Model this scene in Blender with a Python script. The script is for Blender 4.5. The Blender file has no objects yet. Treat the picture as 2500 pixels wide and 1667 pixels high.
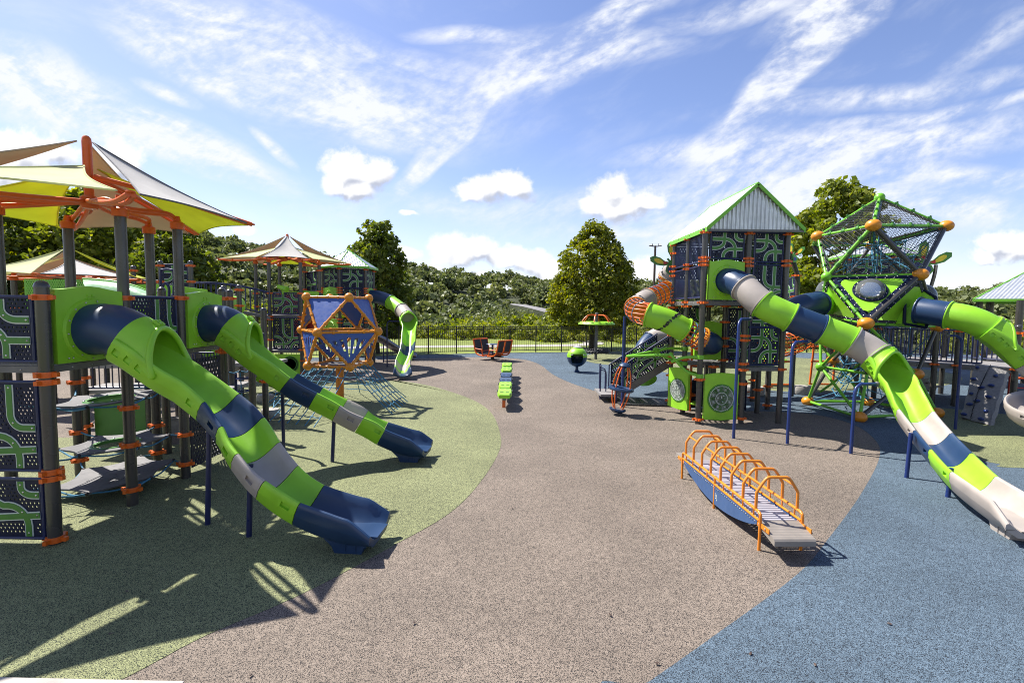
import bpy, math, random
import numpy as np
from mathutils import Vector, Matrix
V = Vector
PI = math.pi
rnd = random.Random(11)
scn = bpy.context.scene
COL = scn.collection
R = math.radians

# ------------------------------------------------------------------ camera
CAM_H, FPX = 2.6, 1180.0
CROT = Matrix.Rotation(R(90 - 4.04), 3, 'X') @ Matrix.Rotation(R(0.75), 3, 'Z')
cd = bpy.data.cameras.new('camera')
cam = bpy.data.objects.new('camera', cd); COL.objects.link(cam)
cam.location = (0, 0, CAM_H)
cam.rotation_euler = CROT.to_euler()
cd.sensor_fit = 'HORIZONTAL'; cd.sensor_width = 36; cd.lens = 36 * FPX / 2500
cd.clip_start = 0.05; cd.clip_end = 5000
scn.camera = cam
try: scn.cycles.filter_width = 1.0
except Exception: pass

def at(px, py, Y):
    """survey helper: the point on the sight line of a photo pixel at world depth Y"""
    d = CROT @ V(((px - 1250) / FPX, -(py - 833.5) / FPX, -1))
    p = d * (Y / d.y)
    return V((p.x, p.y, p.z + CAM_H))

def gp(px, py, z=0.0):
    d = CROT @ V(((px - 1250) / FPX, -(py - 833.5) / FPX, -1))
    t = (z - CAM_H) / d.z
    return V((d.x * t, d.y * t, z))

# ------------------------------------------------------------------ mesh builder
class MB:
    def __init__(s):
        s.v, s.f, s.mi = [], [], []
    def add(s, vs, fs, m=0):
        o = len(s.v)
        s.v.extend([tuple(p) for p in vs])
        for f in fs:
            s.f.append(tuple(i + o for i in f)); s.mi.append(m)
        return s
    def box(s, c, size, rot=None, m=0):
        hx, hy, hz = size[0] / 2, size[1] / 2, size[2] / 2
        c = V(c)
        vs = []
        for x in (-hx, hx):
            for y in (-hy, hy):
                for z in (-hz, hz):
                    p = V((x, y, z))
                    if rot is not None: p = rot @ p
                    vs.append(c + p)
        fs = [(0, 1, 3, 2), (4, 6, 7, 5), (0, 4, 5, 1), (2, 3, 7, 6), (0, 2, 6, 4), (1, 5, 7, 3)]
        return s.add(vs, fs, m)
    def beam(s, a, b, w, h, m=0, up=(0, 0, 1)):
        a, b = V(a), V(b); d = b - a; L = d.length
        x = d.normalized(); u = V(up)
        if abs(x.dot(u)) > .98: u = V((1, 0, 0))
        y = u.cross(x).normalized(); z = x.cross(y)
        M = Matrix((x, y, z)).transposed()
        return s.box((a + b) / 2, (L, w, h), M, m)
    def tube(s, pts, r, n=10, caps=True, m=0, closed=False):
        pts = [V(p) for p in pts]; k = len(pts)
        rs = r if isinstance(r, (list, tuple)) else [r] * k
        prev = None; vs = []
        for i in range(k):
            if closed: t = pts[(i + 1) % k] - pts[i - 1]
            elif i == 0: t = pts[1] - pts[0]
            elif i == k - 1: t = pts[-1] - pts[-2]
            else: t = (pts[i + 1] - pts[i]).normalized() + (pts[i] - pts[i - 1]).normalized()
            if t.length < 1e-9: t = V((0, 0, 1))
            t.normalize()
            if prev is None:
                a = V((0, 0, 1)) if abs(t.z) < .9 else V((1, 0, 0))
                u = a.cross(t).normalized()
            else:
                u = (prev - t * prev.dot(t)).normalized()
            prev = u; w = t.cross(u)
            for j in range(n):
                a = 2 * PI * j / n
                vs.append(pts[i] + (u * math.cos(a) + w * math.sin(a)) * rs[i])
        fs = []
        last = k if closed else k - 1
        for i in range(last):
            i2 = (i + 1) % k
            for j in range(n):
                j2 = (j + 1) % n
                fs.append((i * n + j, i * n + j2, i2 * n + j2, i2 * n + j))
        if caps and not closed:
            fs.append(tuple(range(n - 1, -1, -1))); fs.append(tuple((k - 1) * n + j for j in range(n)))
        return s.add(vs, fs, m)
    def lathe(s, prof, n=16, org=(0, 0, 0), M=None, m=0, a0=0, a1=2 * PI):
        org = V(org); vs = []; k = len(prof); full = abs(a1 - a0 - 2 * PI) < 1e-6
        nn = n if full else n + 1
        for (r, z) in prof:
            for j in range(nn):
                a = a0 + (a1 - a0) * j / n
                p = V((r * math.cos(a), r * math.sin(a), z))
                if M is not None: p = M @ p
                vs.append(org + p)
        fs = []
        for i in range(k - 1):
            for j in range(n):
                j2 = (j + 1) % nn
                fs.append((i * nn + j, i * nn + j2, (i + 1) * nn + j2, (i + 1) * nn + j))
        if full:
            if prof[0][0] > 1e-4: fs.append(tuple(range(nn - 1, -1, -1)))
            if prof[-1][0] > 1e-4: fs.append(tuple((k - 1) * nn + j for j in range(nn)))
        return s.add(vs, fs, m)
    def ball(s, c, r, n=16, sc=(1, 1, 1), rot=None, m=0):
        c = V(c); k = max(6, n // 2); vs = []; fs = []
        for i in range(k + 1):
            th = PI * i / k
            for j in range(n):
                a = 2 * PI * j / n
                p = V((math.sin(th) * math.cos(a) * r * sc[0], math.sin(th) * math.sin(a) * r * sc[1], math.cos(th) * r * sc[2]))
                if rot is not None: p = rot @ p
                vs.append(c + p)
        for i in range(k):
            for j in range(n):
                j2 = (j + 1) % n
                fs.append((i * n + j, (i + 1) * n + j, (i + 1) * n + j2, i * n + j2))
        return s.add(vs, fs, m)
    def prism(s, poly, t0, t1, M=None, m=0):
        """polygon in local xz-plane, thickness along local y from t0 to t1; M 4x4"""
        n = len(poly); vs = [V((p[0], t0, p[1])) for p in poly] + [V((p[0], t1, p[1])) for p in poly]
        if M is not None: vs = [M @ v for v in vs]
        fs = [tuple(range(n)), tuple(range(2 * n - 1, n - 1, -1))]
        for i in range(n):
            j = (i + 1) % n
            fs.append((i, i + n, j + n, j))
        return s.add(vs, fs, m)
    def grid(s, P, m=0, wrap=False):
        """P[i][j] rows of points"""
        k = len(P); n = len(P[0]); vs = [p for row in P for p in row]; fs = []
        for i in range(k - 1):
            for j in range(n if wrap else n - 1):
                j2 = (j + 1) % n
                fs.append((i * n + j, i * n + j2, (i + 1) * n + j2, (i + 1) * n + j))
        return s.add(vs, fs, m)

WLOC = {}
def props(o, label=None, cat=None, group=None, kind=None):
    if label: o['label'] = label
    if cat: o['category'] = cat
    if group: o['group'] = group
    if kind: o['kind'] = kind
    return o

def thing(name, label, cat, loc=(0, 0, 0), group=None):
    o = bpy.data.objects.new(name, None); COL.objects.link(o)
    o.empty_display_size = .2
    o.location = loc; WLOC[o.name] = V(loc)
    return props(o, label, cat, group)

def build(mb, name, mats, parent=None, smooth=35, label=None, cat=None, group=None, kind=None, origin=None, fix=True):
    if not isinstance(mats, (list, tuple)): mats = [mats]
    if parent is not None: org = WLOC[parent.name]
    elif origin is not None: org = V(origin)
    else:
        a = np.array(mb.v); org = V(((a[:, 0].min() + a[:, 0].max()) / 2, (a[:, 1].min() + a[:, 1].max()) / 2, a[:, 2].min()))
    me = bpy.data.meshes.new(name)
    me.from_pydata([(p[0] - org.x, p[1] - org.y, p[2] - org.z) for p in mb.v], [], mb.f)
    for m in mats: me.materials.append(m)
    if len(mats) > 1: me.polygons.foreach_set('material_index', mb.mi)
    if fix:
        import bmesh
        bm = bmesh.new(); bm.from_mesh(me)
        bmesh.ops.recalc_face_normals(bm, faces=bm.faces)
        bm.to_mesh(me); bm.free()
    if smooth:
        me.polygons.foreach_set('use_smooth', [True] * len(me.polygons))
        me.set_sharp_from_angle(angle=R(smooth))
    me.update()
    o = bpy.data.objects.new(name, me); COL.objects.link(o)
    if parent is not None:
        o.parent = parent; o.location = (0, 0, 0)
    else:
        o.location = org
    WLOC[o.name] = org
    return props(o, label, cat, group, kind)

def kids(o): return [c for c in bpy.data.objects if c.parent == o]
def copy_tree(o, parent=None, shift=None):
    c = o.copy(); COL.objects.link(c); c.parent = parent
    WLOC[c.name] = WLOC[o.name].copy()
    for ch in kids(o): copy_tree(ch, c)
    return c

def crom(pts, n=8, closed=False):
    """Catmull-Rom resampling"""
    pts = [V(p) for p in pts]; k = len(pts); out = []
    segs = k if closed else k - 1
    for i in range(segs):
        if closed: p0, p1, p2, p3 = pts[i - 1], pts[i], pts[(i + 1) % k], pts[(i + 2) % k]
        else:
            p1, p2 = pts[i], pts[i + 1]
            p0 = pts[i - 1] if i > 0 else p1 * 2 - p2
            p3 = pts[i + 2] if i + 2 < k else p2 * 2 - p1
        for j in range(n):
            t = j / n
            out.append(.5 * ((2 * p1) + (p2 - p0) * t + (2 * p0 - 5 * p1 + 4 * p2 - p3) * t * t + (3 * p1 - p0 - 3 * p2 + p3) * t ** 3))
    if not closed: out.append(pts[-1])
    return out

# ------------------------------------------------------------------ materials
def nm(name):
    m = bpy.data.materials.new(name); m.use_nodes = True
    nt = m.node_tree
    return m, nt, nt.nodes['Principled BSDF'], nt.nodes, nt.links

GA = .74
def plain(name, col, rough=.5, metal=0, var=.12, scale=6, spec=.5, bump=0, bscale=200, coat=0):
    """a base colour with slow, faint variation and optional fine bump"""
    m, nt, b, N, L = nm(name)
    tc = N.new('ShaderNodeTexCoord')
    nz = N.new('ShaderNodeTexNoise'); nz.inputs['Scale'].default_value = scale; nz.inputs['Detail'].default_value = 6
    L.new(tc.outputs['Object'], nz.inputs['Vector'])
    mr = N.new('ShaderNodeMapRange'); mr.inputs[1].default_value = .3; mr.inputs[2].default_value = .7
    mr.inputs[3].default_value = 1 - var; mr.inputs[4].default_value = 1 + var
    L.new(nz.outputs['Fac'], mr.inputs[0])
    mx = N.new('ShaderNodeVectorMath'); mx.operation = 'SCALE'
    mx.inputs[0].default_value = [c * (GA if metal < .5 else .85) for c in col[:3]]
    L.new(mr.outputs[0], mx.inputs['Scale'])
    L.new(mx.outputs[0], b.inputs['Base Color'])
    rr = N.new('ShaderNodeMapRange'); rr.inputs[1].default_value = .3; rr.inputs[2].default_value = .7
    rr.inputs[3].default_value = max(.05, rough - .08); rr.inputs[4].default_value = min(1, rough + .1)
    nz2 = N.new('ShaderNodeTexNoise'); nz2.inputs['Scale'].default_value = scale * 2.3; nz2.inputs['Detail'].default_value = 5
    L.new(tc.outputs['Object'], nz2.inputs['Vector'])
    L.new(nz2.outputs['Fac'], rr.inputs[0]); L.new(rr.outputs[0], b.inputs['Roughness'])
    b.inputs['Metallic'].default_value = metal
    b.inputs['Specular IOR Level'].default_value = spec
    if coat: b.inputs['Coat Weight'].default_value = coat
    if bump:
        n3 = N.new('ShaderNodeTexNoise'); n3.inputs['Scale'].default_value = bscale; n3.inputs['Detail'].default_value = 3
        L.new(tc.outputs['Object'], n3.inputs['Vector'])
        bp = N.new('ShaderNodeBump'); bp.inputs['Strength'].default_value = bump; bp.inputs['Distance'].default_value = .01
        L.new(n3.outputs['Fac'], bp.inputs['Height']); L.new(bp.outputs[0], b.inputs['Normal'])
    return m

def plastic(name, col, rough=.38):
    """rotomoulded plastic: faint mottling, fine grain, thin scuff lines"""
    m, nt, b, N, L = nm(name)
    tc = N.new('ShaderNodeTexCoord')
    nz = N.new('ShaderNodeTexNoise'); nz.inputs['Scale'].default_value = 3; nz.inputs['Detail'].default_value = 8
    L.new(tc.outputs['Object'], nz.inputs['Vector'])
    mr = N.new('ShaderNodeMapRange'); mr.inputs[1].default_value = .3; mr.inputs[2].default_value = .7
    mr.inputs[3].default_value = .86; mr.inputs[4].default_value = 1.1
    L.new(nz.outputs['Fac'], mr.inputs[0])
    mx = N.new('ShaderNodeVectorMath'); mx.operation = 'SCALE'; mx.inputs[0].default_value = [c * GA for c in col]
    L.new(mr.outputs[0], mx.inputs['Scale'])
    # scuffs
    mp = N.new('ShaderNodeMapping'); mp.inputs['Scale'].default_value = (1.4, 11, 3); mp.inputs['Rotation'].default_value = (.3, .6, .35)
    L.new(tc.outputs['Object'], mp.inputs['Vector'])
    sc = N.new('ShaderNodeTexNoise'); sc.inputs['Scale'].default_value = 2.2; sc.inputs['Detail'].default_value = 9; sc.inputs['Roughness'].default_value = .65
    L.new(mp.outputs[0], sc.inputs['Vector'])
    s2 = N.new('ShaderNodeMapRange'); s2.inputs[1].default_value = .66; s2.inputs[2].default_value = .76; s2.inputs[4].default_value = .45
    L.new(sc.outputs['Fac'], s2.inputs[0])
    mix = N.new('ShaderNodeMix'); mix.data_type = 'RGBA'
    L.new(s2.outputs[0], mix.inputs[0]); L.new(mx.outputs[0], mix.inputs[6])
    g = [c * .42 + .09 for c in col]
    mix.inputs[7].default_value = (*g, 1)
    L.new(mix.outputs[2], b.inputs['Base Color'])
    rr = N.new('ShaderNodeMapRange'); rr.inputs[3].default_value = rough - .06; rr.inputs[4].default_value = rough + .16
    L.new(nz.outputs['Fac'], rr.inputs[0]); L.new(rr.outputs[0], b.inputs['Roughness'])
    n3 = N.new('ShaderNodeTexNoise'); n3.inputs['Scale'].default_value = 260; n3.inputs['Detail'].default_value = 2
    L.new(tc.outputs['Object'], n3.inputs['Vector'])
    bp = N.new('ShaderNodeBump'); bp.inputs['Strength'].default_value = .12; bp.inputs['Distance'].default_value = .004
    L.new(n3.outputs['Fac'], bp.inputs['Height']); L.new(bp.outputs[0], b.inputs['Normal'])
    return m

def granules(name, light, mid, dark, scale=210):
    """poured rubber surfacing: coloured and black granules"""
    m, nt, b, N, L = nm(name)
    tc = N.new('ShaderNodeTexCoord')
    vo = N.new('ShaderNodeTexVoronoi'); vo.inputs['Scale'].default_value = scale; vo.inputs['Randomness'].default_value = 1
    L.new(tc.outputs['Object'], vo.inputs['Vector'])
    sx = N.new('ShaderNodeSeparateXYZ'); L.new(vo.outputs['Color'], sx.inputs[0])
    cr = N.new('ShaderNodeValToRGB'); e = cr.color_ramp.elements
    e[0].position = 0; e[0].color = (*dark, 1); e[1].position = 1; e[1].color = (*light, 1)
    a = e.new(.3); a.color = (*[c * 1.4 for c in dark], 1)
    a = e.new(.38); a.color = (*mid, 1)
    a = e.new(.75); a.color = (*[(p + q) / 2 for p, q in zip(mid, light)], 1)
    for q in e: q.color = [c * GA for c in q.color[:3]] + [1]
    cr.color_ramp.interpolation = 'LINEAR'
    L.new(sx.outputs[0], cr.inputs[0])
    # wear and dirt, slow patches
    nz = N.new('ShaderNodeTexNoise'); nz.inputs['Scale'].default_value = .55; nz.inputs['Detail'].default_value = 9; nz.inputs['Roughness'].default_value = .62
    L.new(tc.outputs['Object'], nz.inputs['Vector'])
    mr = N.new('ShaderNodeMapRange'); mr.inputs[1].default_value = .28; mr.inputs[2].default_value = .72; mr.inputs[3].default_value = .76; mr.inputs[4].default_value = 1.2
    L.new(nz.outputs['Fac'], mr.inputs[0])
    nz2 = N.new('ShaderNodeTexNoise'); nz2.inputs['Scale'].default_value = 14; nz2.inputs['Detail'].default_value = 4
    L.new(tc.outputs['Object'], nz2.inputs['Vector'])
    mr2 = N.new('ShaderNodeMapRange'); mr2.inputs[1].default_value = .3; mr2.inputs[2].default_value = .7; mr2.inputs[3].default_value = .86; mr2.inputs[4].default_value = 1.12
    L.new(nz2.outputs['Fac'], mr2.inputs[0])
    mu = N.new('ShaderNodeMath'); mu.operation = 'MULTIPLY'; L.new(mr.outputs[0], mu.inputs[0]); L.new(mr2.outputs[0], mu.inputs[1])
    vm = N.new('ShaderNodeVectorMath'); vm.operation = 'SCALE'
    L.new(cr.outputs[0], vm.inputs[0]); L.new(mu.outputs[0], vm.inputs['Scale'])
    L.new(vm.outputs[0], b.inputs['Base Color'])
    b.inputs['Roughness'].default_value = .85; b.inputs['Specular IOR Level'].default_value = .3
    bp = N.new('ShaderNodeBump'); bp.inputs['Strength'].default_value = .5; bp.inputs['Distance'].default_value = .004
    L.new(vo.outputs['Distance'], bp.inputs['Height']); L.new(bp.outputs[0], b.inputs['Normal'])
    return m

def foliage(name, c1, c2, c3, trans=.3, scale=1.2):
    """leaves: colour by leaf and by clump, light shining through"""
    m, nt, b, N, L = nm(name)
    geo = N.new('ShaderNodeNewGeometry'); tc = N.new('ShaderNodeTexCoord')
    nz = N.new('ShaderNodeTexNoise'); nz.inputs['Scale'].default_value = scale; nz.inputs['Detail'].default_value = 3
    L.new(tc.outputs['Object'], nz.inputs['Vector'])
    ad = N.new('ShaderNodeMath'); ad.operation = 'MULTIPLY_ADD'; ad.inputs[1].default_value = .55
    L.new(geo.outputs['Random Per Island'], ad.inputs[0]); 
    mr = N.new('ShaderNodeMapRange'); mr.inputs[1].default_value = .3; mr.inputs[2].default_value = .7; mr.inputs[4].default_value = .45
    L.new(nz.outputs['Fac'], mr.inputs[0]); L.new(mr.outputs[0], ad.inputs[2])
    cr = N.new('ShaderNodeValToRGB'); e = cr.color_ramp.elements
    e[0].color = (*c1, 1); e[1].color = (*c3, 1); a = e.new(.5); a.color = (*c2, 1)
    for q in e: q.color = [c * .82 for c in q.color[:3]] + [1]
    L.new(ad.outputs[0], cr.inputs[0]); L.new(cr.outputs[0], b.inputs['Base Color'])
    b.inputs['Roughness'].default_value = .55; b.inputs['Specular IOR Level'].default_value = .35
    tr = N.new('ShaderNodeBsdfTranslucent')
    hs = N.new('ShaderNodeHueSaturation'); hs.inputs['Saturation'].default_value = 1.15; hs.inputs['Value'].default_value = 1.5
    L.new(cr.outputs[0], hs.inputs['Color']); L.new(hs.outputs[0], tr.inputs['Color'])
    mx = N.new('ShaderNodeMixShader'); mx.inputs[0].default_value = trans
    L.new(b.outputs[0], mx.inputs[1]); L.new(tr.outputs[0], mx.inputs[2])
    L.new(mx.outputs[0], N['Material Output'].inputs['Surface'])
    return m

def fabric(name, col, trans=.35):
    m, nt, b, N, L = nm(name)
    tc = N.new('ShaderNodeTexCoord')
    nz = N.new('ShaderNodeTexNoise'); nz.inputs['Scale'].default_value = 2.5; nz.inputs['Detail'].default_value = 7
    L.new(tc.outputs['Object'], nz.inputs['Vector'])
    mr = N.new('ShaderNodeMapRange'); mr.inputs[1].default_value = .3; mr.inputs[2].default_value = .7; mr.inputs[3].default_value = .9; mr.inputs[4].default_value = 1.06
    L.new(nz.outputs['Fac'], mr.inputs[0])
    vm = N.new('ShaderNodeVectorMath'); vm.operation = 'SCALE'; vm.inputs[0].default_value = [c * .84 for c in col]
    L.new(mr.outputs[0], vm.inputs['Scale']); L.new(vm.outputs[0], b.inputs['Base Color'])
    b.inputs['Roughness'].default_value = .85
    tr = N.new('ShaderNodeBsdfTranslucent'); L.new(vm.outputs[0], tr.inputs['Color'])
    mx = N.new('ShaderNodeMixShader'); mx.inputs[0].default_value = trans
    L.new(b.outputs[0], mx.inputs[1]); L.new(tr.outputs[0], mx.inputs[2])
    L.new(mx.outputs[0], N['Material Output'].inputs['Surface'])
    wv = N.new('ShaderNodeTexNoise'); wv.inputs['Scale'].default_value = 350
    L.new(tc.outputs['Object'], wv.inputs['Vector'])
    bp = N.new('ShaderNodeBump'); bp.inputs['Strength'].default_value = .2; bp.inputs['Distance'].default_value = .003
    L.new(wv.outputs['Fac'], bp.inputs['Height']); L.new(bp.outputs[0], b.inputs['Normal'])
    return m

def clear_dome(name):
    m, nt, b, N, L = nm(name)
    tr = N.new('ShaderNodeBsdfTransparent'); tr.inputs[0].default_value = (.9, .93, .92, 1)
    gl = N.new('ShaderNodeBsdfGlossy'); gl.inputs['Roughness'].default_value = .05
    fr = N.new('ShaderNodeFresnel'); fr.inputs[0].default_value = 1.6
    df = N.new('ShaderNodeBsdfDiffuse'); df.inputs[0].default_value = (.75, .8, .76, 1); m2 = N.new('ShaderNodeMixShader'); m2.inputs[0].default_value = .12
    L.new(tr.outputs[0], m2.inputs[1]); L.new(df.outputs[0], m2.inputs[2])
    mx = N.new('ShaderNodeMixShader'); L.new(fr.outputs[0], mx.inputs[0]); L.new(m2.outputs[0], mx.inputs[1]); L.new(gl.outputs[0], mx.inputs[2])
    L.new(mx.outputs[0], N['Material Output'].inputs['Surface']); N.remove(b)
    return m

M = dict(
    lime=plastic('lime_plastic', (.33, .72, .03)),
    lime_dark=plastic('green_plastic', (.075, .25, .035)),
    lime_paint=plain('lime_paint', (.2, .56, .03), .35, var=.06),
    navy=plastic('navy_plastic', (.018, .052, .13), .3),
    navy_paint=plain('navy_paint', (.012, .021, .095), .35, var=.1),
    navy_plate=plain('navy_plate', (.008, .013, .045), .45, var=.12, bump=.1, spec=.25),
    blue_paint=plain('blue_paint', (.014, .036, .17), .32, var=.08),
    blue_plate=plain('blue_plate', (.03, .1, .4), .42, var=.07),
    beige=plastic('beige_plastic', (.47, .415, .37), .4),
    orange=plain('orange_paint', (.85, .15, .01), .38, var=.08),
    orange_rail=plain('orange_rail_paint', (.86, .27, .02), .36, var=.06),
    amber=plain('amber_plastic', (.8, .3, .018), .34, var=.1, scale=14),
    post=plain('graphite_paint', (.062, .057, .052), .26, var=.04, scale=1.5, spec=.6),
    deck=plain('deck_coating', (.28, .265, .255), .7, var=.15, bump=.3, bscale=120),
    deck_edge=plain('grey_steel', (.17, .165, .165), .5, metal=.3, var=.15),
    metal=plain('galvanised_roof', (.7, .72, .74), .36, metal=.6, var=.1, scale=4),
    bolt=plain('bolt_steel', (.6, .58, .55), .3, metal=1, var=.1),
    white=plain('white_laminate', (.66, .72, .66), .4, var=.05),
    track=plain('green_laminate', (.065, .24, .03), .42, var=.06),
    rope=plain('blue_rope', (.05, .22, .36), .7, var=.2, scale=60),
    dark=plain('dark_rubber', (.03, .03, .034), .6, var=.2),
    pad=plain('grey_belt_mat', (.13, .125, .13), .6, var=.12),
    wall=plain('grey_climbing_panel', (.26, .245, .23), .75, var=.2, scale=20, bump=.4, bscale=60),
    stone=plain('grey_cast_stone', (.42, .39, .36), .85, var=.2, scale=14, bump=.5, bscale=60),
    concrete=plain('pale_concrete', (.5, .46, .42), .85, var=.15, scale=8, bump=.3, bscale=80),
    black=plain('black_iron', (.012, .012, .013), .45, var=.1),
    bark=plain('bark', (.075, .055, .04), .9, var=.35, scale=10, bump=.8, bscale=25),
    red=plain('red_laminate', (.5, .02, .015), .45), yellow=plain('yellow_laminate', (.75, .6, .02), .45),
    rust=plain('brown_steel', (.09, .055, .04), .55, var=.2),
    boat_blue=plain('boat_panel_blue', (.05, .115, .27), .45, var=.06),
    slat=plain('roller_slat', (.5, .48, .52), .4, var=.1),
    tan_deck=plain('taupe_plastic_deck', (.3, .265, .23), .6, var=.1),
    pale_lime=plain('pale_green_sheet', (.42, .66, .38), .22, var=.05),
    net=plain('black_net_cord', (.03, .03, .033), .7),
    steel=plain('slide_steel', (.3, .3, .32), .25, metal=.9, var=.1),
    sail_grey=fabric('sail_grey', (.62, .6, .57), .3), sail_beige=fabric('sail_beige', (.56, .46, .34)),
    sail_lime=fabric('sail_lime', (.68, .72, .1), .5), sail_cream_lit_lime=fabric('sail_cream_lit_lime', (.78, .8, .46), .42),  # cream cloth, also lime cloth with strong sun put into its colour
    glass=clear_dome('clear_bubble'),
    leaf_a=foliage('leaves_maple', (.07, .1, .014), (.19, .215, .026), (.42, .38, .05), .45),
    leaf_b=foliage('leaves_dense', (.05, .08, .016), (.125, .165, .026), (.27, .28, .045), .42),
    leaf_c=foliage('leaves_light', (.08, .12, .02), (.2, .24, .032), (.38, .38, .06), .45),
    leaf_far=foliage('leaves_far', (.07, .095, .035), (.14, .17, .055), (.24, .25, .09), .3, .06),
    leaf_shrub=foliage('leaves_shrub', (.1, .13, .022), (.22, .25, .04), (.42, .4, .07), .4, .4),
)
# ------------------------------------------------------------------ sun, sky, colour management
SUN_EL = R(54)
SUN_DIR = V((-.88 , .47, 0)).normalized() * math.cos(SUN_EL) + V((0, 0, math.sin(SUN_EL)))
sl = bpy.data.lights.new('sun', 'SUN'); sl.energy = 5.0; sl.angle = R(.5); sl.color = (1, .955, .88)
so = bpy.data.objects.new('sun', sl); COL.objects.link(so)
so.rotation_euler = SUN_DIR.to_track_quat('Z', 'Y').to_euler(); so.location = (-20, 10, 30)
scn.view_settings.view_transform = 'Standard'; scn.view_settings.look = 'None'
scn.view_settings.exposure = 1.05; scn.view_settings.gamma = 1
scn.render.film_transparent = False
try:
    scn.cycles.max_bounces = 8; scn.cycles.transparent_max_bounces = 24
    scn.cycles.use_denoising = True; scn.cycles.denoising_prefilter = 'NONE'
except Exception: pass

w = bpy.data.worlds.new('World'); scn.world = w; w.use_nodes = True
N, L = w.node_tree.nodes, w.node_tree.links
bg = N['Background']; SKY_S = .078; bg.inputs['Strength'].default_value = SKY_S
sky = N.new('ShaderNodeTexSky'); sky.sky_type = 'NISHITA'; sky.sun_disc = False
sky.sun_elevation = SUN_EL; sky.sun_rotation = math.atan2(SUN_DIR.x, SUN_DIR.y)
sky.altitude = 200; sky.air_density = 1.0; sky.dust_density = .25; sky.ozone_density = 2.2
tc = N.new('ShaderNodeTexCoord')
sep = N.new('ShaderNodeSeparateXYZ'); L.new(tc.outputs['Generated'], sep.inputs[0])
def mth(op, a, b=None, c=None):
    n = N.new('ShaderNodeMath'); n.operation = op
    for i, x in enumerate((a, b, c)):
        if x is None: continue
        if isinstance(x, (int, float)): n.inputs[i].default_value = x
        else: L.new(x, n.inputs[i])
    return n.outputs[0]
ya = mth('MAXIMUM', mth('ABSOLUTE', sep.outputs[1]), .05)
cu = mth('DIVIDE', sep.outputs[0], ya); cv = mth('DIVIDE', sep.outputs[2], ya)
uv = N.new('ShaderNodeCombineXYZ'); L.new(cu, uv.inputs[0]); L.new(cv, uv.inputs[1])
def noise(vec, scale, det=8, rough=.55, dist=0, stretch=None, rot=0):
    if stretch:
        m0 = N.new('ShaderNodeMapping'); m0.inputs['Rotation'].default_value = (0, 0, rot); L.new(vec, m0.inputs[0])
        mp = N.new('ShaderNodeMapping'); mp.inputs['Scale'].default_value = (*stretch, 1)
        L.new(m0.outputs[0], mp.inputs[0]); vec = mp.outputs[0]
    n = N.new('ShaderNodeTexNoise'); n.inputs['Scale'].default_value = scale; n.inputs['Detail'].default_value = det
    n.inputs['Roughness'].default_value = rough; n.inputs['Distortion'].default_value = dist
    L.new(vec, n.inputs['Vector']); return n
def warp(vec, scale, amp):
    n = noise(vec, scale, 2)
    s = N.new('ShaderNodeVectorMath'); s.operation = 'MULTIPLY_ADD'
    s.inputs[1].default_value = (amp, amp, 0); L.new(n.outputs['Color'], s.inputs[0])
    o = N.new('ShaderNodeVectorMath'); o.operation = 'ADD'; o.inputs[1].default_value = (-amp / 2, -amp / 2, 0)
    L.new(vec, s.inputs[2]); L.new(s.outputs[0], o.inputs[0]); return o.outputs[0]
_rot = {}
def blob(vec, u, v, ru, rv, rot=0):
    rot = min((-40, -18, 0, 8, 28, 47), key=lambda q: abs(q - rot))
    key = (id(vec.node), rot)
    if rot and key not in _rot:
        mp = N.new('ShaderNodeMapping'); mp.inputs['Rotation'].default_value = (0, 0, R(-rot)); L.new(vec, mp.inputs[0]); _rot[key] = mp.outputs[0]
    src = _rot[key] if rot else vec
    c, s_ = math.cos(R(-rot)), math.sin(R(-rot))
    u, v = u * c - v * s_, u * s_ + v * c
    ma = N.new('ShaderNodeVectorMath'); ma.operation = 'MULTIPLY_ADD'
    ma.inputs[1].default_value = (1 / ru, 1 / rv, 0); ma.inputs[2].default_value = (-u / ru, -v / rv, 0)
    L.new(src, ma.inputs[0])
    ln = N.new('ShaderNodeVectorMath'); ln.operation = 'LENGTH'; L.new(ma.outputs[0], ln.inputs[0])
    return mth('SUBTRACT', 1, ln.outputs[1])
def U(px): return (px - 1250) / 1180
def W_(px, py): return (750 + .013 * (px - 1250) - py) / 1180
def sstep(x, a, b):
    n = N.new('ShaderNodeMapRange'); n.interpolation_type = 'SMOOTHSTEP'
    n.inputs[1].default_value = a; n.inputs[2].default_value = b
    L.new(x, n.inputs[0]); return n.outputs[0]
base = uv.outputs[0]
# cumulus: clusters of puffs
wc = warp(warp(base, 9, .05), 30, .022)
puffs = [  # px, py, half width, half height in photo pixels
    (60, 395, 130, 70), (150, 380, 70, 50), (300, 405, 75, 60), (10, 430, 120, 80),
    (855, 420, 80, 45), (910, 425, 55, 40), (820, 450, 45, 35), (875, 460, 70, 38),
    (1200, 468, 95, 34), (1250, 465, 50, 38), (1150, 480, 45, 24), (1480, 470, 55, 45), (1500, 505, 100, 44), (1560, 500, 60, 26), (1440, 505, 50, 28),
    (1095, 605, 55, 32), (1150, 612, 75, 36), (1240, 632, 70, 28), (1290, 640, 60, 30), (1120, 630, 70, 25), (1340, 660, 70, 26),
    (990, 620, 45, 20), (960, 650, 60, 22), (1040, 655, 60, 16), (605, 560, 40, 14), (1000, 530, 22, 9), (1560, 660, 60, 30), (1600, 690, 80, 30),
    (2430, 590, 75, 32), (2480, 610, 90, 42), (2390, 620, 40, 18), (1385, 690, 90, 26), (1180, 680, 120, 16)]
acc = None
for (x, y, a, b) in puffs:
    o = blob(wc, U(x), W_(x, y), a / 1180 * 1.12, b / 1180 * 1.15)
    acc = o if acc is None else mth('MAXIMUM', acc, o)
nfine = noise(base, 26, 5, .62)
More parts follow.
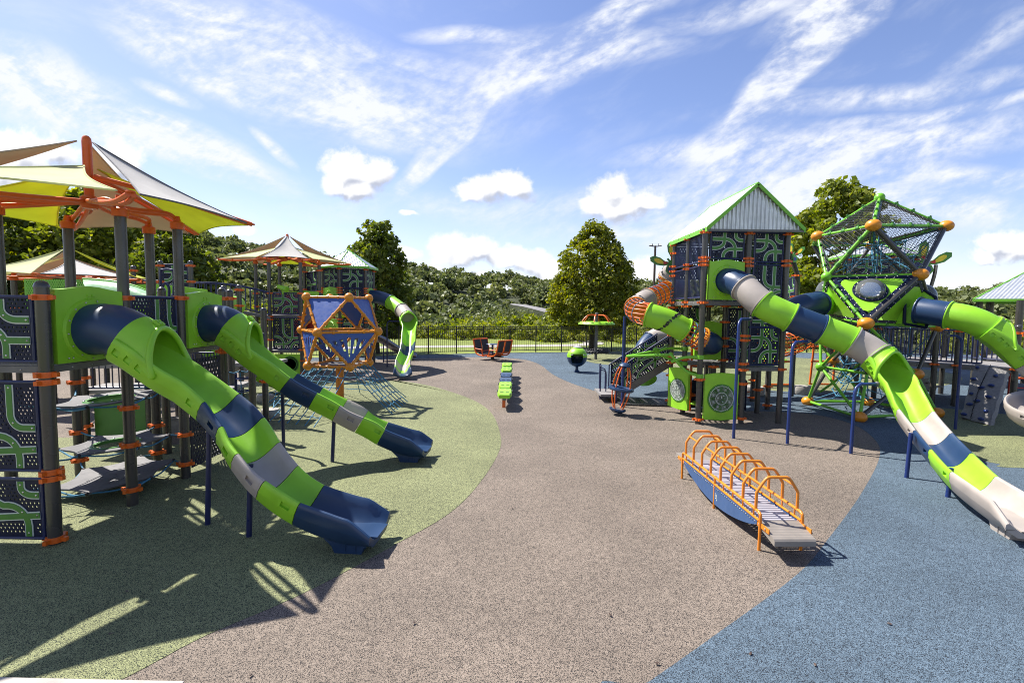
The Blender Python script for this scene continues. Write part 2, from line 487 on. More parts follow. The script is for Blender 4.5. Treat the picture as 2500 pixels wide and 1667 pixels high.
cum = mth('ADD', acc, mth('MULTIPLY', mth('SUBTRACT', nfine.outputs['Fac'], .5), 1.35))
cumd = sstep(cum, .0, .55)
# cirrus: long feathered streaks
wr = warp(base, 2.4, .12)
streaks = [  # px, py, half length, half width, tilt(deg, + = rising to the right), weight
    (640, 190, 330, 85, -22, 1.0), (520, 110, 200, 45, -20, .55), (300, 310, 420, 42, -10, .95), (480, 340, 160, 34, -14, .75), (130, 200, 260, 46, -16, .55), (80, 270, 260, 50, -12, .6),
    (560, 400, 110, 30, -22, .75), (690, 370, 70, 12, -40, .75), (430, 245, 80, 16, -18, .7), (900, 160, 330, 40, -12, .45), (1130, 120, 130, 22, -8, .6), (700, 260, 380, 40, -18, .5),
    (1010, 320, 130, 60, 5, .75), (1110, 330, 190, 26, 42, .95), (1030, 430, 90, 18, 50, .8), (1000, 300, 300, 90, 0, .35), (1290, 190, 160, 45, 28, .7), (1430, 130, 190, 42, 42, .8), (1480, 150, 160, 40, 15, .6), (1300, 170, 200, 70, 10, .4),
    (1490, 60, 150, 34, 35, .55), (1960, 110, 240, 50, 49, 1.25), (1900, 190, 190, 34, 47, 1.3), (1850, 240, 120, 16, 45, 1.3), (2040, 40, 150, 60, 50, 1.1), (1780, 60, 200, 30, 5, .5), (1900, 90, 120, 30, 30, .5),
    (2150, 250, 420, 26, 8, .5), (2300, 280, 320, 14, 6, .7), (2150, 360, 420, 46, 10, .65), (1950, 400, 380, 70, 6, .5), (1800, 340, 120, 50, 20, .5), (1640, 380, 160, 24, 12, .5), (2380, 430, 260, 24, 4, .6), (2000, 480, 520, 60, 3, .5),
    (1700, 500, 420, 40, 2, .5), (2400, 120, 240, 26, 30, .35), (1560, 560, 420, 40, 1, .45), (1100, 510, 380, 30, -4, .35), (2250, 680, 380, 60, 2, .5), (1300, 700, 500, 40, 0, .45), (2350, 520, 300, 40, 2, .4)]
acc2 = None
for (x, y, a, b, t, wt) in streaks:
    o = mth('MULTIPLY', mth('MAXIMUM', blob(wr, U(x), W_(x, y), a / 1180 * 1.25, b / 1180 * 1.35, t), 0), wt)
    acc2 = o if acc2 is None else mth('ADD', acc2, o)
f1 = noise(wr, 4.2, 7, .62, .35, (1, 3.0), R(17)); f2 = noise(wr, 4.6, 7, .6, .3, (1, 3.2), R(-26)); f3 = noise(base, 34, 4, .6, 0, (1, 1.8), R(-20))
leftw = sstep(cu, -.35, .15)
fm = N.new('ShaderNodeMix'); fm.data_type = 'FLOAT'; L.new(leftw, fm.inputs[0]); L.new(f1.outputs['Fac'], fm.inputs[2]); L.new(f2.outputs['Fac'], fm.inputs[3])
fib = mth('ADD', mth('MULTIPLY', fm.outputs[0], .8), mth('MULTIPLY', f3.outputs['Fac'], .3))
fibs = sstep(fib, .4, .74)
cir = mth('MULTIPLY', mth('MINIMUM', mth('MULTIPLY', acc2, 1.9), 1), mth('ADD', mth('MULTIPLY', fibs, 1.0), .12))
veil = mth('ADD', mth('MULTIPLY', sstep(fm.outputs[0], .45, .8), .16), mth('MULTIPLY', mth('SUBTRACT', 1, sstep(cu, -1.1, .3)), .2))
hz = mth('MULTIPLY', mth('SUBTRACT', 1, sstep(cv, -.02, .3)), .3)
cird = mth('MINIMUM', mth('ADD', mth('ADD', cir, veil), hz), .97)
# colour
def mixc(f, a, b):
    n = N.new('ShaderNodeMix'); n.data_type = 'RGBA'; L.new(f, n.inputs[0])
    for i, x in ((6, a), (7, b)):
        if isinstance(x, tuple): n.inputs[i].default_value = x
        else: L.new(x, n.inputs[i])
    return n.outputs[2]
K = 1 / SKY_S
tint = N.new('ShaderNodeMix'); tint.data_type = 'RGBA'; tint.blend_type = 'MULTIPLY'; tint.inputs[0].default_value = 1
L.new(sky.outputs[0], tint.inputs[6]); tint.inputs[7].default_value = (1.16, 1.06, 1.2, 1)
c1 = mixc(cird, tint.outputs[2], (.47 * K, .485 * K, .52 * K, 1))
# cumulus are lit from the upper left; their undersides are greyer
lit = nfine
lo = N.new('ShaderNodeVectorMath'); lo.operation = 'ADD'; lo.inputs[1].default_value = (-.012, .022, 0); L.new(wc, lo.inputs[0])
acc3 = None
for (x, y, a, b) in puffs:
    o = blob(lo.outputs[0], U(x), W_(x, y), a / 1180 * 1.12, b / 1180 * 1.15)
    acc3 = o if acc3 is None else mth('MAXIMUM', acc3, o)
dens_up = mth('SUBTRACT', acc3, acc)
shade = sstep(mth('ADD', dens_up, mth('MULTIPLY', lit.outputs['Fac'], .5)), .22, .7)
cc = mixc(shade, (.53 * K, .53 * K, .535 * K, 1), (.28 * K, .3 * K, .36 * K, 1))
c2 = mixc(cumd, c1, cc)
L.new(c2, bg.inputs['Color'])

try:
    w.cycles.sampling_method = 'MANUAL'; w.cycles.sample_map_resolution = 256
except Exception: pass

# ------------------------------------------------------------------ ground
gm_tan = granules('tan_rubber', (.37, .305, .248), (.23, .182, .144), (.03, .026, .024))
gm_green = granules('green_rubber', (.41, .425, .215), (.22, .24, .108), (.02, .027, .018))
gm_blue = granules('blue_rubber', (.195, .265, .33), (.078, .123, .172), (.015, .02, .028))
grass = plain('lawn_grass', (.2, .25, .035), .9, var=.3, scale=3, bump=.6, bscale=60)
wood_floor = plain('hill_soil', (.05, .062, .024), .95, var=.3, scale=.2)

def sheet(name, pts, z, mat, thick=.05, kind='structure', label=None, cat=None, smooth=8):
    c = crom([(p[0], p[1], 0) for p in pts], smooth, True) if smooth else [V((p[0], p[1], 0)) for p in pts]
    mb = MB(); n = len(c)
    mb.add([(p.x, p.y, z) for p in c], [tuple(range(n))])
    mb.add([(p.x, p.y, z) for p in c] + [(p.x, p.y, z - thick) for p in c], [(i, (i + 1) % n, (i + 1) % n + n, i + n) for i in range(n)])
    return build(mb, name, mat, None, 0, label, cat, None, kind, origin=(0, 0, 0))

# terrain: level park, falling away beyond the lawn, wooded hills behind
def ridge(u):   # skyline slope of the hill ground at bearing u = X / Y
    xs = [-3, -1.2, -.75, -.6, -.45, -.3, -.15, 0, .1, .3, .6, 1, 1.6, 3]
    hs = [.05, .075, .085, .085, .062, .05, .043, .034, .02, .022, .012, .004, .01, .02]
    return float(np.interp(u, xs, hs))
def terrain(x, y):
    d = math.hypot(x, y)
    if y < 0: return -.02
    z = -.02
    z -= 7.5 * float(np.interp(d, [41, 75, 110], [0, .75, 1]))
    u = x / max(y, 1)
    if d > 105:
        t = min(1, (d - 105) / 130); t = t * t * (3 - 2 * t)
        z += t * (7.5 + CAM_H + 235 * ridge(u) * (1 if d < 235 else d / 235))
    return z
tb = MB()
gx = sorted(set([-1500, -1000, -700, -500, -400] + list(range(-320, -60, 20)) + list(range(-60, 61, 6)) + list(range(80, 340, 20)) + [400, 500, 700, 1000, 1500]))
gy = sorted(set([-900, -400, -150, -60, -20] + list(range(-8, 121, 6)) + list(range(130, 300, 14)) + [320, 360, 420, 520, 700, 1000, 1600]))
tb.grid([[V((x, y, terrain(x, y))) for x in gx] for y in gy])
tb.mi = []
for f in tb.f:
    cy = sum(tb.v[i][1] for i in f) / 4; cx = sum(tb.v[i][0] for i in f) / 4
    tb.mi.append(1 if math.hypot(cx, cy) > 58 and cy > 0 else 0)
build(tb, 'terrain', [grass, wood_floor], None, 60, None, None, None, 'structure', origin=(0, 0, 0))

P = lambda *pp: [gp(x, y) for (x, y) in pp]
fence_pts = [(-30, 17.8), (-20, 20.3), (-14, 22.2), (-7.03, 25.06), (0, 27.9), (8.84, 29.68), (18, 30.4), (30, 30.2)]
# base pour of tan rubber, with the green and blue pours as thin sheets
base_pts = [(-30, 3.2), (-2.2, 3.12), (0, 3.1), (3, 2.2), (6, 1.2), (20, 1.0), (34, 4)] + [(x, y - .35) for (x, y) in reversed(fence_pts)]
base_pts = [(-30, -6), (34, -6)] + [(x, y - .35) for (x, y) in reversed(fence_pts)]
sheet('tan_ground', base_pts, .0, gm_tan, .3, smooth=0)
gl = P((285, 1664), (500, 1552), (744, 1446), (946, 1339), (1095, 1254), (1170, 1180), (1217, 1105), (1222, 1063), (1201, 1010), (1158, 978), (1084, 951), (1020, 936), (940, 926))
gl = [(p.x, p.y) for p in gl] + [(-4.2, 16.6), (-7.5, 16.3), (-9.6, 14.2), (-7.6, 11.9), (-6.0, 10.6), (-5.2, 9.4), (-6.4, 8.7), (-8.6, 9.1), (-11, 8.2), (-12, 5.5), (-10, 3.3), (-5, 2.4), (-3.2, 2.6)]
sheet('green_ground', gl, .004, gm_green, .02)
br = P((1500, 1664 + 60), (1584, 1664), (1743, 1552), (1945, 1403), (2020, 1318), (2105, 1201), (2147, 1116), (2137, 1074), (2083, 1036), (1990, 1012), (1880, 1004), (1760, 1002), (1634, 991), (1554, 979), (1480, 956), (1456, 955), (1392, 934), (1350, 914), (1323, 893), (1298, 882), (1266, 876), (1203, 872), (1140, 872), (1060, 874), (960, 877))
br = [(p.x, p.y) for p in br] + [(-9, 22.3), (-16, 19.6), (-24, 17), (-29, 16.8)] + [(x, y - .3) for (x, y) in fence_pts] + [(31, 20), (30, 8), (28, -4), (16, -5), (6, -4), (2.2, .8)]
sheet('blue_ground', br, .004, gm_blue, .02)
gr = P((2170, 985), (2240, 1000), (2300, 1035), (2345, 1085), (2394, 1121), (2440, 1133), (2500, 1143))
gr = [(p.x, p.y) for p in gr] + [(13, 7.9), (17, 8.6), (22, 11), (21, 14), (16.5, 13.4), (13.5, 12.2), (11.5, 13.2), (10.2, 13)]
sheet('green_ground', gr, .008, gm_green, .02)
gb = P((1480, 862), (1440, 866), (1418, 872), (1440, 884), (1500, 893), (1600, 905), (1700, 925), (1800, 945), (1900, 955), (2020, 957))
gb = [(p.x, p.y) for p in gb] + [(12, 16.2), (16, 17.5), (19, 21), (17, 26), (11, 28.7)]
sheet('green_ground', gb, .008, gm_green, .02)
# concrete kerb under the camera side, path and lawn beyond the fence
kb = MB(); kb.box((-4.35, 2.93, .01), (5.6, .42, .09), Matrix.Rotation(R(-1.2), 3, 'Z')); kb.box((.4, 2.5, -.02), (.05, .05, .02))
kb = MB(); kb.box((-5.5, 2.935, .012), (6.6, .42, .06), Matrix.Rotation(R(-.6), 3, 'Z'))
build(kb, 'kerb', M['concrete'], None, 30, kind='structure')
pb = [(-30, 24.5), (-16, 27.4), (-6, 31.0), (2, 33.2), (5.2, 34.6), (6.2, 36.8), (5.4, 39.2)]
ctr = crom([(x, y, 0) for x, y in pb], 8); mb = MB(); rows = []
for i, p in enumerate(ctr):
    t = (ctr[min(i + 1, len(ctr) - 1)] - ctr[max(i - 1, 0)]).normalized(); s_ = V((-t.y, t.x, 0)) * .75
    rows.append([p + s_ + V((0, 0, .0)), p - s_ + V((0, 0, .0))])
mb.grid(rows); build(mb, 'footpath', M['concrete'], None, 0, kind='structure', origin=(0, 0, 0))
# a road on the far hillside, on its own bank
mb = MB()
rd = [at(1244, 743, 122), at(1275, 748, 119), at(1300, 754, 116), at(1345, 766, 112)]; ru = [at(1250, 741, 127), at(1285, 744, 125), at(1310, 749, 123), at(1352, 757, 121)]
mb.grid([rd, ru]); build(mb, 'road', M['deck'], None, 0, kind='structure')
mb = MB(); lowr = [V((p.x * 1.0, p.y - 6, -9)) for p in rd]; rd2 = [p - V((0, 0, .05)) for p in rd]; ru2 = [p - V((0, 0, .05)) for p in ru]
mb.grid([lowr, rd2, ru2, [V((p.x, p.y + 4, -9)) for p in ru]]); build(mb, 'road_bank_terrain', wood_floor, None, 0, kind='structure')
# ------------------------------------------------------------------ play equipment components
def post(parent, x, y, z1, clamps=(), z0=0, r=.064, cap=True, mat=None, n=14):
    mb = MB()
    prof = [(r, z0), (r, z1 - (.05 if cap else 0))]
    if cap: prof += [(r * 1.06, z1 - .05), (r * 1.06, z1 - .035), (r * .9, z1 - .005), (r * .55, z1 + .018), (0, z1 + .026)]
    mb.lathe(prof, n, (x, y, 0))
    o = build(mb, 'post', mat or M['post'], parent, 40)
    for c in clamps:
        clamp(o, x, y, c, r)
    return o
def clamp(parent, x, y, z, r=.064, h=.06, ear=0):
    mb = MB(); h2 = h / 2
    mb.lathe([(r * 1.0, z - h2), (r * 1.28, z - h2), (r * 1.3, z - h2 * .4), (r * 1.24, z - h2 * .3), (r * 1.24, z + h2 * .3), (r * 1.3, z + h2 * .4), (r * 1.28, z + h2), (r * 1.0, z + h2)], 16, (x, y, 0))
    for a in (ear, ear + PI / 2, ear + PI, ear - PI / 2):
        mb.box((x + math.cos(a) * r * 1.55, y + math.sin(a) * r * 1.55, z), (r * .9, r * .6, h * .72), Matrix.Rotation(a, 3, 'Z'))
    return build(mb, 'clamp', M['orange'], parent, 40)

def arc(cx, cy, rx, ry, a0, a1, n=7):
    return [(cx + rx * math.cos(R(a0 + (a1 - a0) * i / n)), cy + ry * math.sin(R(a0 + (a1 - a0) * i / n))) for i in range(n + 1)]
TRACK1 = [
    [(.4, .98), (.4, .64)] + arc(.12, .64, .28, .26, 0, -90) + [(.04, .38)],
    [(.04, .74), (.4, .74)] + arc(.4, .40, .33, .34, 90, 0) + [(.73, .03)],
    [(.38, .03), (.38, .1)] + arc(.64, .1, .26, .26, 180, 90) + [(.96, .36)],
    [(.74, .98), (.74, .88)] + arc(.92, .88, .18, .18, 180, 270) + [(.97, .70)]]
TRACK2 = [
    [(.38, .98), (.38, .62)] + arc(.65, .62, .27, .26, 180, 270) + [(.96, .36)],
    [(.73, .98), (.73, .42)] + arc(.37, .42, .36, .27, 0, -90) + [(.04, .15)],
    [(.03, .40)] + arc(.1, .16, .29, .24, 90, 0) + [(.39, .02)],
    [(.67, .0)] + arc(.93, .0, .26, .23, 180, 90) + [(.98, .23)]]
TRACK3 = [
    [(.04, .6)] + arc(.1, .25, .32, .35, 90, 0) + [(.42, .02)],
    [(.04, .3), (.96, .34)],
    [(.72, .98), (.72, .75)] + arc(.92, .75, .2, .22, 180, 270) + [(.97, .53)]]
TRACK_A = [   # the panel beside the near post: bends run off its hidden half
    [(.52, .98), (.52, .66)] + arc(.72, .66, .2, .22, 180, 270) + [(.97, .44)],
    [(.03, .5)] + arc(.3, .16, .34, .26, 100, 0) + [(.64, .02)], [(.6, .27), (.97, .3)]]
TRACK_B = [
    [(.5, .98), (.52, .6)] + arc(.74, .6, .22, .17, 180, 270) + [(.97, .43)],
    [(.03, .4)] + arc(.25, .1, .42, .24, 95, 5) + [(.69, .02)], [(.03, .2), (.97, .235)]]

def ribbon(mb, pts, w, y0, y1, Mx, m):
    pts = [V((p[0], p[1])) for p in pts]
    q = [pts[0]]
    for p in pts[1:]:
        if (p - q[-1]).length > 1e-4: q.append(p)
    pts = q; Lf, Rt = [], []
    for i, p in enumerate(pts):
        t = (pts[min(i + 1, len(pts) - 1)] - pts[max(i - 1, 0)]).normalized(); n = V((-t.y, t.x))
        Lf.append(p + n * w / 2); Rt.append(p - n * w / 2)
    k = len(pts); vs = []
    for y in (y0, y1):
        vs += [Mx @ V((p.x, y, p.y)) for p in Lf] + [Mx @ V((p.x, y, p.y)) for p in Rt]
    fs = []
    for i in range(k - 1):
        fs += [(i, i + 1, k + i + 1, k + i), (2 * k + i, 3 * k + i, 3 * k + i + 1, 2 * k + i + 1), (i, 2 * k + i, 2 * k + i + 1, i + 1), (k + i, k + i + 1, 3 * k + i + 1, 3 * k + i)]
    fs += [(0, k, 3 * k, 2 * k), (k - 1, 3 * k - 1, 4 * k - 1, 2 * k - 1)]
    mb.add(vs, fs, m)

def seg_dist(p, pts):
    d = 9
    for a, b in zip(pts, pts[1:]):
        a, b = V(a), V(b); ab = b - a; t = max(0, min(1, (p - a).dot(ab) / max(ab.length_squared, 1e-9)))
        d = min(d, (p - a - ab * t).length)
    return d

def panel_matrix(p0, p1, z0):
    p0, p1 = V((p0[0], p0[1], z0)), V((p1[0], p1[1], z0)); x = (p1 - p0).normalized(); z = V((0, 0, 1)); y = z.cross(x)
    Mx = Matrix((x, y, z)).transposed().to_4x4(); Mx.translation = p0
    return Mx, (p1 - p0).length

def perforated(mb, W, H, pitch, hole, Mx, tracks=(), tw=.05, t=.012, nside=6, shear=0, solid=.0, seed=1):
    """plate with real holes in a hexagonal grid, none under the route strips"""
    rg = random.Random(seed)
    nr = max(2, int(H / (pitch * .87))); ph = H / nr
    nc = max(2, int(W / pitch)); pw = W / nc
    f = lambda x, y, z: Mx @ V((x, y, z + shear * x))
    for i in range(nr):
        off = pw / 2 if i % 2 else 0
        xs = [0] + [off + pw * j for j in range(0 if off else 1, nc + 1) if 0 < off + pw * j < W - 1e-6] + [W]
        for xa, xb in zip(xs, xs[1:]):
            za, zb = i * ph, (i + 1) * ph; cx, cz = (xa + xb) / 2, (za + zb) / 2
            ok = (xb - xa) > pw * .8 and cx > hole * 1.3 and cx < W - hole * 1.3 and .02 < cz < H - .02
            if ok and rg.random() < solid: ok = False
            if ok:
                for tr in tracks:
                    if seg_dist(V((cx, cz)), tr) < tw / 2 + hole * .75: ok = False; break
            if not ok:
                for y in (-t / 2, t / 2):
                    mb.add([f(xa, y, za), f(xb, y, za), f(xb, y, zb), f(xa, y, zb)], [(0, 1, 2, 3)])
                continue
            outer = []; inner = []
            for j in range(8):
                a = 2 * PI * j / 8 + PI / 8 * 0
                ca, sa = math.cos(a), math.sin(a)
                k = 1 / max(abs(ca) , abs(sa))
                outer.append((cx + ca * k * (xb - xa) / 2, cz + sa * k * (zb - za) / 2)); inner.append((cx + ca * hole / 2, cz + sa * hole / 2))
            vs = []
            for y in (-t / 2, t / 2): vs += [f(p[0], y, p[1]) for p in outer] + [f(p[0], y, p[1]) for p in inner]
            fs = []
            for j in range(8):
                j2 = (j + 1) % 8
                fs += [(j, j2, 8 + j2, 8 + j), (16 + j, 24 + j, 24 + j2, 16 + j2), (8 + j, 8 + j2, 24 + j2, 24 + j)]
            mb.add(vs, fs)
    for (xa, xb, za, zb) in ((0, W, 0, 0), (0, W, H, H)):
        mb.add([f(xa, -t / 2, za), f(xb, -t / 2, za), f(xb, t / 2, za), f(xa, t / 2, za)], [(0, 1, 2, 3)])
    for xa in (0, W):
        mb.add([f(xa, -t / 2, 0), f(xa, t / 2, 0), f(xa, t / 2, H), f(xa, -t / 2, H)], [(0, 1, 2, 3)])

def route_panel(parent, p0, p1, z0, z1, track=TRACK1, pitch=.05, hole=.03, both=False, bolts=False, back=False, tw=.085, solid=.12, plate=None, frame=True):
    """navy perforated plate with green and white route strips, in a tube frame"""
    Mx, W = panel_matrix(p0, p1, z0); H = z1 - z0
    T = [[(x * W, z * H) for (x, z) in tr] for tr in track]
    mb = MB(); perforated(mb, W, H, pitch, hole, Mx, T, tw, solid=solid, seed=int(abs(p0[0] * 100)) + int(z0 * 10))
    o = build(mb, 'route_panel', plate or M['navy_plate'], parent, 30)
    if frame:
        fb = MB(); e = .018
        for z in (-.012, H + .012): fb.tube([Mx @ V((-.05, 0, z)), Mx @ V((W + .05, 0, z))], e, 8)
        for x in (-.005, W + .005): fb.tube([Mx @ V((x, 0, -.012)), Mx @ V((x, 0, H + .012))], e, 8)
        build(fb, 'frame', M['navy_paint'], o, 40)
    tb = MB()
    for s in ((-1, 1) if both else ((1,) if back else (-1,))):
        for k, tr in enumerate(T):
            dz = .0006 * k
            ribbon(tb, tr, tw, s * (.0065 + dz), s * (.013 + dz), Mx, 0)
            ribbon(tb, tr, tw * .7, s * (.0135 + dz), s * (.018 + dz), Mx, 1)
            if bolts:
                for q in (tr[0], tr[len(tr) // 2], tr[-1]):
                    qx = min(max(q[0], .06), W - .05); qz = min(max(q[1], .05), H - .05)
                    tb.ball(Mx @ V((qx, s * .019, qz)), .011, 8, (1, .5, 1) if abs(Mx[0][0]) > .7 else (.5, 1, 1), None, 2)
    build(tb, 'route_strip', [M['white'], M['track'], M['bolt']], o, 30)
    return o

def bar_panel(parent, p0, p1, z0, z1, n, name='railing', mat=None, r=.011, arch=0, rail=.02):
    a, b = V((p0[0], p0[1], 0)), V((p1[0], p1[1], 0)); mb = MB()
    zz = lambda t: arch * 4 * t * (1 - t)
    for i in range(n + 1):
        t = i / n; p = a.lerp(b, t)
        mb.tube([p + V((0, 0, z0 + zz(t))), p + V((0, 0, z1 + zz(t)))], r, 6)
    for z in (z0, z1):
        mb.tube([a.lerp(b, i / 12) + V((0, 0, z + zz(i / 12))) for i in range(13)], rail, 8)
    return build(mb, name, mat or M['navy_paint'], parent, 40)

def deck(parent, poly, z, t=.07):
    mb = MB(); n = len(poly)
    vs = [V((p[0], p[1], z)) for p in poly] + [V((p[0], p[1], z - .012)) for p in poly]
    mb.add(vs, [tuple(range(n)), tuple(range(2 * n - 1, n - 1, -1))] + [(i, i + n, (i + 1) % n + n, (i + 1) % n) for i in range(n)])
    o = build(mb, 'deck', M['deck'], parent, 0)
    eb = MB(); c = sum((V((p[0], p[1], 0)) for p in poly), V((0, 0, 0))) / n
    for i in range(n):
        a, b = V((*poly[i][:2], 0)), V((*poly[(i + 1) % n][:2], 0))
        a2, b2 = a.lerp(c, .01), b.lerp(c, .01)
        eb.beam(a2 + V((0, 0, z - .014 - t / 2)), b2 + V((0, 0, z - .014 - t / 2)), .04, t)
        L_ = (b - a).length
        if L_ > .4:
            d = (b - a).normalized(); nrm = V((d.y, -d.x, 0))
            if nrm.dot(a - c) < 0: nrm = -nrm
            for q in range(1, 4):
                eb.ball(a2.lerp(b2, q / 4) + nrm * .021 + V((0, 0, z - .014 - t / 2)), .009, 6, m=1)
    build(eb, 'edge_beam', [M['deck_edge'], M['bolt']], o, 40)
    return o

# ------------------------------------------------------------------ slides
class Path:
    def __init__(s, pts, n=14):
        s.p = crom(pts, n); s.s = [0]
        for a, b in zip(s.p, s.p[1:]): s.s.append(s.s[-1] + (b - a).length)
        s.len = s.s[-1]; s.knots = [s.s[min(i * n, len(s.s) - 1)] for i in range(len(pts))]
    def pos(s, d):
        d = max(0, min(s.len, d))
        import bisect
        i = max(0, min(len(s.s) - 2, bisect.bisect_right(s.s, d) - 1))
        t = (d - s.s[i]) / max(1e-9, s.s[i + 1] - s.s[i])
        return s.p[i].lerp(s.p[i + 1], t)
    def frame(s, d):
        p = s.pos(d); t = (s.pos(d + .06) - s.pos(d - .06)).normalized()
        u = V((0, 0, 1)) - t * t.z; u.normalize(); r = t.cross(u)
        return p, t, r, u

def sec_tube(path, a, b, rad, n=28, step=.08, flange=True):
    mb = MB(); k = max(3, int((b - a) / step)); rows = []; inn = []
    for i in range(k + 1):
        p, t, r, u = path.frame(a + (b - a) * i / k)
        rows.append([p + (r * math.cos(2 * PI * j / n) + u * math.sin(2 * PI * j / n)) * rad for j in range(n)])
        inn.append([p + (r * math.cos(2 * PI * j / n) + u * math.sin(2 * PI * j / n)) * (rad - .012) for j in range(n)])
    mb.grid(rows, wrap=True); mb.grid(inn, wrap=True)
    for rr, ii in ((rows[0], inn[0]), (rows[-1], inn[-1])): mb.grid([rr, ii], wrap=True)
    if flange:
        for q in (a + .012, b - .012):
            p, t, r, u = path.frame(q)
            M3 = Matrix((r, u, t)).transposed()
            mb.lathe([(rad - .004, -.012), (rad + .03, -.012), (rad + .033, 0), (rad + .03, .012), (rad - .004, .012)], n, p, M3)
            for j in range(14):
                an = 2 * PI * j / 14
                mb.ball(p + (r * math.cos(an) + u * math.sin(an)) * (rad + .018) + t * (-.013 if q < (a + b) / 2 else .013), .008, 6, m=1)
    return mb

def trough_profile(hw, top, bot, th=.035):
    """closed outline in (side, up): rolled lips, sloped outer wall with a belt line, dished bed"""
    o = [(-hw, top - .012), (-hw - .004, top - .05), (-hw + .004, top - .08), (-hw + .006, (top + bot) / 2 + .02), (-hw + .018, (top + bot) / 2), (-hw * .8, bot + .05), (-hw * .62, bot + .004), (-hw * .3, bot)]
    o = o + [(-x, y) for x, y in reversed(o)]
    iw = hw - .055; fl = bot + .045 + .3 * max(0, .0 + (top - bot) - .24)
    m_ = 9
    i = [(hw - .008, top), (hw - .028, top + .007)] + [(iw * x, fl + (top - .012 - fl) * abs(x) ** 2.7) for x in [1 - k / m_ for k in range(2 * m_ + 1)]]
    i += [(-x, y) for x, y in ((hw - .028, top + .007), (hw - .008, top))]
    return o + i

def sec_trough(path, a, b, hw=.275, top=.11, bot=-.2, step=.06, fn=None, lip=False):
    mb = MB(); k = max(3, int((b - a) / step)); rows = []
    for i in range(k + 1):
        d = a + (b - a) * i / k
        p, t, r, u = path.frame(d)
        h, tp, bt = (hw, top, bot) if fn is None else fn(d)
        rows.append([p + r * x + u * y for (x, y) in trough_profile(h, tp, bt)])
    mb.grid(rows, wrap=True)
    n = len(rows[0]); no = 16
    for row in (rows[0], rows[-1]):
        o = len(mb.v); mb.v.extend([tuple(q) for q in row])
        outer = list(range(no)); inner = list(range(n - 1, no - 1, -1))
        a_, b_ = 0, 0
        while a_ < len(outer) - 1 or b_ < len(inner) - 1:
            fa = a_ / (len(outer) - 1); fb = b_ / (len(inner) - 1)
            if (fa <= fb and a_ < len(outer) - 1) or b_ == len(inner) - 1: mb.f.append((o + outer[a_], o + outer[a_ + 1], o + inner[b_])); a_ += 1
            else: mb.f.append((o + outer[a_], o + inner[b_ + 1], o + inner[b_])); b_ += 1
            mb.mi.append(0)
    return mb

def carve(o, boxes):
    """sink pockets into a part (boolean difference with boxes that are removed again)"""
    tmp = []
    for (c, M3, size) in boxes:
        mb = MB(); mb.box(c, size, M3); t = build(mb, 'cutter', M['lime'], None, 0); tmp.append(t)
        md = o.modifiers.new('cut', 'BOOLEAN'); md.object = t; md.operation = 'DIFFERENCE'; md.solver = 'EXACT'
    dg = bpy.context.evaluated_depsgraph_get(); dg.update()
    nme = bpy.data.meshes.new_from_object(o.evaluated_get(dg))
    o.modifiers.clear(); old = o.data
    if len(nme.polygons) > 20:
        o.data = nme; nme.name = old.name; nme.set_sharp_from_angle(angle=R(35))
    for t in tmp: bpy.data.objects.remove(t)

def sec_hood(path, a, b, rad, lean=.7, th=.03):
    """arched cover over the start of the open bed; the mouth leans back towards the top"""
    mb = MB(); nphi = 26; nt = 8; A = R(98); outer = []; inner = []
    for i in range(nt + 1):
        ro, ri = [], []
        for j in range(nphi + 1):
            ph = -A + 2 * A * j / nphi
            s_end = b - lean * (b - a) * (max(0, math.cos(ph)) ** .75)
            d = a + (s_end - a) * i / nt
            p, t, r, u = path.frame(d)
            k = 1 + .2 * i / nt
            side = r * math.sin(ph) * rad * k; up = u * math.cos(ph) * rad * (1 + .05 * i / nt)
            ro.append(p + side + up); ri.append(p + (side + up) * (1 - th / rad))
        outer.append(ro); inner.append(ri)
    mb.grid(outer); mb.grid(inner)
    mb.grid([outer[0], inner[0]])
    for j in (0, nphi): mb.grid([[row[j] for row in outer], [row[j] for row in inner]])
    rim = [(x + y) / 2 for x, y in zip(outer[-1], inner[-1])]
    mb.tube(rim, .034, 10)
    # badge boss on the crown of the hood
    d = b - lean * (b - a) - .05; p, t, r, u = path.frame(d)
    M3 = Matrix((t, r, u)).transposed()
    mb.box(p + u * (rad * 1.04 + .012), (.09, .1, .03), M3); 
    for dx in (-.02, .02):
        for dy in (-.022, .022): mb.box(p + u * (rad * 1.04 + .03) + t * dx + r * dy, (.022, .028, .012), M3)
    return mb

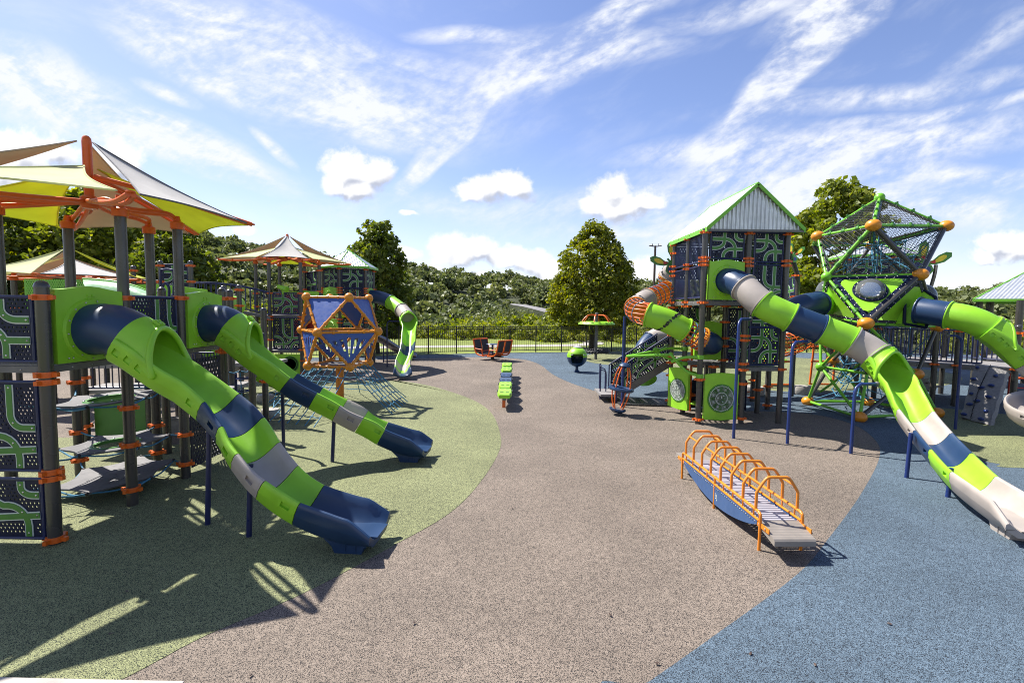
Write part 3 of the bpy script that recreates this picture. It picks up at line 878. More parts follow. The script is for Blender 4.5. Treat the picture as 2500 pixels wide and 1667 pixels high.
def slide(parent, name, pts, cols, tube_end, rad=.29, hw=.275, hood=True, hood_len=.58, foot=None, poles=(), exit_flare=True, label=None, pockets=True, flange=True, tube_cols=None, hood_col='lime', end_raise=.0, tubes=None, trs=None):
    """pts: control points of the slide axis. tubes: [(s0,s1,colour)], trs: [(s0,s1,colour)] by arc length fractions of knots"""
    path = Path(pts)
    root = bpy.data.objects.new(name, None); COL.objects.link(root); root.parent = parent; WLOC[root.name] = WLOC[parent.name]
    if label: root['label'] = label
    K = path.knots
    kk = lambda q: K[int(q)] + (K[min(int(q) + 1, len(K) - 1)] - K[int(q)]) * (q - int(q)) if q < len(K) - 1 else K[-1]
    for (a, b, c) in (tubes or []):
        build(sec_tube(path, kk(a), kk(b), rad, flange=flange), 'tube_section', [M[c], M['bolt']], root, 40)
    hs = kk(tube_end)
    if hood:
        build(sec_hood(path, hs - .02, hs + hood_len, rad * 1.0), 'hood', M[hood_col], root, 50)
    for i, (a, b, c) in enumerate(trs or []):
        A, B = kk(a), kk(b); last = i == len(trs) - 1
        def fn(d, A=A, B=B, i=i, last=last):
            h, tp, bt = hw, .11, -.2
            if i == 0:
                t = min(1, max(0, (d - A) / .85)); h = hw + .055 * (1 - t) + .035 * math.sin(PI * t); tp = .02 + .09 * t; bt = -.2 - .085 * (1 - t)
            if last and exit_flare:
                t = min(1, max(0, (d - A) / (B - A))); h = hw + .05 * t * t; tp = .11 + .03 * math.sin(PI * t) - .14 * max(0, t - .72) / .28 * .9
                bt = -.2 + .03 * t
            return h, tp, bt
        mb = sec_trough(path, A + .004, B - .004, fn=fn)
        o = build(mb, 'bed_section', M[c], root, 35)
        if pockets:
            bx = []
            ds = [A + .1, A + .25, A + .4] if i == 0 else [B - .13]
            if i == 0: ds.append(B - .16)
            if not last:
                for d in ds:
                    p, t, r, u = path.frame(d); M3 = Matrix((t, r, u)).transposed()
                    h, tp, bt = fn(d)
                    for sd in (-1, 1):
                        bx.append((p + r * sd * (h + .005) + u * (tp - .13 if i == 0 else tp - .1), M3, (.08 if i == 0 else .11, .085, .08 if i == 0 else .06)))
                try: carve(o, bx)
                except Exception as e: print('carve failed', e)
    if foot:
        p, t, r, u = path.frame(path.len - foot)
        fx = V((t.x, t.y, 0)).normalized(); mb = MB(); top = p.z - .12
        Mx = Matrix((fx, V((-fx.y, fx.x, 0)), V((0, 0, 1)))).transposed()
        prof = [(-.36, top + .06), (-.2, .08), (-.16, -.01), (.12, -.01), (.15, .07), (.3, top + .03)]
        for yy in (-.13, .13): pass
        vs = [p * 1 + Mx @ V((x, -.16, 0)) + V((0, 0, z - p.z)) for x, z in prof] + [p + Mx @ V((x, .16, 0)) + V((0, 0, z - p.z)) for x, z in prof]
        n = len(prof); mb.add(vs, [tuple(range(n)), tuple(range(2 * n - 1, n - 1, -1))] + [(i, i + n, (i + 1) % n + n, (i + 1) % n) for i in range(n)])
        for sd in (-1, 1):
            for xx in (-.05, .06): mb.box(p + Mx @ V((xx, sd * .163, 0)) + V((0, 0, top * .5 - p.z)), (.018, .014, top * .7), Mx)
        build(mb, 'foot', M[trs[-1][2]], root, 30)
    for (x, y, pt) in poles:
        mb = MB(); top = V(pt); b0 = V((x, y, 0))
        if (V((top.x, top.y, 0)) - b0).length < .08: mb.tube([b0, top], .03, 10)
        else:
            dirv = V((top.x - x, top.y - y, 0)); e = dirv.normalized()
            mb.tube([b0, b0 + V((0, 0, top.z - .16)), b0 + V((0, 0, top.z - .06)) + e * .03, b0 + V((0, 0, top.z)) + e * .12, top], .029, 12)
            mb.ball(top, .045, 10, m=1)
        build(mb, 'support_pole', [M['navy_paint'] if name not in ('tall_tube_slide', 'curling_slide') else M['blue_paint'], M['deck_edge']], root, 40)
    return root, path

def slide_panel(parent, p0, p1, z0, z1, face=-1, ring=.3, cz=None, mat='lime', open_arch=True):
    """moulded green panel with a flanged port and a wavy top"""
    Mx, W = panel_matrix(p0, p1, z0); H = z1 - z0; mb = MB(); cz = H * .46 if cz is None else cz
    n = 28; cx = W / 2; t = .1
    # outline points matched to hole points
    def outline(a):
        ca, sa = math.cos(a), math.sin(a); kx = (W / 2) / max(1e-6, abs(ca)); kz = ((H - cz) if sa > 0 else cz) / max(1e-6, abs(sa)); k = min(kx, kz)
        x, z = cx + ca * k, cz + sa * k
        if sa > 0 and kz <= kx: z += .025 * math.cos((x / W - .5) * 2 * PI)
        return x, z
    angs = sorted(set([2 * PI * i / n for i in range(n)] + [math.atan2(s * (H - cz if s > 0 else cz), c * W / 2) % (2 * PI) for s in (1, -1) for c in (1, -1)]))
    rows = []
    for (y, inner) in ((-t / 2, 0), (t / 2, 0)):
        rows.append([Mx @ V((outline(a)[0], y, outline(a)[1])) for a in angs])
    hol = [[Mx @ V((cx + math.cos(a) * ring, y, cz + math.sin(a) * ring)) for a in angs] for y in (-t / 2, t / 2)]
    mb.grid([hol[0], rows[0], rows[1], hol[1], hol[0]], wrap=True)
    o = build(mb, 'slide_panel', M[mat], parent, 30)
    fb = MB(); yv = face * (t / 2)
    C = Mx @ V((cx, 0, cz)); M3 = Mx.to_3x3() @ Matrix(((1, 0, 0), (0, 0, face), (0, 1, 0)))
    fb.lathe([(ring - .002, t / 2), (ring - .002, t / 2 + .03), (ring + .05, t / 2 + .03), (ring + .065, t / 2 + .001)], 32, C, M3)
    for j in range(14):
        a = 2 * PI * j / 14 + .1
        fb.ball(Mx @ V((cx + math.cos(a) * (ring + .03), yv + face * .032, cz + math.sin(a) * (ring + .03))), .011, 6, m=1)
    for xx in (.12, .17): fb.ball(Mx @ V((xx, yv, .05)), .011, 6, m=1)
    # moulded badge: a small raised grid
    for dx in (-.03, .03):
        for dz in (-.02, .02): fb.box(Mx @ V((cx + dx, yv + face * .004, H - .1 + dz)), (.045, .008, .028), Mx.to_3x3())
    build(fb, 'port_flange', [M[mat], M['bolt']], o, 40)
    return o

# ------------------------------------------------------------------ shade canopies
def sail(parent, apex, t1, t2, mat, sag=.16, n=14, th=.006, belly=.1):
    apex, t1, t2 = V(apex), V(t1), V(t2); mb = MB(); rows = []; c = (apex + t1 + t2) / 3
    for i in range(n + 1):
        row = []
        for j in range(n + 1):
            a = i / n; b = j / n
            p = apex.lerp(t1.lerp(t2, b), a)
            # scalloped edges: each edge curves in to the middle, the cloth dips
            w_b = 4 * b * (1 - b)
            p = p + (c - p) * (sag * (w_b * a ** 3)) + (c - p) * (sag * .9 * (4 * a * (1 - a)) * (1 - w_b))
            p.z -= belly * 4 * a * (1 - a) * (.4 + .6 * w_b)
            row.append(p)
        rows.append(row)
    mb.grid(rows); low = [[q - V((0, 0, th)) for q in row] for row in rows]; mb.grid(low)
    o = build(mb, 'sail', mat, parent, 60, fix=False)
    cb = MB()
    e1 = [r[0] for r in rows]; e2 = [r[-1] for r in rows]
    cb.tube(e1, .011, 6); cb.tube(e2, .011, 6); cb.tube(rows[-1], .011, 6)
    build(cb, 'edge_cable', M['deck_edge'] if mat is M['sail_grey'] else mat, o, 40)
    return o

def canopy(root, cx, cy, z_arm, z_top, rtip, a0, post_xy, z_post, pattern, drop=.0, scale=1.0, rt=None, gap=.1, long=()):
    """mast, forked arms from the post heads, six sails in two tiers"""
    mb = MB(); r = .055 * scale
    mb.lathe([(r, z_arm - .05), (r, z_top - .03), (r * .9, z_top + .02), (r * .5, z_top + .05), (0, z_top + .055)], 14, (cx, cy, 0))
    mb.lathe([(r * 1.5, z_arm - .09), (r * 1.9, z_arm - .05), (r * 1.9, z_arm + .05), (r * 1.3, z_arm + .08)], 14, (cx, cy, 0))
    build(mb, 'mast', M['orange'], root, 40)
    tips = []
    for k in range(6):
        a = R(a0 + 60 * k); rr = rtip if rt is None else rt[k]
        tips.append(V((cx + math.cos(a) * rr, cy + math.sin(a) * rr, z_post + .03 - drop)))
    for (x, y) in post_xy:
        h = V((x, y, z_post)); c = V((cx, cy, z_arm)); mb = MB()
        mb.lathe([(.07, z_post - .09), (.088, z_post - .085), (.088, z_post + .005), (.05, z_post + .03), (.034, z_post + .1)], 14, (x, y, 0))
        d = (h - c); d.z = 0; L_ = d.length; d.normalize(); s = V((-d.y, d.x, 0))
        near = sorted(tips, key=lambda t: (t.xy - h.xy).length)[:2]
        yk = h + V((0, 0, .12))
        for sg, tp in ((1, near[0]), (-1, near[1])):
            e = tp - yk; tp_in = yk + e * .32 + V((0, 0, .04)); sgn = 1 if e.dot(s) > 0 else -1
            inn = c + d * .09 + s * sgn * .05
            mb.tube(crom([inn, inn.lerp(yk, .45) + s * sgn * .1 + V((0, 0, -.03)), yk + s * sgn * .1 - d * .12 + V((0, 0, .0)), yk + V((0, 0, -.06))], 6), .026 * scale, 8)
        build(mb, 'yoke', M['orange'], root, 40)
    for k, tp in enumerate(tips):
        c = V((cx, cy, z_arm + (.36 if k in long else .0))); mb = MB(); d = (tp - c)
        if k in long: kn = c + d * .82; kn.z = tp.z + .1
        else: kn = c + d * .8; kn.z = tp.z + .0
        s = V((-d.y, d.x, 0)).normalized()
        for sg in (-1, 1):
            q = s * sg * .05
            mb.tube(crom([c + q * .6 + d * .04, c + d * .45 + q + V((0, 0, .03 if k in long else -.06)), kn + q + V((0, 0, 0 if k in long else -.05)), tp + q * .5 - V((0, 0, 0 if k in long else .03))], 4), .028 * scale, 8)
        mb.tube([kn - s * .05, kn + s * .05], .024, 6); mb.lathe([(.04, -.01), (.045, .0), (.04, .01)], 10, tp, None)
        build(mb, 'arm', M['orange'], root, 40)
    for k in range(6):
        mat, hi = pattern[k]
        az = z_top - .04 if hi else z_arm + .45
        a = R(a0 + 60 * k + 30)
        ap = V((cx + math.cos(a) * .1, cy + math.sin(a) * .1, az))
        ta, tb2 = tips[k], tips[(k + 1) % 6]; dd = (tb2 - ta).normalized() * gap
        sail(root, ap, ta + dd, tb2 - dd, M[mat], belly=.1 if hi else .04)
    return tips
# ================================================================== near left: shaded play structure with two slides
L1 = thing('shaded_play_structure', 'near shaded play structure with two green and navy slides and dark posts', 'play structure', (-5.3, 6.4, 0))
PA, PB, PC, PG = (-4.9, 5.05), (-4.86, 6.06), (-4.84, 7.05), (-4.87, 8.12)
PD, PE, PF = (-5.6, 7.52), (-6.46, 7.1), (-6.36, 6.02)
post(L1, *PA, 2.79, (2.64, 1.83, 1.75, .79, .72, .05))
post(L1, *PB, 3.74, (2.65, 1.27, .79, .21), cap=False)
post(L1, *PC, 3.74, (2.67, .66, .22), cap=False)
post(L1, *PD, 3.74, (.67, .24), cap=False)
post(L1, *PE, 3.74, (1.41, .66, .24), cap=False)
post(L1, *PF, 3.74, (1.9,), cap=False)
post(L1, *PG, 2.84, (2.68, 1.85, 1.79))
post(L1, -5.98, 5.05, 2.79, (2.64, 1.83))
post(L1, -5.93, 8.2, 2.84, (2.68, 1.8))
post(L1, -4.86, 8.98, 1.5, (.12,)); post(L1, -5.6, 9.6, 2.86, (2.7, 1.8, .3))
DZ = 1.93
deck(L1, [(-4.87, 5.05), (-4.87, 6.06), (-5.96, 6.0), (-5.98, 5.05)], DZ)
deck(L1, [(-4.87, 7.07), (-4.87, 8.12), (-5.93, 8.2), (-6.4, 7.15), (-5.6, 7.5)], DZ)
slide_panel(L1, (PA[0], PA[1] + .09), (PB[0], PB[1] - .08), DZ + .0, 2.75, -1, .295, cz=.35)
slide_panel(L1, (PC[0], PC[1] + .09), (PG[0], PG[1] - .08), DZ + .0, 2.76, -1, .295, cz=.35)
route_panel(L1, (PB[0], PB[1] + .1), (PC[0], PC[1] - .1), DZ + .04, 2.66, [[(.55, .98), (.55, .02)], [(.82, .98), (.82, .6), (.86, .42), (.99, .38)], [(.1, .3), (.4, .3), (.6, .05)]], .05, .03, tw=.075)
tA = [[(.66, .98), (.66, .84)] + arc(.83, .84, .17, .19, 180, 270) + [(.975, .65)], [(.5, .52)] + arc(.5, .22, .2, .3, 90, 0) + [(.7, .03)], [(.7, .32), (.975, .32)], [(.05, .8), (.4, .8)]]
tB = [[(.7, .98), (.7, .64)] + arc(.84, .64, .14, .155, 180, 270) + [(.975, .485)], [(.45, .42)] + arc(.55, .14, .23, .25, 100, 0) + [(.78, .02)], [(.3, .2), (.975, .235)]]
tC = [[(.77, .98), (.77, .88)] + arc(.9, .88, .13, .14, 180, 270) + [(.975, .74)], [(.5, .6)] + arc(.6, .2, .24, .36, 100, 0) + [(.84, .02)], [(.3, .33), (.975, .39)]]
px0, px1 = (-5.92, 5.03), (-4.995, 5.03)
for (z0, z1, tr) in ((1.98, 2.63, tA), (.815, 1.74, tB), (.075, .70, tC)):
    route_panel(L1, px0, px1, z0, z1, tr, .044, .026, bolts=True, tw=.085, solid=.06)
# canopy
canopy(L1, -5.68, 6.58, 3.93, 4.74, 2.02, -40, [PB, PC, PD, PE, PF], 3.74,
       [('sail_grey', True), ('sail_lime', False), ('sail_beige', True), ('sail_lime', False), ('sail_beige', True), ('sail_cream_lit_lime', False)], rt=[2.1, 1.93, 1.75, 1.85, 2.1, 2.4], gap=.12, long=(1, 2))  # last low sail: lime cloth, sunlight painted in as a paler colour
# hanging step mats and their ropes inside the ring of posts
def step_mat(z, tilt, hole, c=(-5.6, 6.62), rot=0, sc=1.0):
    mb = MB(); n = 6; o_, i_ = [], []
    for k in range(48):
        a = 2 * PI * k / 48; q = (a + rot) % (PI / 3) - PI / 6
        rr = sc * (.46 + .17 * (abs(q) / (PI / 6)) ** 2.2)
        o_.append((math.cos(a) * rr, math.sin(a) * rr)); i_.append((math.cos(a) * .24, math.sin(a) * .24))
    g = lambda p, dz: V((c[0] + p[0], c[1] + p[1], z + tilt[0] * p[0] + tilt[1] * p[1] + .35 * (p[0] ** 2 + p[1] ** 2) * .3 + dz))
    if hole: mb.grid([[g(p, .01) for p in i_], [g(p, .01) for p in o_], [g(p, -.01) for p in o_], [g(p, -.01) for p in i_], [g(p, .01) for p in i_]], wrap=True)
    else:
        mb.grid([[g((p[0] * t, p[1] * t), .01) for p in o_] for t in (.02, .5, 1)] + [[g(p, -.01) for p in o_]] + [[g((p[0] * t, p[1] * t), -.01) for p in o_] for t in (.5, .02)], wrap=True)
        for q in range(14): a = q * 2.4; rr = .09 * math.sqrt(q); mb.lathe([(.02, 0), (.016, .006), (0, .007)], 6, g((math.cos(a) * rr, math.sin(a) * rr), .009))
    o = build(mb, 'step_mat', M['pad'], L1, 40)
    if hole:
        rb = MB(); rb.grid([[g((p[0] * t, p[1] * t), dz) for p in i_] for t, dz in ((.98, -.018), (.98, .022), (1.16, .022), (1.2, .011))], wrap=True)
        for q in range(8): a = 2 * PI * q / 8; rb.ball(g((.265 * math.cos(a), .265 * math.sin(a)), .026), .013, 6, m=1)
        build(rb, 'ring_rim', [M['track'], M['bolt']], o, 40)
    rp = MB(); ps = [PB, PC, PD, PE, PF, (-5.5, 5.75)]
    for k in range(6):
        a = -rot + PI / 3 * k; tip = g((math.cos(a) * .6 * sc, math.sin(a) * .6 * sc), 0)
        best = min(ps, key=lambda p: (V((p[0], p[1])) - tip.xy).length)
        ez = z + .05
        rp.tube([tip, V((best[0], best[1], ez)).lerp(tip, .5) - V((0, 0, .015)), V((best[0], best[1], ez))], .011, 6)
        a2 = -rot + PI / 3 * (k + 1); tip2 = g((math.cos(a2) * .6 * sc, math.sin(a2) * .6 * sc), -.015)
        mid = g((math.cos((a + a2) / 2) * .5 * sc, math.sin((a + a2) / 2) * .5 * sc), -.045)
        rp.tube(crom([tip, mid, tip2], 4), .011, 6)
        rp.ball(tip, .024, 8, m=1)
    build(rp, 'support_rope', [M['rope'], M['dark']], o, 40)
step_mat(1.25, (.05, .05), True, (-5.55, 6.6), .2)
step_mat(.62, (.03, .02), True, (-5.5, 6.62), .5)
step_mat(.17, (.05, .07), False, (-5.5, 6.6), .3, 1.1)
# slides
s1 = [(-4.87, 5.55, 2.28), (-4.58, 5.56, 2.28), (-4.3, 5.58, 2.13), (-3.93, 5.6, 1.80), (-3.41, 5.55, 1.42), (-3.09, 5.42, 1.18), (-2.84, 5.27, .93), (-2.54, 5.15, .68), (-2.18, 5.1, .46), (-1.75, 5.06, .305), (-1.38, 5.03, .275)]
tr = [(1.72, 4, 'lime'), (4, 5, 'navy'), (5, 6, 'lime'), (6, 7, 'beige'), (7, 8, 'lime'), (8, 10, 'navy')]
slide(L1, 'open_slide', s1, None, 1.72, tubes=[(.1, 1.74, 'navy')], trs=tr, hood_len=.58, foot=.28, poles=[(-3.56, 5.53, (-3.5, 5.53, 1.29)), (-2.92, 5.25, (-2.9, 5.28, .82))], label='nearest slide, navy tube into green, navy and grey open bed', flange=False)
s2 = [(-4.87, 7.6, 2.28), (-4.58, 7.61, 2.28), (-4.34, 7.63, 2.13), (-4.04, 7.68, 1.78), (-3.6, 7.78, 1.36), (-3.2, 7.86, 1.1), (-2.83, 7.93, .89), (-2.475, 7.94, .70), (-2.15, 8.03, .48), (-1.75, 8.05, .31), (-1.39, 8.02, .275)]
slide(L1, 'open_slide', s2, None, 1.6, tubes=[(.1, 1.62, 'navy')], trs=[(1.6,) + tr[0][1:]] + tr[1:], hood_len=.56, foot=.28, poles=[(-3.97, 8.3, (-3.8, 8.08, 1.22)), (-2.96, 7.87, (-2.93, 7.9, .75))], label='farther of two open slides, navy tube into green bed', flange=False)
# perforated screen under the second slide, rails and ramp at the back of the deck
Mx, W = panel_matrix((-4.85, 7.2), (-4.86, 8.0), .1); mb = MB(); perforated(mb, W, 1.65, .07, .042, Mx)
build(mb, 'screen_panel', M['navy_plate'], L1, 30)
for (a, b, z0, z1, n) in (((-7.9, 8.9), (-5.7, 9.2), 1.0, 1.66, 20), ((-8.6, 10.2), (-5.4, 10.5), 1.3, 1.95, 26)):
    bar_panel(L1, a, b, z0, z1, n)
mb = MB(); mb.beam((-8.2, 9.3, .92), (-5.4, 9.6, .95), .9, .07); mb.beam((-9, 10.4, 1.25), (-5.2, 10.8, 1.3), .9, .07); mb.beam((-6.1, 8.5, 1.6), (-7.6, 8.7, 1.5), .9, .06)
build(mb, 'ramp', M['deck'], L1, 0)
for (x, y, zt, cl) in ((-7.9, 8.85, 2.2, (.3, 1.2)), (-6.9, 9.1, 2.2, (1.1,)), (-6.6, 10.1, 2.8, (1.0,)), (-5.45, 10.6, 2.5, (.9,)), (-7.6, 10.9, 2.8, (1.2, .4))):
    post(L1, x, y, zt, cl)
for (a, b) in (((-7.85, 9.0), (-6.95, 9.12)), ((-6.5, 9.9), (-5.7, 10.1))):
    mb = MB(); Mx, W = panel_matrix(a, b, .06)
    mb.prism([(0, 0), (W, 0), (W, .8), (W * .75, .86), (W * .25, .86), (0, .8)], -.025, .025, Mx)
    build(mb, 'play_panel', M['lime_dark'], L1, 30)
# rope net between the back posts
mb = MB()
for i in range(5):
    for j in range(4):
        p = V((-5.5 + .14 * i - .02 * j, 8.6 + .16 * i, .25 + .36 * j)); 
        if j < 3: mb.tube([p, p + V((-.02, 0, .36))], .011, 5)
        if i < 4: mb.tube([p, p + V((.07, .08, -.03)), p + V((.14, .16, 0))], .011, 5)
        mb.ball(p, .022, 6, m=1)
build(mb, 'climbing_net', [M['rope'], M['dark']], L1, 40)
# step ladder of small hoops
mb = MB(); mb.tube([(-5.15, 8.95, 0), (-5.15, 8.95, 1.3)], .026, 8)
for k in range(5): mb.tube([(-5.15, 8.95, .25 + .24 * k), (-5.0, 8.8, .25 + .24 * k), (-4.9, 8.95, .25 + .24 * k), (-5.0, 9.1, .25 + .24 * k), (-5.15, 8.95, .25 + .24 * k)], .014, 6)
build(mb, 'pod_climber', M['navy_paint'], L1, 40)

# ================================================================== behind it: low structure with second canopy
L2 = thing('low_play_structure', 'low play structure with cream and yellow shade sails behind the near posts', 'play structure', (-10.5, 12.8, 0))
c2 = (-11.85, 13.0); hexp = [(c2[0] + 1.05 * math.cos(R(a)), c2[1] + 1.05 * math.sin(R(a))) for a in range(-10, 350, 60)]
for p in hexp: post(L2, *p, 3.2, (2.4, 1.2), cap=False)
deck(L2, hexp, 1.3)
canopy(L2, *c2, 3.3, 4.02, 2.0, -5, hexp, 3.2, [('sail_lime', True), ('sail_beige', False), ('sail_beige', True), ('sail_cream_lit_lime', False), ('sail_cream_lit_lime', True), ('sail_grey', False)])
for (px, py0, zt) in ((391, 638, 3.72), (464.6, 638, 3.72), (324.5, 650, 3.6), (544, 700, 2.9), (583, 697, 2.95), (474, 705, 2.8)):
    p = at(px, py0, 13.2); post(L2, p.x, 13.2, p.z, (p.z - .12, p.z - .55))
pa, pb = at(398, 650, 13.2), at(458, 650, 13.2)
route_panel(L2, (pa.x, 13.2), (pb.x, 13.2), 2.95, 3.62, TRACK1, .07, .04)
bar_panel(L2, (-9.4, 13.3), (-10.2, 13.4), 2.55, 3.2, 8)
deck(L2, [(-10.6, 12.9), (-8.2, 13.0), (-7.6, 14.2), (-10.6, 14.4)], 2.1)
# perforated green wall and pale curved sheet of the crawl tunnel
w0, w1 = at(60, 700, 10.6), at(300, 700, 10.6)
Mx, W = panel_matrix((w0.x, 10.6), (w1.x, 10.6), 2.3); mb = MB(); perforated(mb, W, .78, .05, .03, Mx)
build(mb, 'mesh_wall', M['lime_paint'], L2, 30)
mb = MB(); rows = []
for i in range(13):
    t = i / 12; top = at(202 + 190 * t, 681 + 8 * t + 40 * t ** 3, 10.2); low = at(240 + 160 * t, 742 + 10 * t, 9.9)
    rows.append([top + V((0, .1, -.03)), top, top.lerp(low, .35) + V((0, -.1, .06)), top.lerp(low, .7) + V((0, -.1, .05)), low])
mb.grid(rows); mb.grid([[p + V((0, .02, 0)) for p in r] for r in rows]); mb.tube([r[1] for r in rows], .022, 8, m=1)
build(mb, 'curved_sheet', [M['pale_lime'], M['lime_paint']], L2, 60)
mb = MB(); w0, w1 = at(318, 690, 11.4), at(505, 700, 11.4); Mx, W = panel_matrix((w0.x, 11.4), (w1.x, 11.4), 2.2)
mb.prism([(0, 0), (W, 0), (W, .72), (W * .6, .8), (W * .3, .84), (0, .8)], -.02, .02, Mx)
build(mb, 'side_panel', M['lime'], L2, 30)
# navy handrail loops
mb = MB()
for (xa, xb, yt, yb) in ((392, 424, 659, 740), (397, 412, 692, 740)):
    a, b = at(xa, yt, 9.0), at(xb, yt, 9.0); a0, b0 = at(xa, yb, 9.0), at(xb, yb, 9.0)
    mb.tube(crom([a0, a + V((0, 0, -.06)), a + V((.05, 0, 0)), b - V((.06, 0, 0)), b - V((0, 0, .08)), b0], 5), .024, 8)
build(mb, 'handrail', M['navy_paint'], L2, 40)
# moulded lime tunnel mouth by the bridge
mb = MB(); c = at(552, 746, 13.4)
mb.lathe([(.27, -.5), (.27, .18), (.25, .22), (.2, .22), (.2, -.5)], 20, c, Matrix.Rotation(R(90), 3, 'X') @ Matrix.Rotation(R(90), 3, 'Z'))
build(mb, 'crawl_tunnel', M['lime'], L2, 40)
s3 = [(-9.6, 13.75, 1.62), (-9.1, 13.8, 1.5), (-8.55, 13.9, 1.2), (-7.95, 14.0, .86), (-7.45, 14.05, .6), (-6.95, 14.1, .38), (-6.4, 14.1, .28)]
slide(L2, 'short_slide', s3, None, 1, hood=False, tubes=[], trs=[(0, 3, 'lime'), (3, 4.2, 'beige'), (4.2, 5, 'lime'), (5, 6, 'navy')], poles=[(-8.2, 14.25, (-8.15, 14.1, .85)), (-7.3, 14.3, (-7.25, 14.15, .45))], pockets=False, label='short green and grey slide half hidden behind the larger slides')

# ================================================================== middle distance: canopy tower and arched bridge
L3 = thing('canopy_tower', 'canopy tower with white and beige sails beside the hexagonal roof tower', 'play structure', (-8.5, 18.4, 0))
m1, m2, m3, m4, m5, m6 = (-8.82, 17.6), (-7.68, 17.6), (-7.42, 18.65), (-9.75, 18.45), (-8.35, 19.5), (-9.3, 19.4)
for p, cl in ((m1, (3.0, 2.15, 2.05, 1.3, .1)), (m2, (3.0, 2.15, 2.05, .95, .55, .1)), (m3, (3.9, 3.1, 2.4, 1.5)), (m4, (3.0, 2.5)), (m5, (3.9, 3.2, 2.3)), (m6, (3.0, 2.2))):
    post(L3, *p, 4.2, cl, cap=False)
deck(L3, [m1, m2, m3, m5, m6, m4], 2.2); deck(L3, [m1, m2, m3, m5, m6, m4], .92)
cxy = (-8.55, 18.5)
canopy(L3, *cxy, 4.35, 5.2, 2.05, -100, [m1, m2, m3, m4, m5, m6], 4.2, [('sail_grey', True), ('sail_cream_lit_lime', False), ('sail_beige', True), ('sail_lime', False), ('sail_beige', True), ('sail_cream_lit_lime', False)], rt=[1.6, 1.8, 2.3, 2.0, 2.0, 2.3])
mpan = plain('maroon_backed_plate', (.03, .016, .05), .5)
route_panel(L3, (m1[0] + .12, m1[1]), (m2[0] - .08, m2[1]), 2.26, 3.0, TRACK1, .062, .038, plate=mpan)
route_panel(L3, (m1[0] + .12, m1[1]), (m2[0] - .08, m2[1]), .98, 2.1, TRACK2, .062, .038)
route_panel(L3, (m5[0] + .1, m5[1]), (m3[0] - .1, m3[1]), 3.15, 3.86, TRACK3, .08, .045)
# red backing seen through the holes: the far wall of the upper deck
mb = MB(); mb.box((-8.7, 19.5, 2.62), (1.0, .02, .7)); mb.box((-8.5, 19.6, 1.5), (.9, .02, .9)); build(mb, 'back_panel', M['red'], L3, 0)
Mx, W = panel_matrix((m2[0] + .05, m2[1] + .08), (m3[0] - .02, m3[1] - .1), 2.25); mb = MB(); mb.prism([(0, 0), (W, 0), (W, .85), (0, .85)], -.04, .04, Mx)
mb.lathe([(.26, 0), (.26, .012), (0, .012)], 24, Mx @ V((W / 2, -.042, .42)), Mx.to_3x3() @ Matrix.Rotation(R(90), 3, 'X'), m=1)
build(mb, 'play_panel', [M['lime'], M['track']], L3, 30)
Mx, W = panel_matrix((m1[0] + .15, m1[1]), (m2[0] - .06, m2[1]), .06); mb = MB(); mb.prism([(0, 0), (W, 0), (W, .72), (0, .72)], -.03, .03, Mx)
for rr in (.3, .24): mb.lathe([(rr, 0), (rr, .012), (rr - .03, .012), (rr - .03, 0)], 28, Mx @ V((W * .62, -.03, .36)), Mx.to_3x3() @ Matrix.Rotation(R(90), 3, 'X'), m=1)
build(mb, 'play_panel', [M['lime'], M['track']], L3, 30)
slide_panel(L3, (m6[0], m6[1] + .2), (m5[0] + .1, m5[1] + .2), 2.2, 3.1, -1, .3)
mb = MB(); c = at(690, 703, 17.55); ax = V((.9, -.3, -.25)).normalized(); q = ax.to_track_quat('Z', 'Y').to_matrix()
mb.lathe([(.05, -.22), (.075, -.2), (.075, -.05), (.095, -.04), (.095, .1), (.11, .12), (.11, .2), (.08, .21), (0, .21)], 14, c, q)
mb.tube([c - V((0, 0, .22)), c], .03, 8)
build(mb, 'telescope', M['lime'], L3, 40)
# arched bridge
ba, bb = V((-8.85, 17.55, 0)), V((-12.1, 15.7, 0)); off = (bb - ba).normalized(); nrm = V((-off.y, off.x, 0)) * 1.0
br_ = bpy.data.objects.new('arched_bridge', None); COL.objects.link(br_); br_.parent = L3; WLOC[br_.name] = WLOC[L3.name]
for sgn in (0, 1):
    a, b = ba + nrm * sgn, bb + nrm * sgn
    bar_panel(br_, a, b, 2.24, 3.0, 26, arch=.28, r=.013)
mb = MB(); rows = []
for i in range(15):
    t = i / 14; z = 2.17 + .28 * 4 * t * (1 - t); p = ba.lerp(bb, t)
    rows.append([p + V((0, 0, z - .1)), p + V((0, 0, z)), p + nrm + V((0, 0, z)), p + nrm + V((0, 0, z - .1))])
mb.grid(rows, wrap=True); build(mb, 'deck', M['deck_edge'], br_, 30)

# ================================================================== hexagonal roof tower with spiral slide
L4 = thing('hexagonal_roof_tower', 'tower with small hexagonal corrugated roof and twisting tube slide by the fence', 'play structure', (-7.24, 21.47, 0))
hc = V((-7.24, 21.47, 0)); hx = [(hc.x + 1.07 * math.cos(R(-152 + 60 * k)), hc.y + 1.07 * math.sin(R(-152 + 60 * k))) for k in range(6)]
for p in hx: post(L4, *p, 4.2, (4.12, 3.32, 3.22, 3.12, 2.0, 1.85, 1.2, 1.05), cap=False)
deck(L4, hx, 2.55); deck(L4, hx, 1.2)
def edge(k, s=.1):
    a, b = V((*hx[k % 6], 0)), V((*hx[(k + 1) % 6], 0)); d = (b - a).normalized() * s
    return (a + d)[:2], (b - d)[:2]
for k in (0, 1, 2, 3, 4):
    a, b = edge(k); route_panel(L4, a, b, 3.34, 4.1, TRACK1, .075, .045)
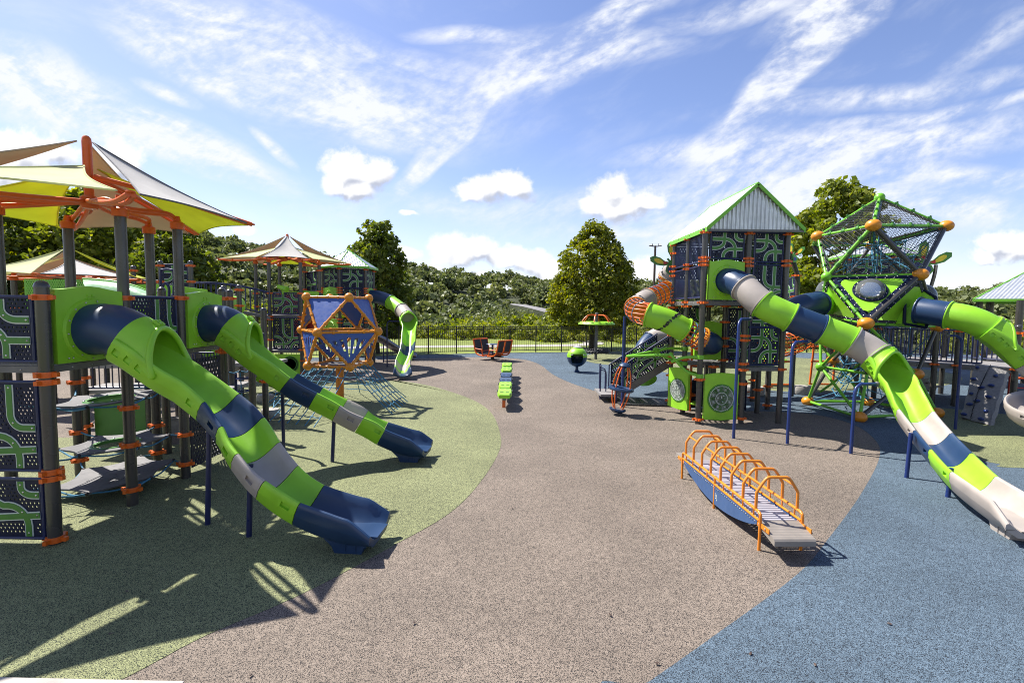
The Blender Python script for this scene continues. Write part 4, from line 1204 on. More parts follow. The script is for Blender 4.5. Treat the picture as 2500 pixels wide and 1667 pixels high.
a, b = edge(1); route_panel(L4, a, b, 2.6, 3.26, TRACK2, .075, .045); route_panel(L4, a, b, 1.25, 2.0, TRACK1, .075, .045)
a, b = edge(2, .08); route_panel(L4, a, b, 1.25, 2.1, TRACK1, .075, .045)
a, b = edge(0, .05); slide_panel(L4, a, b, 2.5, 3.34, -1, .28)
a, b = edge(0, .05); slide_panel(L4, a, b, 1.2, 2.0, -1, .28)
a, b = edge(2, .05); slide_panel(L4, a, b, 2.5, 3.34, -1, .28)
def hex_roof(parent, c, zs, rad, rot, z0, z1, n=6, cn=None):
    mb = MB(); apex = V((c[0], c[1], z1)); cn = [V((p[0], p[1], z0)) for p in cn] if cn else [V((c[0] + rad * math.cos(R(rot + 360 / n * k)), c[1] + rad * math.sin(R(rot + 360 / n * k)), z0)) for k in range(n)]
    tm = MB()
    for k in range(n):
        a, b = cn[k], cn[(k + 1) % n]; L_ = (b - a).length; nn = 26; d = (b - a) / nn
        nor = (b - a).cross(apex - a).normalized()
        if nor.z < 0: nor = -nor
        top, low = [], []
        for j in range(nn + 1):
            p = a + d * j; t = abs(2 * j / nn - 1); q = p.lerp(apex, 1)
            m_ = (a + b) / 2; hgt = 1 - t
            u = nor * (.012 if j % 2 else -.004)
            low.append(p + u); top.append(p + (apex - m_) * hgt + u)
        mb.grid([low, top])
        tm.tube([a, apex], .028, 6); tm.beam(a + V((0, 0, -.03)), b + V((0, 0, -.03)), .03, .09)
    tm.ball(apex, .05, 8)
    o = build(mb, 'roof', M['metal'], parent, 0, fix=False)
    build(tm, 'roof_trim', M['lime_paint'], o, 40)
hex_roof(L4, (hc.x, hc.y), 0, 1.28, -152, 4.24, 5.02)
s4 = [(-6.35, 21.42, 3.0), (-5.85, 21.35, 2.95), (-5.3, 21.1, 2.75), (-4.75, 20.6, 2.45), (-4.4, 20.1, 2.2), (-4.15, 19.5, 1.85), (-4.05, 18.9, 1.45), (-3.98, 18.5, 1.15), (-3.95, 18.1, .85), (-3.97, 17.6, .55), (-3.9, 17.15, .33), (-3.8, 16.75, .28)]
slide(L4, 'spiral_tube_slide', s4, None, 4.2, tubes=[(.05, 2, 'navy'), (2, 3.1, 'lime'), (3.1, 4.22, 'beige')], trs=[(4.2, 7, 'lime'), (7, 8, 'navy'), (8, 9, 'lime'), (9, 9.7, 'beige'), (9.7, 10, 'lime'), (10, 11, 'navy')], hood_len=.5, poles=[(-5.3, 20.45, (-4.6, 20.3, 1.95))], pockets=False)
s5 = [(-6.6, 22.9, 1.2), (-6.1, 23.0, .95), (-5.6, 23.1, .6), (-5.1, 23.2, .34), (-4.6, 23.25, .3)]
slide(L4, 'steel_slide', s5, None, 1, hood=False, tubes=[], trs=[(0, 4, 'steel')], pockets=False, poles=[(-5.0, 23.2, (-5.0, 23.2, .2))])
mb = MB(); a, b = edge(5); 
for (x, y) in ((-6.6, 20.5), (-6.5, 21.9)): mb.tube([(x + .6, y + .2, 0), (x + .6, y + .2, .9)], .03, 8)
build(mb, 'stanchion', M['navy_paint'], L4, 40)

# ================================================================== orange polyhedron climber with rope skirt
O1 = thing('polyhedron_climber', 'orange framed polyhedron climber with blue panels on a single post', 'climber', (-4.53, 12.65, 0))
oc = V((-4.53, 12.65, 0)); ring = lambda r, z, a0: [oc + V((r * math.cos(R(a0 + 90 * k)), r * math.sin(R(a0 + 90 * k)), z)) for k in range(4)]
T_, Mi, Bo = ring(.8, 2.79, 37), ring(1.07, 1.93, -8), ring(.8, 1.05, 37)
fb = MB(); cl = MB()
def strut(a, b, r=.034):
    fb.tube([a, b], r, 10)
    for t in (.25, .5, .75):
        d = (b - a).normalized(); q = d.to_track_quat('Z', 'Y').to_matrix(); fb.lathe([(r, -.03), (r + .012, -.026), (r + .012, .026), (r, .03)], 10, a.lerp(b, t), q)
        fb.box(a.lerp(b, t) + (oc + V((0, 0, 1.93)) - a.lerp(b, t)).normalized() * .045, (.03, .03, .05), q)
for k in range(4):
    for rg_ in (T_, Mi, Bo): strut(rg_[k], rg_[(k + 1) % 4])
    # mid vertex k at -8+90k sits between top vertices k-1 (37+90(k-1)) and k
    for rg_ in (T_, Bo): strut(Mi[k], rg_[k]); strut(Mi[k], rg_[k - 1])
build(fb, 'frame', M['amber'], O1, 40)
for p in T_ + Mi + Bo:
    mb = MB(); mb.ball(p, .115, 18); build(mb, 'joint_ball', M['amber'], O1, 60)
def tri_panel(parent, a, b, c, mat, inset=.1, th=.012, slots=0, name='panel'):
    g = (a + b + c) / 3; P3 = [g + (p - g) * (1 - inset * 1.7) for p in (a, b, c)]
    n = (P3[1] - P3[0]).cross(P3[2] - P3[0]).normalized() * th; mb = MB()
    if not slots:
        mb.add([p for p in P3] + [p + n for p in P3], [(0, 1, 2), (5, 4, 3), (0, 3, 4, 1), (1, 4, 5, 2), (2, 5, 3, 0)])
    else:
        # strips from the base edge to the point with slots between them
        m = slots * 2 + 1
        for i in range(m):
            t0, t1 = i / m, (i + 1) / m
            p0, p1 = P3[0].lerp(P3[1], t0), P3[0].lerp(P3[1], t1)
            f = lambda p, t: p.lerp(P3[2], t)
            def quad(pa, pb, pc, pd): mb.add([pa, pb, pc, pd, pa + n, pb + n, pc + n, pd + n], [(0, 1, 2, 3), (7, 6, 5, 4), (0, 4, 5, 1), (1, 5, 6, 2), (2, 6, 7, 3), (3, 7, 4, 0)])
            if i % 2 == 0: quad(p0, p1, f(p1, .999), f(p0, .999))
            else:
                s0, s1 = (.12 + .25 * abs(i / m - .5), .8 - 1.0 * abs(i / m - .5))
                quad(p0, p1, f(p1, s0), f(p0, s0)); quad(f(p0, s1), f(p1, s1), f(p1, .999), f(p0, .999))
    return build(mb, name, mat, parent, 0)
for k in (0, 2, 3, 1):   # upper faces hanging from the top ring
    tri_panel(O1, T_[k], T_[(k + 1) % 4], Mi[(k + 1) % 4], M['blue_plate'], .05)
for k in range(4):
    tri_panel(O1, Mi[k], Mi[(k + 1) % 4], Bo[k], M['blue_plate'], .07, slots=5)
mb = MB(); mb.add([p * 1 for p in Bo] + [p - V((0, 0, .05)) for p in Bo], [(0, 1, 2, 3), (7, 6, 5, 4)] + [(i, i + 4, (i + 1) % 4 + 4, (i + 1) % 4) for i in range(4)]); build(mb, 'floor_plate', M['pad'], O1, 0)
mb = MB(); mb.tube([oc, oc + V((0, 0, 1.02))], .1, 20); mb.lathe([(.16, .96), (.16, 1.0)], 16, oc); build(mb, 'pedestal', M['orange_rail'], O1, 40)
nb = MB(); gc = [gp(638, 1025), gp(766, 1043), gp(959, 1011), gp(996, 981), gp(980, 940), gp(640, 960)]
Bs = sorted(Bo, key=lambda p: p.y)
def net(a0, a1, g0, g1, n, m, sag=.06):
    for i in range(n + 1):
        t = i / n; a = a0.lerp(a1, t); g = g0.lerp(g1, t)
        f = lambda s: a.lerp(g, s) - V((0, 0, sag * 4 * s * (1 - s)))
        nb.tube([f(j / m) for j in range(m + 1)], .012, 5)
    for j in range(1, m):
        s = j / m; row = []
        for i in range(n * 2 + 1):
            t = i / (n * 2); a = a0.lerp(a1, t); g = g0.lerp(g1, t); p = a.lerp(g, s) - V((0, 0, sag * 4 * s * (1 - s)))
            if i % 2: p -= V((0, 0, .03))
            row.append(p)
        nb.tube(row, .011, 5)
FR, FL_, BL_, BR_ = Bo[3], Bo[2], Bo[1], Bo[0]
net(FL_, FR, gc[0], gc[1], 6, 6); net(FR, BR_, gc[2], gc[3], 6, 6); net(BR_, BL_, gc[3] + V((-.2, .7, 0)), gc[5] + V((.6, .9, 0)), 5, 5); net(BL_, FL_, gc[5] + V((-.1, .3, 0)), gc[0] + V((-.1, .3, 0)), 5, 5)
build(nb, 'rope_net', M['rope'], O1, 40)

# ------------------------------------------------------------------ stepping stones on the left
def stone(px, py, w, h, lab, grp, y_sc=.8):
    p = gp(px, py); mb = MB(); rg = random.Random(int(px)); n = 22; prof = [(0.93, 0), (1, .05), (1.0, h - .05), (.93, h), (.5, h + .004), (0, h + .004)]
    ph = [rg.uniform(-.09, .09) for _ in range(4)]
    rows = []
    for (r_, z) in prof:
        rows.append([p + V((math.cos(2 * PI * j / n) * r_ * w * (1 + ph[0] * math.cos(4 * PI * j / n) + ph[1] * math.sin(6 * PI * j / n)), math.sin(2 * PI * j / n) * r_ * w * y_sc * (1 + ph[2] * math.cos(6 * PI * j / n)), z)) for j in range(n)])
    mb.grid(rows, wrap=True); return build(mb, 'stepping_stone', M['stone'], None, 40, lab, 'stepping stone', grp)
for (px, py, w_, h_, lab) in ((647, 981, .21, .2, 'flat grey stone pod between the near slides and the rope skirt, middle one'), (574, 992, .2, .18, 'grey stone pod half hidden by the second slide tube bed'),
                              (660, 1019, .22, .2, 'grey stone pod touching the rope skirt corner, nearest of the group'), (418, 1052, .28, .26, 'grey stone pod seen between the dark posts under the near canopy'),
                              (600, 905, .16, .15, 'small grey stone pod in shade behind the second slide')):
    stone(px, py, w_, h_, lab, 'stone pods on the left')
# ================================================================== gable-roofed tower on the right
G1 = thing('gable_roof_tower', 'tall tower with corrugated gable roof and long green, navy and grey tube slide', 'play structure', (5.25, 12.0, 0))
t1, t2, t3 = (4.28, 10.92), (5.3, 11.0), (6.2, 11.06)
t4, t5 = (4.34, 12.08), (4.36, 13.17)
t6, t7, t8, t9 = (5.32, 12.1), (6.25, 12.15), (5.35, 13.2), (6.3, 13.25)
ZE, ZA = 4.38, 5.36
for p, cl in ((t1, (4.32, 3.76, 3.68, 3.6, 2.76, 1.02, .1)), (t2, (4.32, 3.76, 3.68, 3.6, 2.02, 1.92, 1.38, 1.24, .92, .12)), (t3, (4.32, 3.72, 3.62, 1.26)),
              (t4, (4.32, 3.7, 3.6, 2.78, 2.68, 1.35, 1.1, .9, .1)), (t5, (4.32, 4.1, 3.75, 3.62, 3.5, 2.78, 2.65, 1.9, 1.3, 1.15, .8, .1)),
              (t6, (2.7, 2.3, 1.9, 1.7, 1.35, .6)), (t7, (2.0, 1.8, 1.3, .6)), (t8, (2.7, 1.3)), (t9, (2.7, 1.3))):
    post(G1, *p, ZE + .02, cl, cap=False, r=.062)
for p in ((5.0, 11.9, .1), (6.75, 12.6, 1.8), (6.9, 13.7, 1.8), (5.9, 14.2, 1.6)): post(G1, p[0], p[1], 1.3 if p[2] < 1 else p[2], (.12, .62, 1.2))
deck(G1, [t1, t2, t3, t7, t9, t8, t5, t4], 2.8, .08); deck(G1, [t2, t3, t7, t6], 1.3); deck(G1, [t4, t6, t8, t5], 1.3)
# upper and lower face panels
route_panel(G1, (t1[0] + .13, t1[1]), (t2[0] - .12, t2[1]), 3.76, 4.33, TRACK1, .058, .034)
route_panel(G1, (t2[0] + .13, t2[1]), (t3[0] - .1, t3[1]), 3.7, 4.33, TRACK1, .058, .034)
route_panel(G1, (t2[0] + .13, t2[1]), (t3[0] - .1, t3[1]), 2.86, 3.62, TRACK2, .058, .034)
route_panel(G1, (t2[0] + .12, t2[1]), (t3[0] - .1, t3[1]), 1.37, 2.2, TRACK1, .058, .034)
route_panel(G1, (t2[0] + .12, t2[1]), (t3[0] - .1, t3[1]), 2.24, 2.78, [[(.4, .98), (.4, .02)], [(.73, .98), (.73, .5)] + arc(.4, .5, .33, .3, 0, -90) + [(.05, .2)]], .058, .034)
slide_panel(G1, (t1[0] + .1, t1[1]), (t2[0] - .1, t2[1] ), 2.83, 3.7, -1, .285, cz=.42)
for (a, b) in ((t4, t1), (t5, t4)):
    A, B = V(a), V(b); d = (B - A).normalized() * .1
    bar_panel(G1, A + d, B - d, 3.7, 4.3, 11, 'railing', r=.011); bar_panel(G1, A + d, B - d, 2.88, 3.6, 11, 'railing', r=.011)
route_panel(G1, (t5[0] + .1, t5[1] + .03), (t8[0] - .1, t8[1]), 3.44, 4.25, TRACK1, .065, .04); route_panel(G1, (t8[0] + .1, t8[1]), (t9[0] - .1, t9[1]), 3.44, 4.25, TRACK1, .065, .04)
route_panel(G1, (t9[0], t9[1] - .1), (t7[0], t7[1] + .1), 3.44, 4.25, TRACK1, .065, .04); route_panel(G1, (t7[0], t7[1] - .1), (t3[0], t3[1] + .1), 3.44, 4.25, TRACK1, .065, .04)
route_panel(G1, (t8[0] + .1, t8[1]), (t9[0] - .1, t9[1]), 2.85, 3.4, TRACK2, .065, .04); route_panel(G1, (t7[0], t7[1] - .1), (t3[0], t3[1] + .1), 2.85, 3.4, TRACK2, .065, .04)
# middle storey seen under the deck
route_panel(G1, (t5[0] + .1, t5[1]), (t8[0] - .1, t8[1]), 1.9, 2.66, TRACK3, .06, .036)
route_panel(G1, (t6[0] + .08, t6[1]), (t7[0] - .1, t7[1]), 1.4, 2.62, TRACK2, .06, .036)
route_panel(G1, (t8[0], t8[1] - .1), (t6[0], t6[1] + .1), 1.36, 2.1, TRACK1, .06, .036)
slide_panel(G1, (t4[0] + .22, t4[1] - .02), (t6[0] - .1, t6[1] - .02), 1.36, 2.3, -1, .26, cz=.42)
# roof: two corrugated slopes, corrugated gable, green trim
rx0, rx1, ry0, ry1 = 4.26, 6.4, 10.76, 13.35; rxm = (rx0 + rx1) / 2
rf = MB()
for sx, ex in ((rx0, rxm), (rx1, rxm)):
    lo, hi = [], []; n = 100
    for j in range(n + 1):
        y = ry0 + (ry1 - ry0) * j / n; w_ = .03 if j % 4 in (0, 1) else 0
        lo.append(V((sx, y, ZE + .03 + w_))); hi.append(V((ex, y, ZA + w_)))
    rf.grid([lo, hi])
ro = build(rf, 'roof', M['metal'], G1, 0, fix=False)
n = 88
for yy in (ry0 + .06, ry1 - .06):
    gb_ = MB(); lo, hi = [], []
    for j in range(n + 1):
        x = rx0 + .06 + (rx1 - rx0 - .12) * j / n; h = ZE + .03 + (ZA - ZE - .06) * (1 - abs(x - rxm) / (rxm - rx0)) - .02
        q = (.035 if j % 4 in (0, 1) else 0)
        lo.append(V((x, yy + q, ZE - .0))); hi.append(V((x, yy + q, max(h, ZE + .01))))
    gb_.grid([lo, hi])
    build(gb_, 'gable', M['metal'], ro, 0, fix=False)
tb_ = MB()
for yy in (ry0, ry1):
    for sx in (rx0, rx1): tb_.beam((sx, yy, ZE + .0), (rxm, yy, ZA - .01), .03, .07)
    tb_.beam((rx0, yy + .02, ZE - .03), (rx1, yy + .02, ZE - .03), .03, .05, m=1)
for sx in (rx0, rx1): tb_.beam((sx, ry0, ZE - .01), (sx, ry1, ZE - .01), .03, .1)
tb_.tube([(rxm, ry0, ZA + .015), (rxm, ry1, ZA + .015)], .025, 6)
for k in range(4):
    tb_.box((rx0 - .018, ry0 + .3 + k * .75, ZE), (.008, .02, .02), m=1)
build(tb_, 'roof_trim', [M['lime_paint'], M['deck_edge']], ro, 30)
fb2 = MB()
for (a, b) in ((t1, t2), (t2, t3), (t1, t4), (t4, t5), (t3, t7), (t7, t9)): fb2.beam((*a, ZE - .03), (*b, ZE - .03), .05, .05)
build(fb2, 'ceiling_beam', M['navy_paint'], G1, 0)
# lower green activity panels
def activity(p0, p1, z0, z1, seed):
    Mx, W = panel_matrix(p0, p1, z0); H = z1 - z0; mb = MB()
    mb.prism([(0, 0), (W * .5, -.02), (W, 0), (W, H), (W * .75, H + .03), (W * .5, H + .04), (W * .25, H + .03), (0, H)], -.03, .03, Mx)
    o = build(mb, 'activity_panel', M['lime'], G1, 30)
    db = MB(); c = Mx @ V((W / 2, -.031, H * .47)); rr = min(W, H) * .41; M3 = Mx.to_3x3() @ Matrix.Rotation(R(90), 3, 'X')
    db.lathe([(rr, 0), (rr, .012), (0, .012)], 40, c, M3)
    for r_ in (.86, .42): db.lathe([(rr * r_ + .006, .012), (rr * r_ + .006, .0155), (rr * r_ - .006, .0155), (rr * r_ - .006, .012)], 40, c, M3, m=1)
    rg = random.Random(seed)
    for k in range(12):
        a = 2 * PI * k / 12; db.ball(c + M3 @ V((rr * .93 * math.cos(a), rr * .93 * math.sin(a), .014)), .009, 6, m=2)
    # engraved insects round the dial and a small dial at the centre
    for k in range(8):
        a = 2 * PI * k / 8 + .39; q = c + M3 @ V((rr * .64 * math.cos(a), rr * .64 * math.sin(a), .0135))
        for s_ in (-1, 1):
            for up in (.012, -.01):
                pts = [q + M3 @ V((0, 0, .001))] + [q + M3 @ V((s_ * (.018 + .014 * math.cos(t)), up * 1.4 + .012 * math.sin(t), .001)) for t in (2.6, 1.5, .3, -1, -2.2)] + [q + M3 @ V((0, 0, .001))]
                db.tube(pts, .0025, 4, m=1)
        db.tube([q + M3 @ V((0, .02, .001)), q + M3 @ V((0, -.022, .001))], .0035, 4, m=1)
    for k in range(3):
        a = k * 2.1 + .9; db.ball(c + M3 @ V((rr * .25 * math.cos(a), rr * .25 * math.sin(a), .014)), .016, 8, m=1)
    db.box(c + M3 @ V((0, .03, .014)), (.02, .06, .006), M3, m=1)
    build(db, 'dial', [M['track'], M['white'], M['bolt']], o, 40)
    return o
activity((t1[0] + .12, t1[1] + .02), (t2[0] - .1, t2[1]), .1, 1.13, 3)
activity((4.02, 12.2), (4.28, 11.55), .16, 1.13, 5)
# twisting climber of green and orange pods
mb = MB()
mb.tube([(4.6, 12.3, 0), (4.6, 12.3, 1.9)], .03, 10, m=1)
for k in range(6):
    a = k * 1.1; mb.ball((4.6 + .14 * math.cos(a), 12.3 + .14 * math.sin(a), .2 + .2 * k), .15, 14, (1, 1, .34), m=k % 2)
build(mb, 'pod_stem_climber', [M['lime'], M['orange']], G1, 40)
# navy counters and seats in the shade below
mb = MB()
mb.prism([(0, 0), (1.0, 0), (1.0, .45), (.8, .5), (.6, .75), (.3, .78), (0, .62)], -.02, .02, panel_matrix((4.55, 12.4), (5.55, 12.9), .05)[0])
mb.prism([(0, 0), (.7, 0), (.62, .5), (.3, .95), (.08, .98), (0, .8)], -.02, .02, panel_matrix((5.3, 11.5), (5.75, 12.05), .05)[0])
mb.prism([(0, 0), (.6, 0), (.6, .75), (.5, .85), (.1, .88), (0, .7)], -.02, .02, panel_matrix((5.55, 12.6), (6.0, 12.2), .05)[0])
build(mb, 'shop_counter', M['navy_plate'], G1, 20)
mb = MB(); mb.lathe([(.16, .28), (.17, .3), (.17, .33), (0, .335)], 18, (5.4, 11.75, 0)); mb.tube([(5.4, 11.75, 0), (5.4, 11.75, .3)], .03, 8); build(mb, 'seat', M['lime'], G1, 40)
# low orange step ladder and deck behind
mb = MB()
for x in (6.55, 7.15): mb.tube([(x, 13.9, 0), (x, 13.85, .98)], .02, 8)
for z in (.25, .5, .75): mb.tube([(6.55, 13.88, z), (7.15, 13.88, z)], .016, 8)
mb.tube(crom([(5.6, 14.0, .98), (5.62, 14.0, 1.25), (5.75, 14, 1.3), (5.9, 14, 1.25), (5.92, 14, .98)], 5), .018, 8)
build(mb, 'step_ladder', M['orange'], G1, 40)
deck(G1, [(5.3, 14.0), (7.4, 13.9), (7.5, 14.8), (5.4, 14.9)], 1.0)
route_panel(G1, (6.3, 13.95), (6.75, 13.9), 1.05, 1.7, TRACK3, .06, .036)
Mx, W = panel_matrix((7.0, 13.4), (7.15, 12.8), 1.3); mb = MB(); mb.prism([(0, 0), (W, 0), (W, .9), (0, .9)], -.02, .02, Mx); build(mb, 'side_panel', M['lime'], G1, 30)
# long slide
s6 = [(4.8, 11.0, 3.25), (4.86, 10.78, 3.23), (4.98, 10.5, 3.1), (5.22, 10.15, 2.74), (5.70, 9.9, 2.46), (6.22, 9.75, 2.24), (6.72, 9.55, 2.02), (7.03, 9.3, 1.76), (7.13, 8.95, 1.42), (6.95, 8.4, 1.06), (6.79, 8.03, .87), (6.63, 7.49, .64), (6.44, 6.95, .48), (6.17, 6.3, .36), (6.0, 5.7, .28), (5.88, 5.2, .26)]
tall, _ = slide(G1, 'tall_tube_slide', s6, None, 7, rad=.285, hw=.262, tubes=[(.12, 2, 'navy'), (2, 3, 'beige'), (3, 4, 'lime'), (4, 5, 'navy'), (5, 6, 'lime'), (6, 7.05, 'beige')],
      trs=[(7, 10, 'lime'), (10, 11, 'beige'), (11, 12, 'navy'), (12, 13, 'lime'), (13, 15, 'beige')], hood_len=.56, foot=.3,
      poles=[(4.54, 9.69, (5.0, 10.15, 2.42)), (5.43, 9.33, (5.9, 9.62, 2.0)), (6.26, 8.73, (6.75, 8.85, 1.28)), (6.25, 7.46, (6.28, 7.47, .72)), (6.2, 6.68, (6.23, 6.69, .42))])
# caged crawl tube winding up the outside of the tower
cage = [(4.83, 12.0, 1.78), (4.84, 11.72, 1.78), (4.7, 11.52, 1.82), at(1695, 820, 11.45), at(1672, 806, 11.42), at(1630, 784, 11.45), at(1582, 768, 11.55), at(1560, 762, 11.8), at(1552, 752, 12.25), at(1568, 737, 12.7), at(1592, 726, 13.0), at(1628, 712, 13.35), at(1652, 702, 13.8), at(1652, 699, 14.25), at(1636, 692, 14.45), at(1630, 680, 14.4), at(1642, 660, 14.25), at(1656, 650, 14.1), (4.75, 13.9, 3.85)]
cp = Path(cage); ct = bpy.data.objects.new('crawl_tube', None); COL.objects.link(ct); ct.parent = G1; WLOC[ct.name] = WLOC[G1.name]
K_ = cp.knots; kq = lambda q: K_[int(q)] + (K_[min(int(q) + 1, len(K_) - 1)] - K_[int(q)]) * (q - int(q))
for (a, b, c) in ((0, 2.5, 'navy'), (4, 6, 'lime'), (8.0, 9.6, 'beige'), (11, 14, 'navy'), (15.2, 17.6, 'beige')):
    mb = sec_tube(cp, kq(a), kq(b), .265 if c != 'lime' else .28)
    if c in ('lime', 'beige'):   # round peep holes, rimmed
        rg = random.Random(4)
        for k in range(30 if c == 'lime' else 12):
            d = kq(a) + (kq(b) - kq(a)) * (.12 + .76 * ((k * .381) % 1)); p, t, r, u = cp.frame(d); an = k * 2.4
            o_ = r * math.cos(an) + u * math.sin(an); Mq = o_.to_track_quat('Z', 'Y').to_matrix(); rr = .281 if c == 'lime' else .266
            mb.lathe([(.034, -.004), (.038, .006), (.03, .006), (.026, -.002), (0, -.002)], 12, p + o_ * rr, Mq, m=2)
    build(mb, 'tube_section', [M[c], M['bolt'], M['dark']], ct, 40)
for (a, b) in ((2.5, 4), (6, 8.0), (9.6, 11), (14, 15.2)):
    mb = MB(); k = 8; rad = .262
    for j in range(16):
        an = 2 * PI * j / 16; pts = []
        for i in range(k + 1):
            p, t, r, u = cp.frame(kq(a) + (kq(b) - kq(a)) * i / k); pts.append(p + (r * math.cos(an) + u * math.sin(an)) * rad)
        mb.tube(pts, .013, 6, m=0)
    for i in range(0, k + 1, 2):
        p, t, r, u = cp.frame(kq(a) + (kq(b) - kq(a)) * i / k); M3 = Matrix((r, u, t)).transposed()
        if i in (0, k): mb.lathe([(rad - .02, -.02), (rad + .035, -.02), (rad + .035, .02), (rad - .02, .02)], 24, p, M3, m=2)
        else: mb.tube([p + (r * math.cos(q * PI / 12) + u * math.sin(q * PI / 12)) * (rad + .012) for q in range(24)], .011, 5, closed=True, m=1)
    build(mb, 'cage_section', [M['orange'], M['rope'], M['amber']], ct, 40)
# butterfly figures
def butterfly(parent, c, face, sc=1.0, tilt=0):
    q = (V(face).normalized()).to_track_quat('-Y', 'Z').to_matrix() @ Matrix.Rotation(R(tilt), 3, 'Y'); c = V(c); mb = MB()
    Mx = q.to_4x4(); Mx.translation = c
    for s_ in (-1, 1):
        up = [(0, 0), (.1, .12), (.14, .3), (.24, .46), (.36, .5), (.42, .4), (.36, .2), (.22, .04), (.05, -.06)]
        lo = [(0, -.03), (.16, -.02), (.28, -.12), (.26, -.28), (.14, -.34), (.04, -.2)]
        ins = lambda P_, k: [(sum(x for x, _ in P_) / len(P_) + (x - sum(a for a, _ in P_) / len(P_)) * k, sum(y for _, y in P_) / len(P_) + (y - sum(b for _, b in P_) / len(P_)) * k) for x, y in P_]
        for P_, m1_ in ((up, 1), (lo, 3)):
            f = [(x * s_ * sc, z * sc) for x, z in P_]
            if s_ < 0: f = f[::-1]
            mb.prism(f, -.012, .012, Mx, 0)
            g = [(x * s_ * sc, z * sc) for x, z in ins(P_, .58)]
            if s_ < 0: g = g[::-1]
            mb.prism(g, -.016, .016, Mx, m1_)
        mb.prism([(x * s_ * sc, z * sc) for x, z in ([(.06, .02), (.14, .16), (.2, .06)] if s_ > 0 else [(.2, .06), (.14, .16), (.06, .02)])], -.019, .019, Mx, 2)
    mb.tube([Mx @ V((0, 0, .14 * sc)), Mx @ V((0, 0, -.26 * sc))], .03 * sc, 8, m=0)
    return build(mb, 'butterfly_figure', [M['track'], M['yellow'], M['red'], M['blue_paint']], parent, 30)
butterfly(G1, at(1637, 640, 13.9), (-.3, -1, .1), .95, -40)
mb = MB(); mb.tube([(2.95, 12.7, 0), (2.95, 12.7, 2.4)], .04, 10); build(mb, 'support_pole', M['blue_paint'], G1, 40)
# perforated ramp with grey stringer
ra, rb = V((2.95, 13.25, .22)), V((4.3, 13.25, 1.1)); rdir = V((0, 1.0, 0))
rp_ = bpy.data.objects.new('entry_ramp', None); COL.objects.link(rp_); rp_.parent = G1; WLOC[rp_.name] = WLOC[G1.name]
mb = MB()
for o_ in (V((0, 0, 0)), rdir):
    mb = MB(); mb.beam(ra + o_, rb + o_, .05, .2); build(mb, 'stringer', M['deck_edge'], rp_, 0)
mb = MB(); 
for k in range(6): mb.box(ra.lerp(rb, (k + .5) / 6) + rdir * .5 + V((0, 0, .06)), (.24, .94, .035))
build(mb, 'tread', M['deck'], rp_, 0)
sh = (rb.z - ra.z) / (rb.x - ra.x)
for yy, seed in ((-.04, 1), (1.04, 2)):
    Mx, W = panel_matrix((ra.x, ra.y + yy), (rb.x, rb.y + yy), ra.z + .12); H = .62
    sm = MB(); perforated(sm, W, H, .055, .034, Mx, [[(x * W, z * H) for x, z in tr_] for tr_ in TRACK1], .06, shear=sh)
    o = build(sm, 'ramp_panel', M['navy_plate'], rp_, 30)
    tb2 = MB()
    for tr_ in TRACK1 + [[(.12, .02), (.12, .3), (.2, .5), (.3, .58)]]:
        k0 = len(tb2.v); T = [(x * W, z * H) for x, z in tr_]
        ribbon(tb2, T, .075, -.014, -.007, Mx, 0); ribbon(tb2, T, .045, -.019, -.0145, Mx, 1)
        for i in range(k0, len(tb2.v)):
            v = tb2.v[i]; tb2.v[i] = (v[0], v[1], v[2] + sh * (v[0] - ra.x))
    build(tb2, 'route_strip', [M['white'], M['track']], o, 30)
    rb2 = MB(); rb2.tube([(ra.x - .05, ra.y + yy, 0), (ra.x - .05, ra.y + yy, ra.z + .72), (rb.x, rb.y + yy, rb.z + .78)], .022, 8); rb2.tube([(ra.x + .35, ra.y + yy, ra.z + .3), (ra.x + .35, ra.y + yy - .04, ra.z + .95)], .016, 8)
    build(rb2, 'handrail', M['navy_paint'], rp_, 40)
mb = MB(); mb.box((2.72, 13.75, .2), (.5, 1.0, .06)); build(mb, 'landing', M['deck'], rp_, 0)
for yy in (14.35, 13.85):
    p = V((2.62 if yy > 14 else 2.55, yy - .1, 0)); mb = MB()
    mb.tube([p, p + V((0, 0, .92))], .02, 8); mb.ball(p + V((0, 0, .95)), .03, 8)
    mb.tube(crom([p + V((.0, 0, .84)), p + V((.12, 0, .82)), p + V((.16, 0, .72)), p + V((.16, 0, .2)), p + V((.12, 0, .1)), p + V((0, 0, .08))], 4), .016, 8)
    build(mb, 'grab_post', M['navy_paint'], rp_, 40)
# curved tube slide at the back
s7 = [(4.2, 15.0, 1.75), (3.9, 15.5, 1.6), (3.95, 16.0, 1.3), (4.1, 16.3, 1.0)]
s7 = [(5.1, 15.6, 1.8), (4.75, 15.7, 1.72), (4.4, 15.6, 1.5), (4.15, 15.3, 1.15), (4.1, 14.9, .75), (4.1, 14.6, .45)]
slide(G1, 'tube_slide', s7, None, 9, hood=False, tubes=[(0, 1.6, 'beige'), (1.6, 3, 'navy'), (3, 5, 'lime')], trs=[], exit_flare=False)
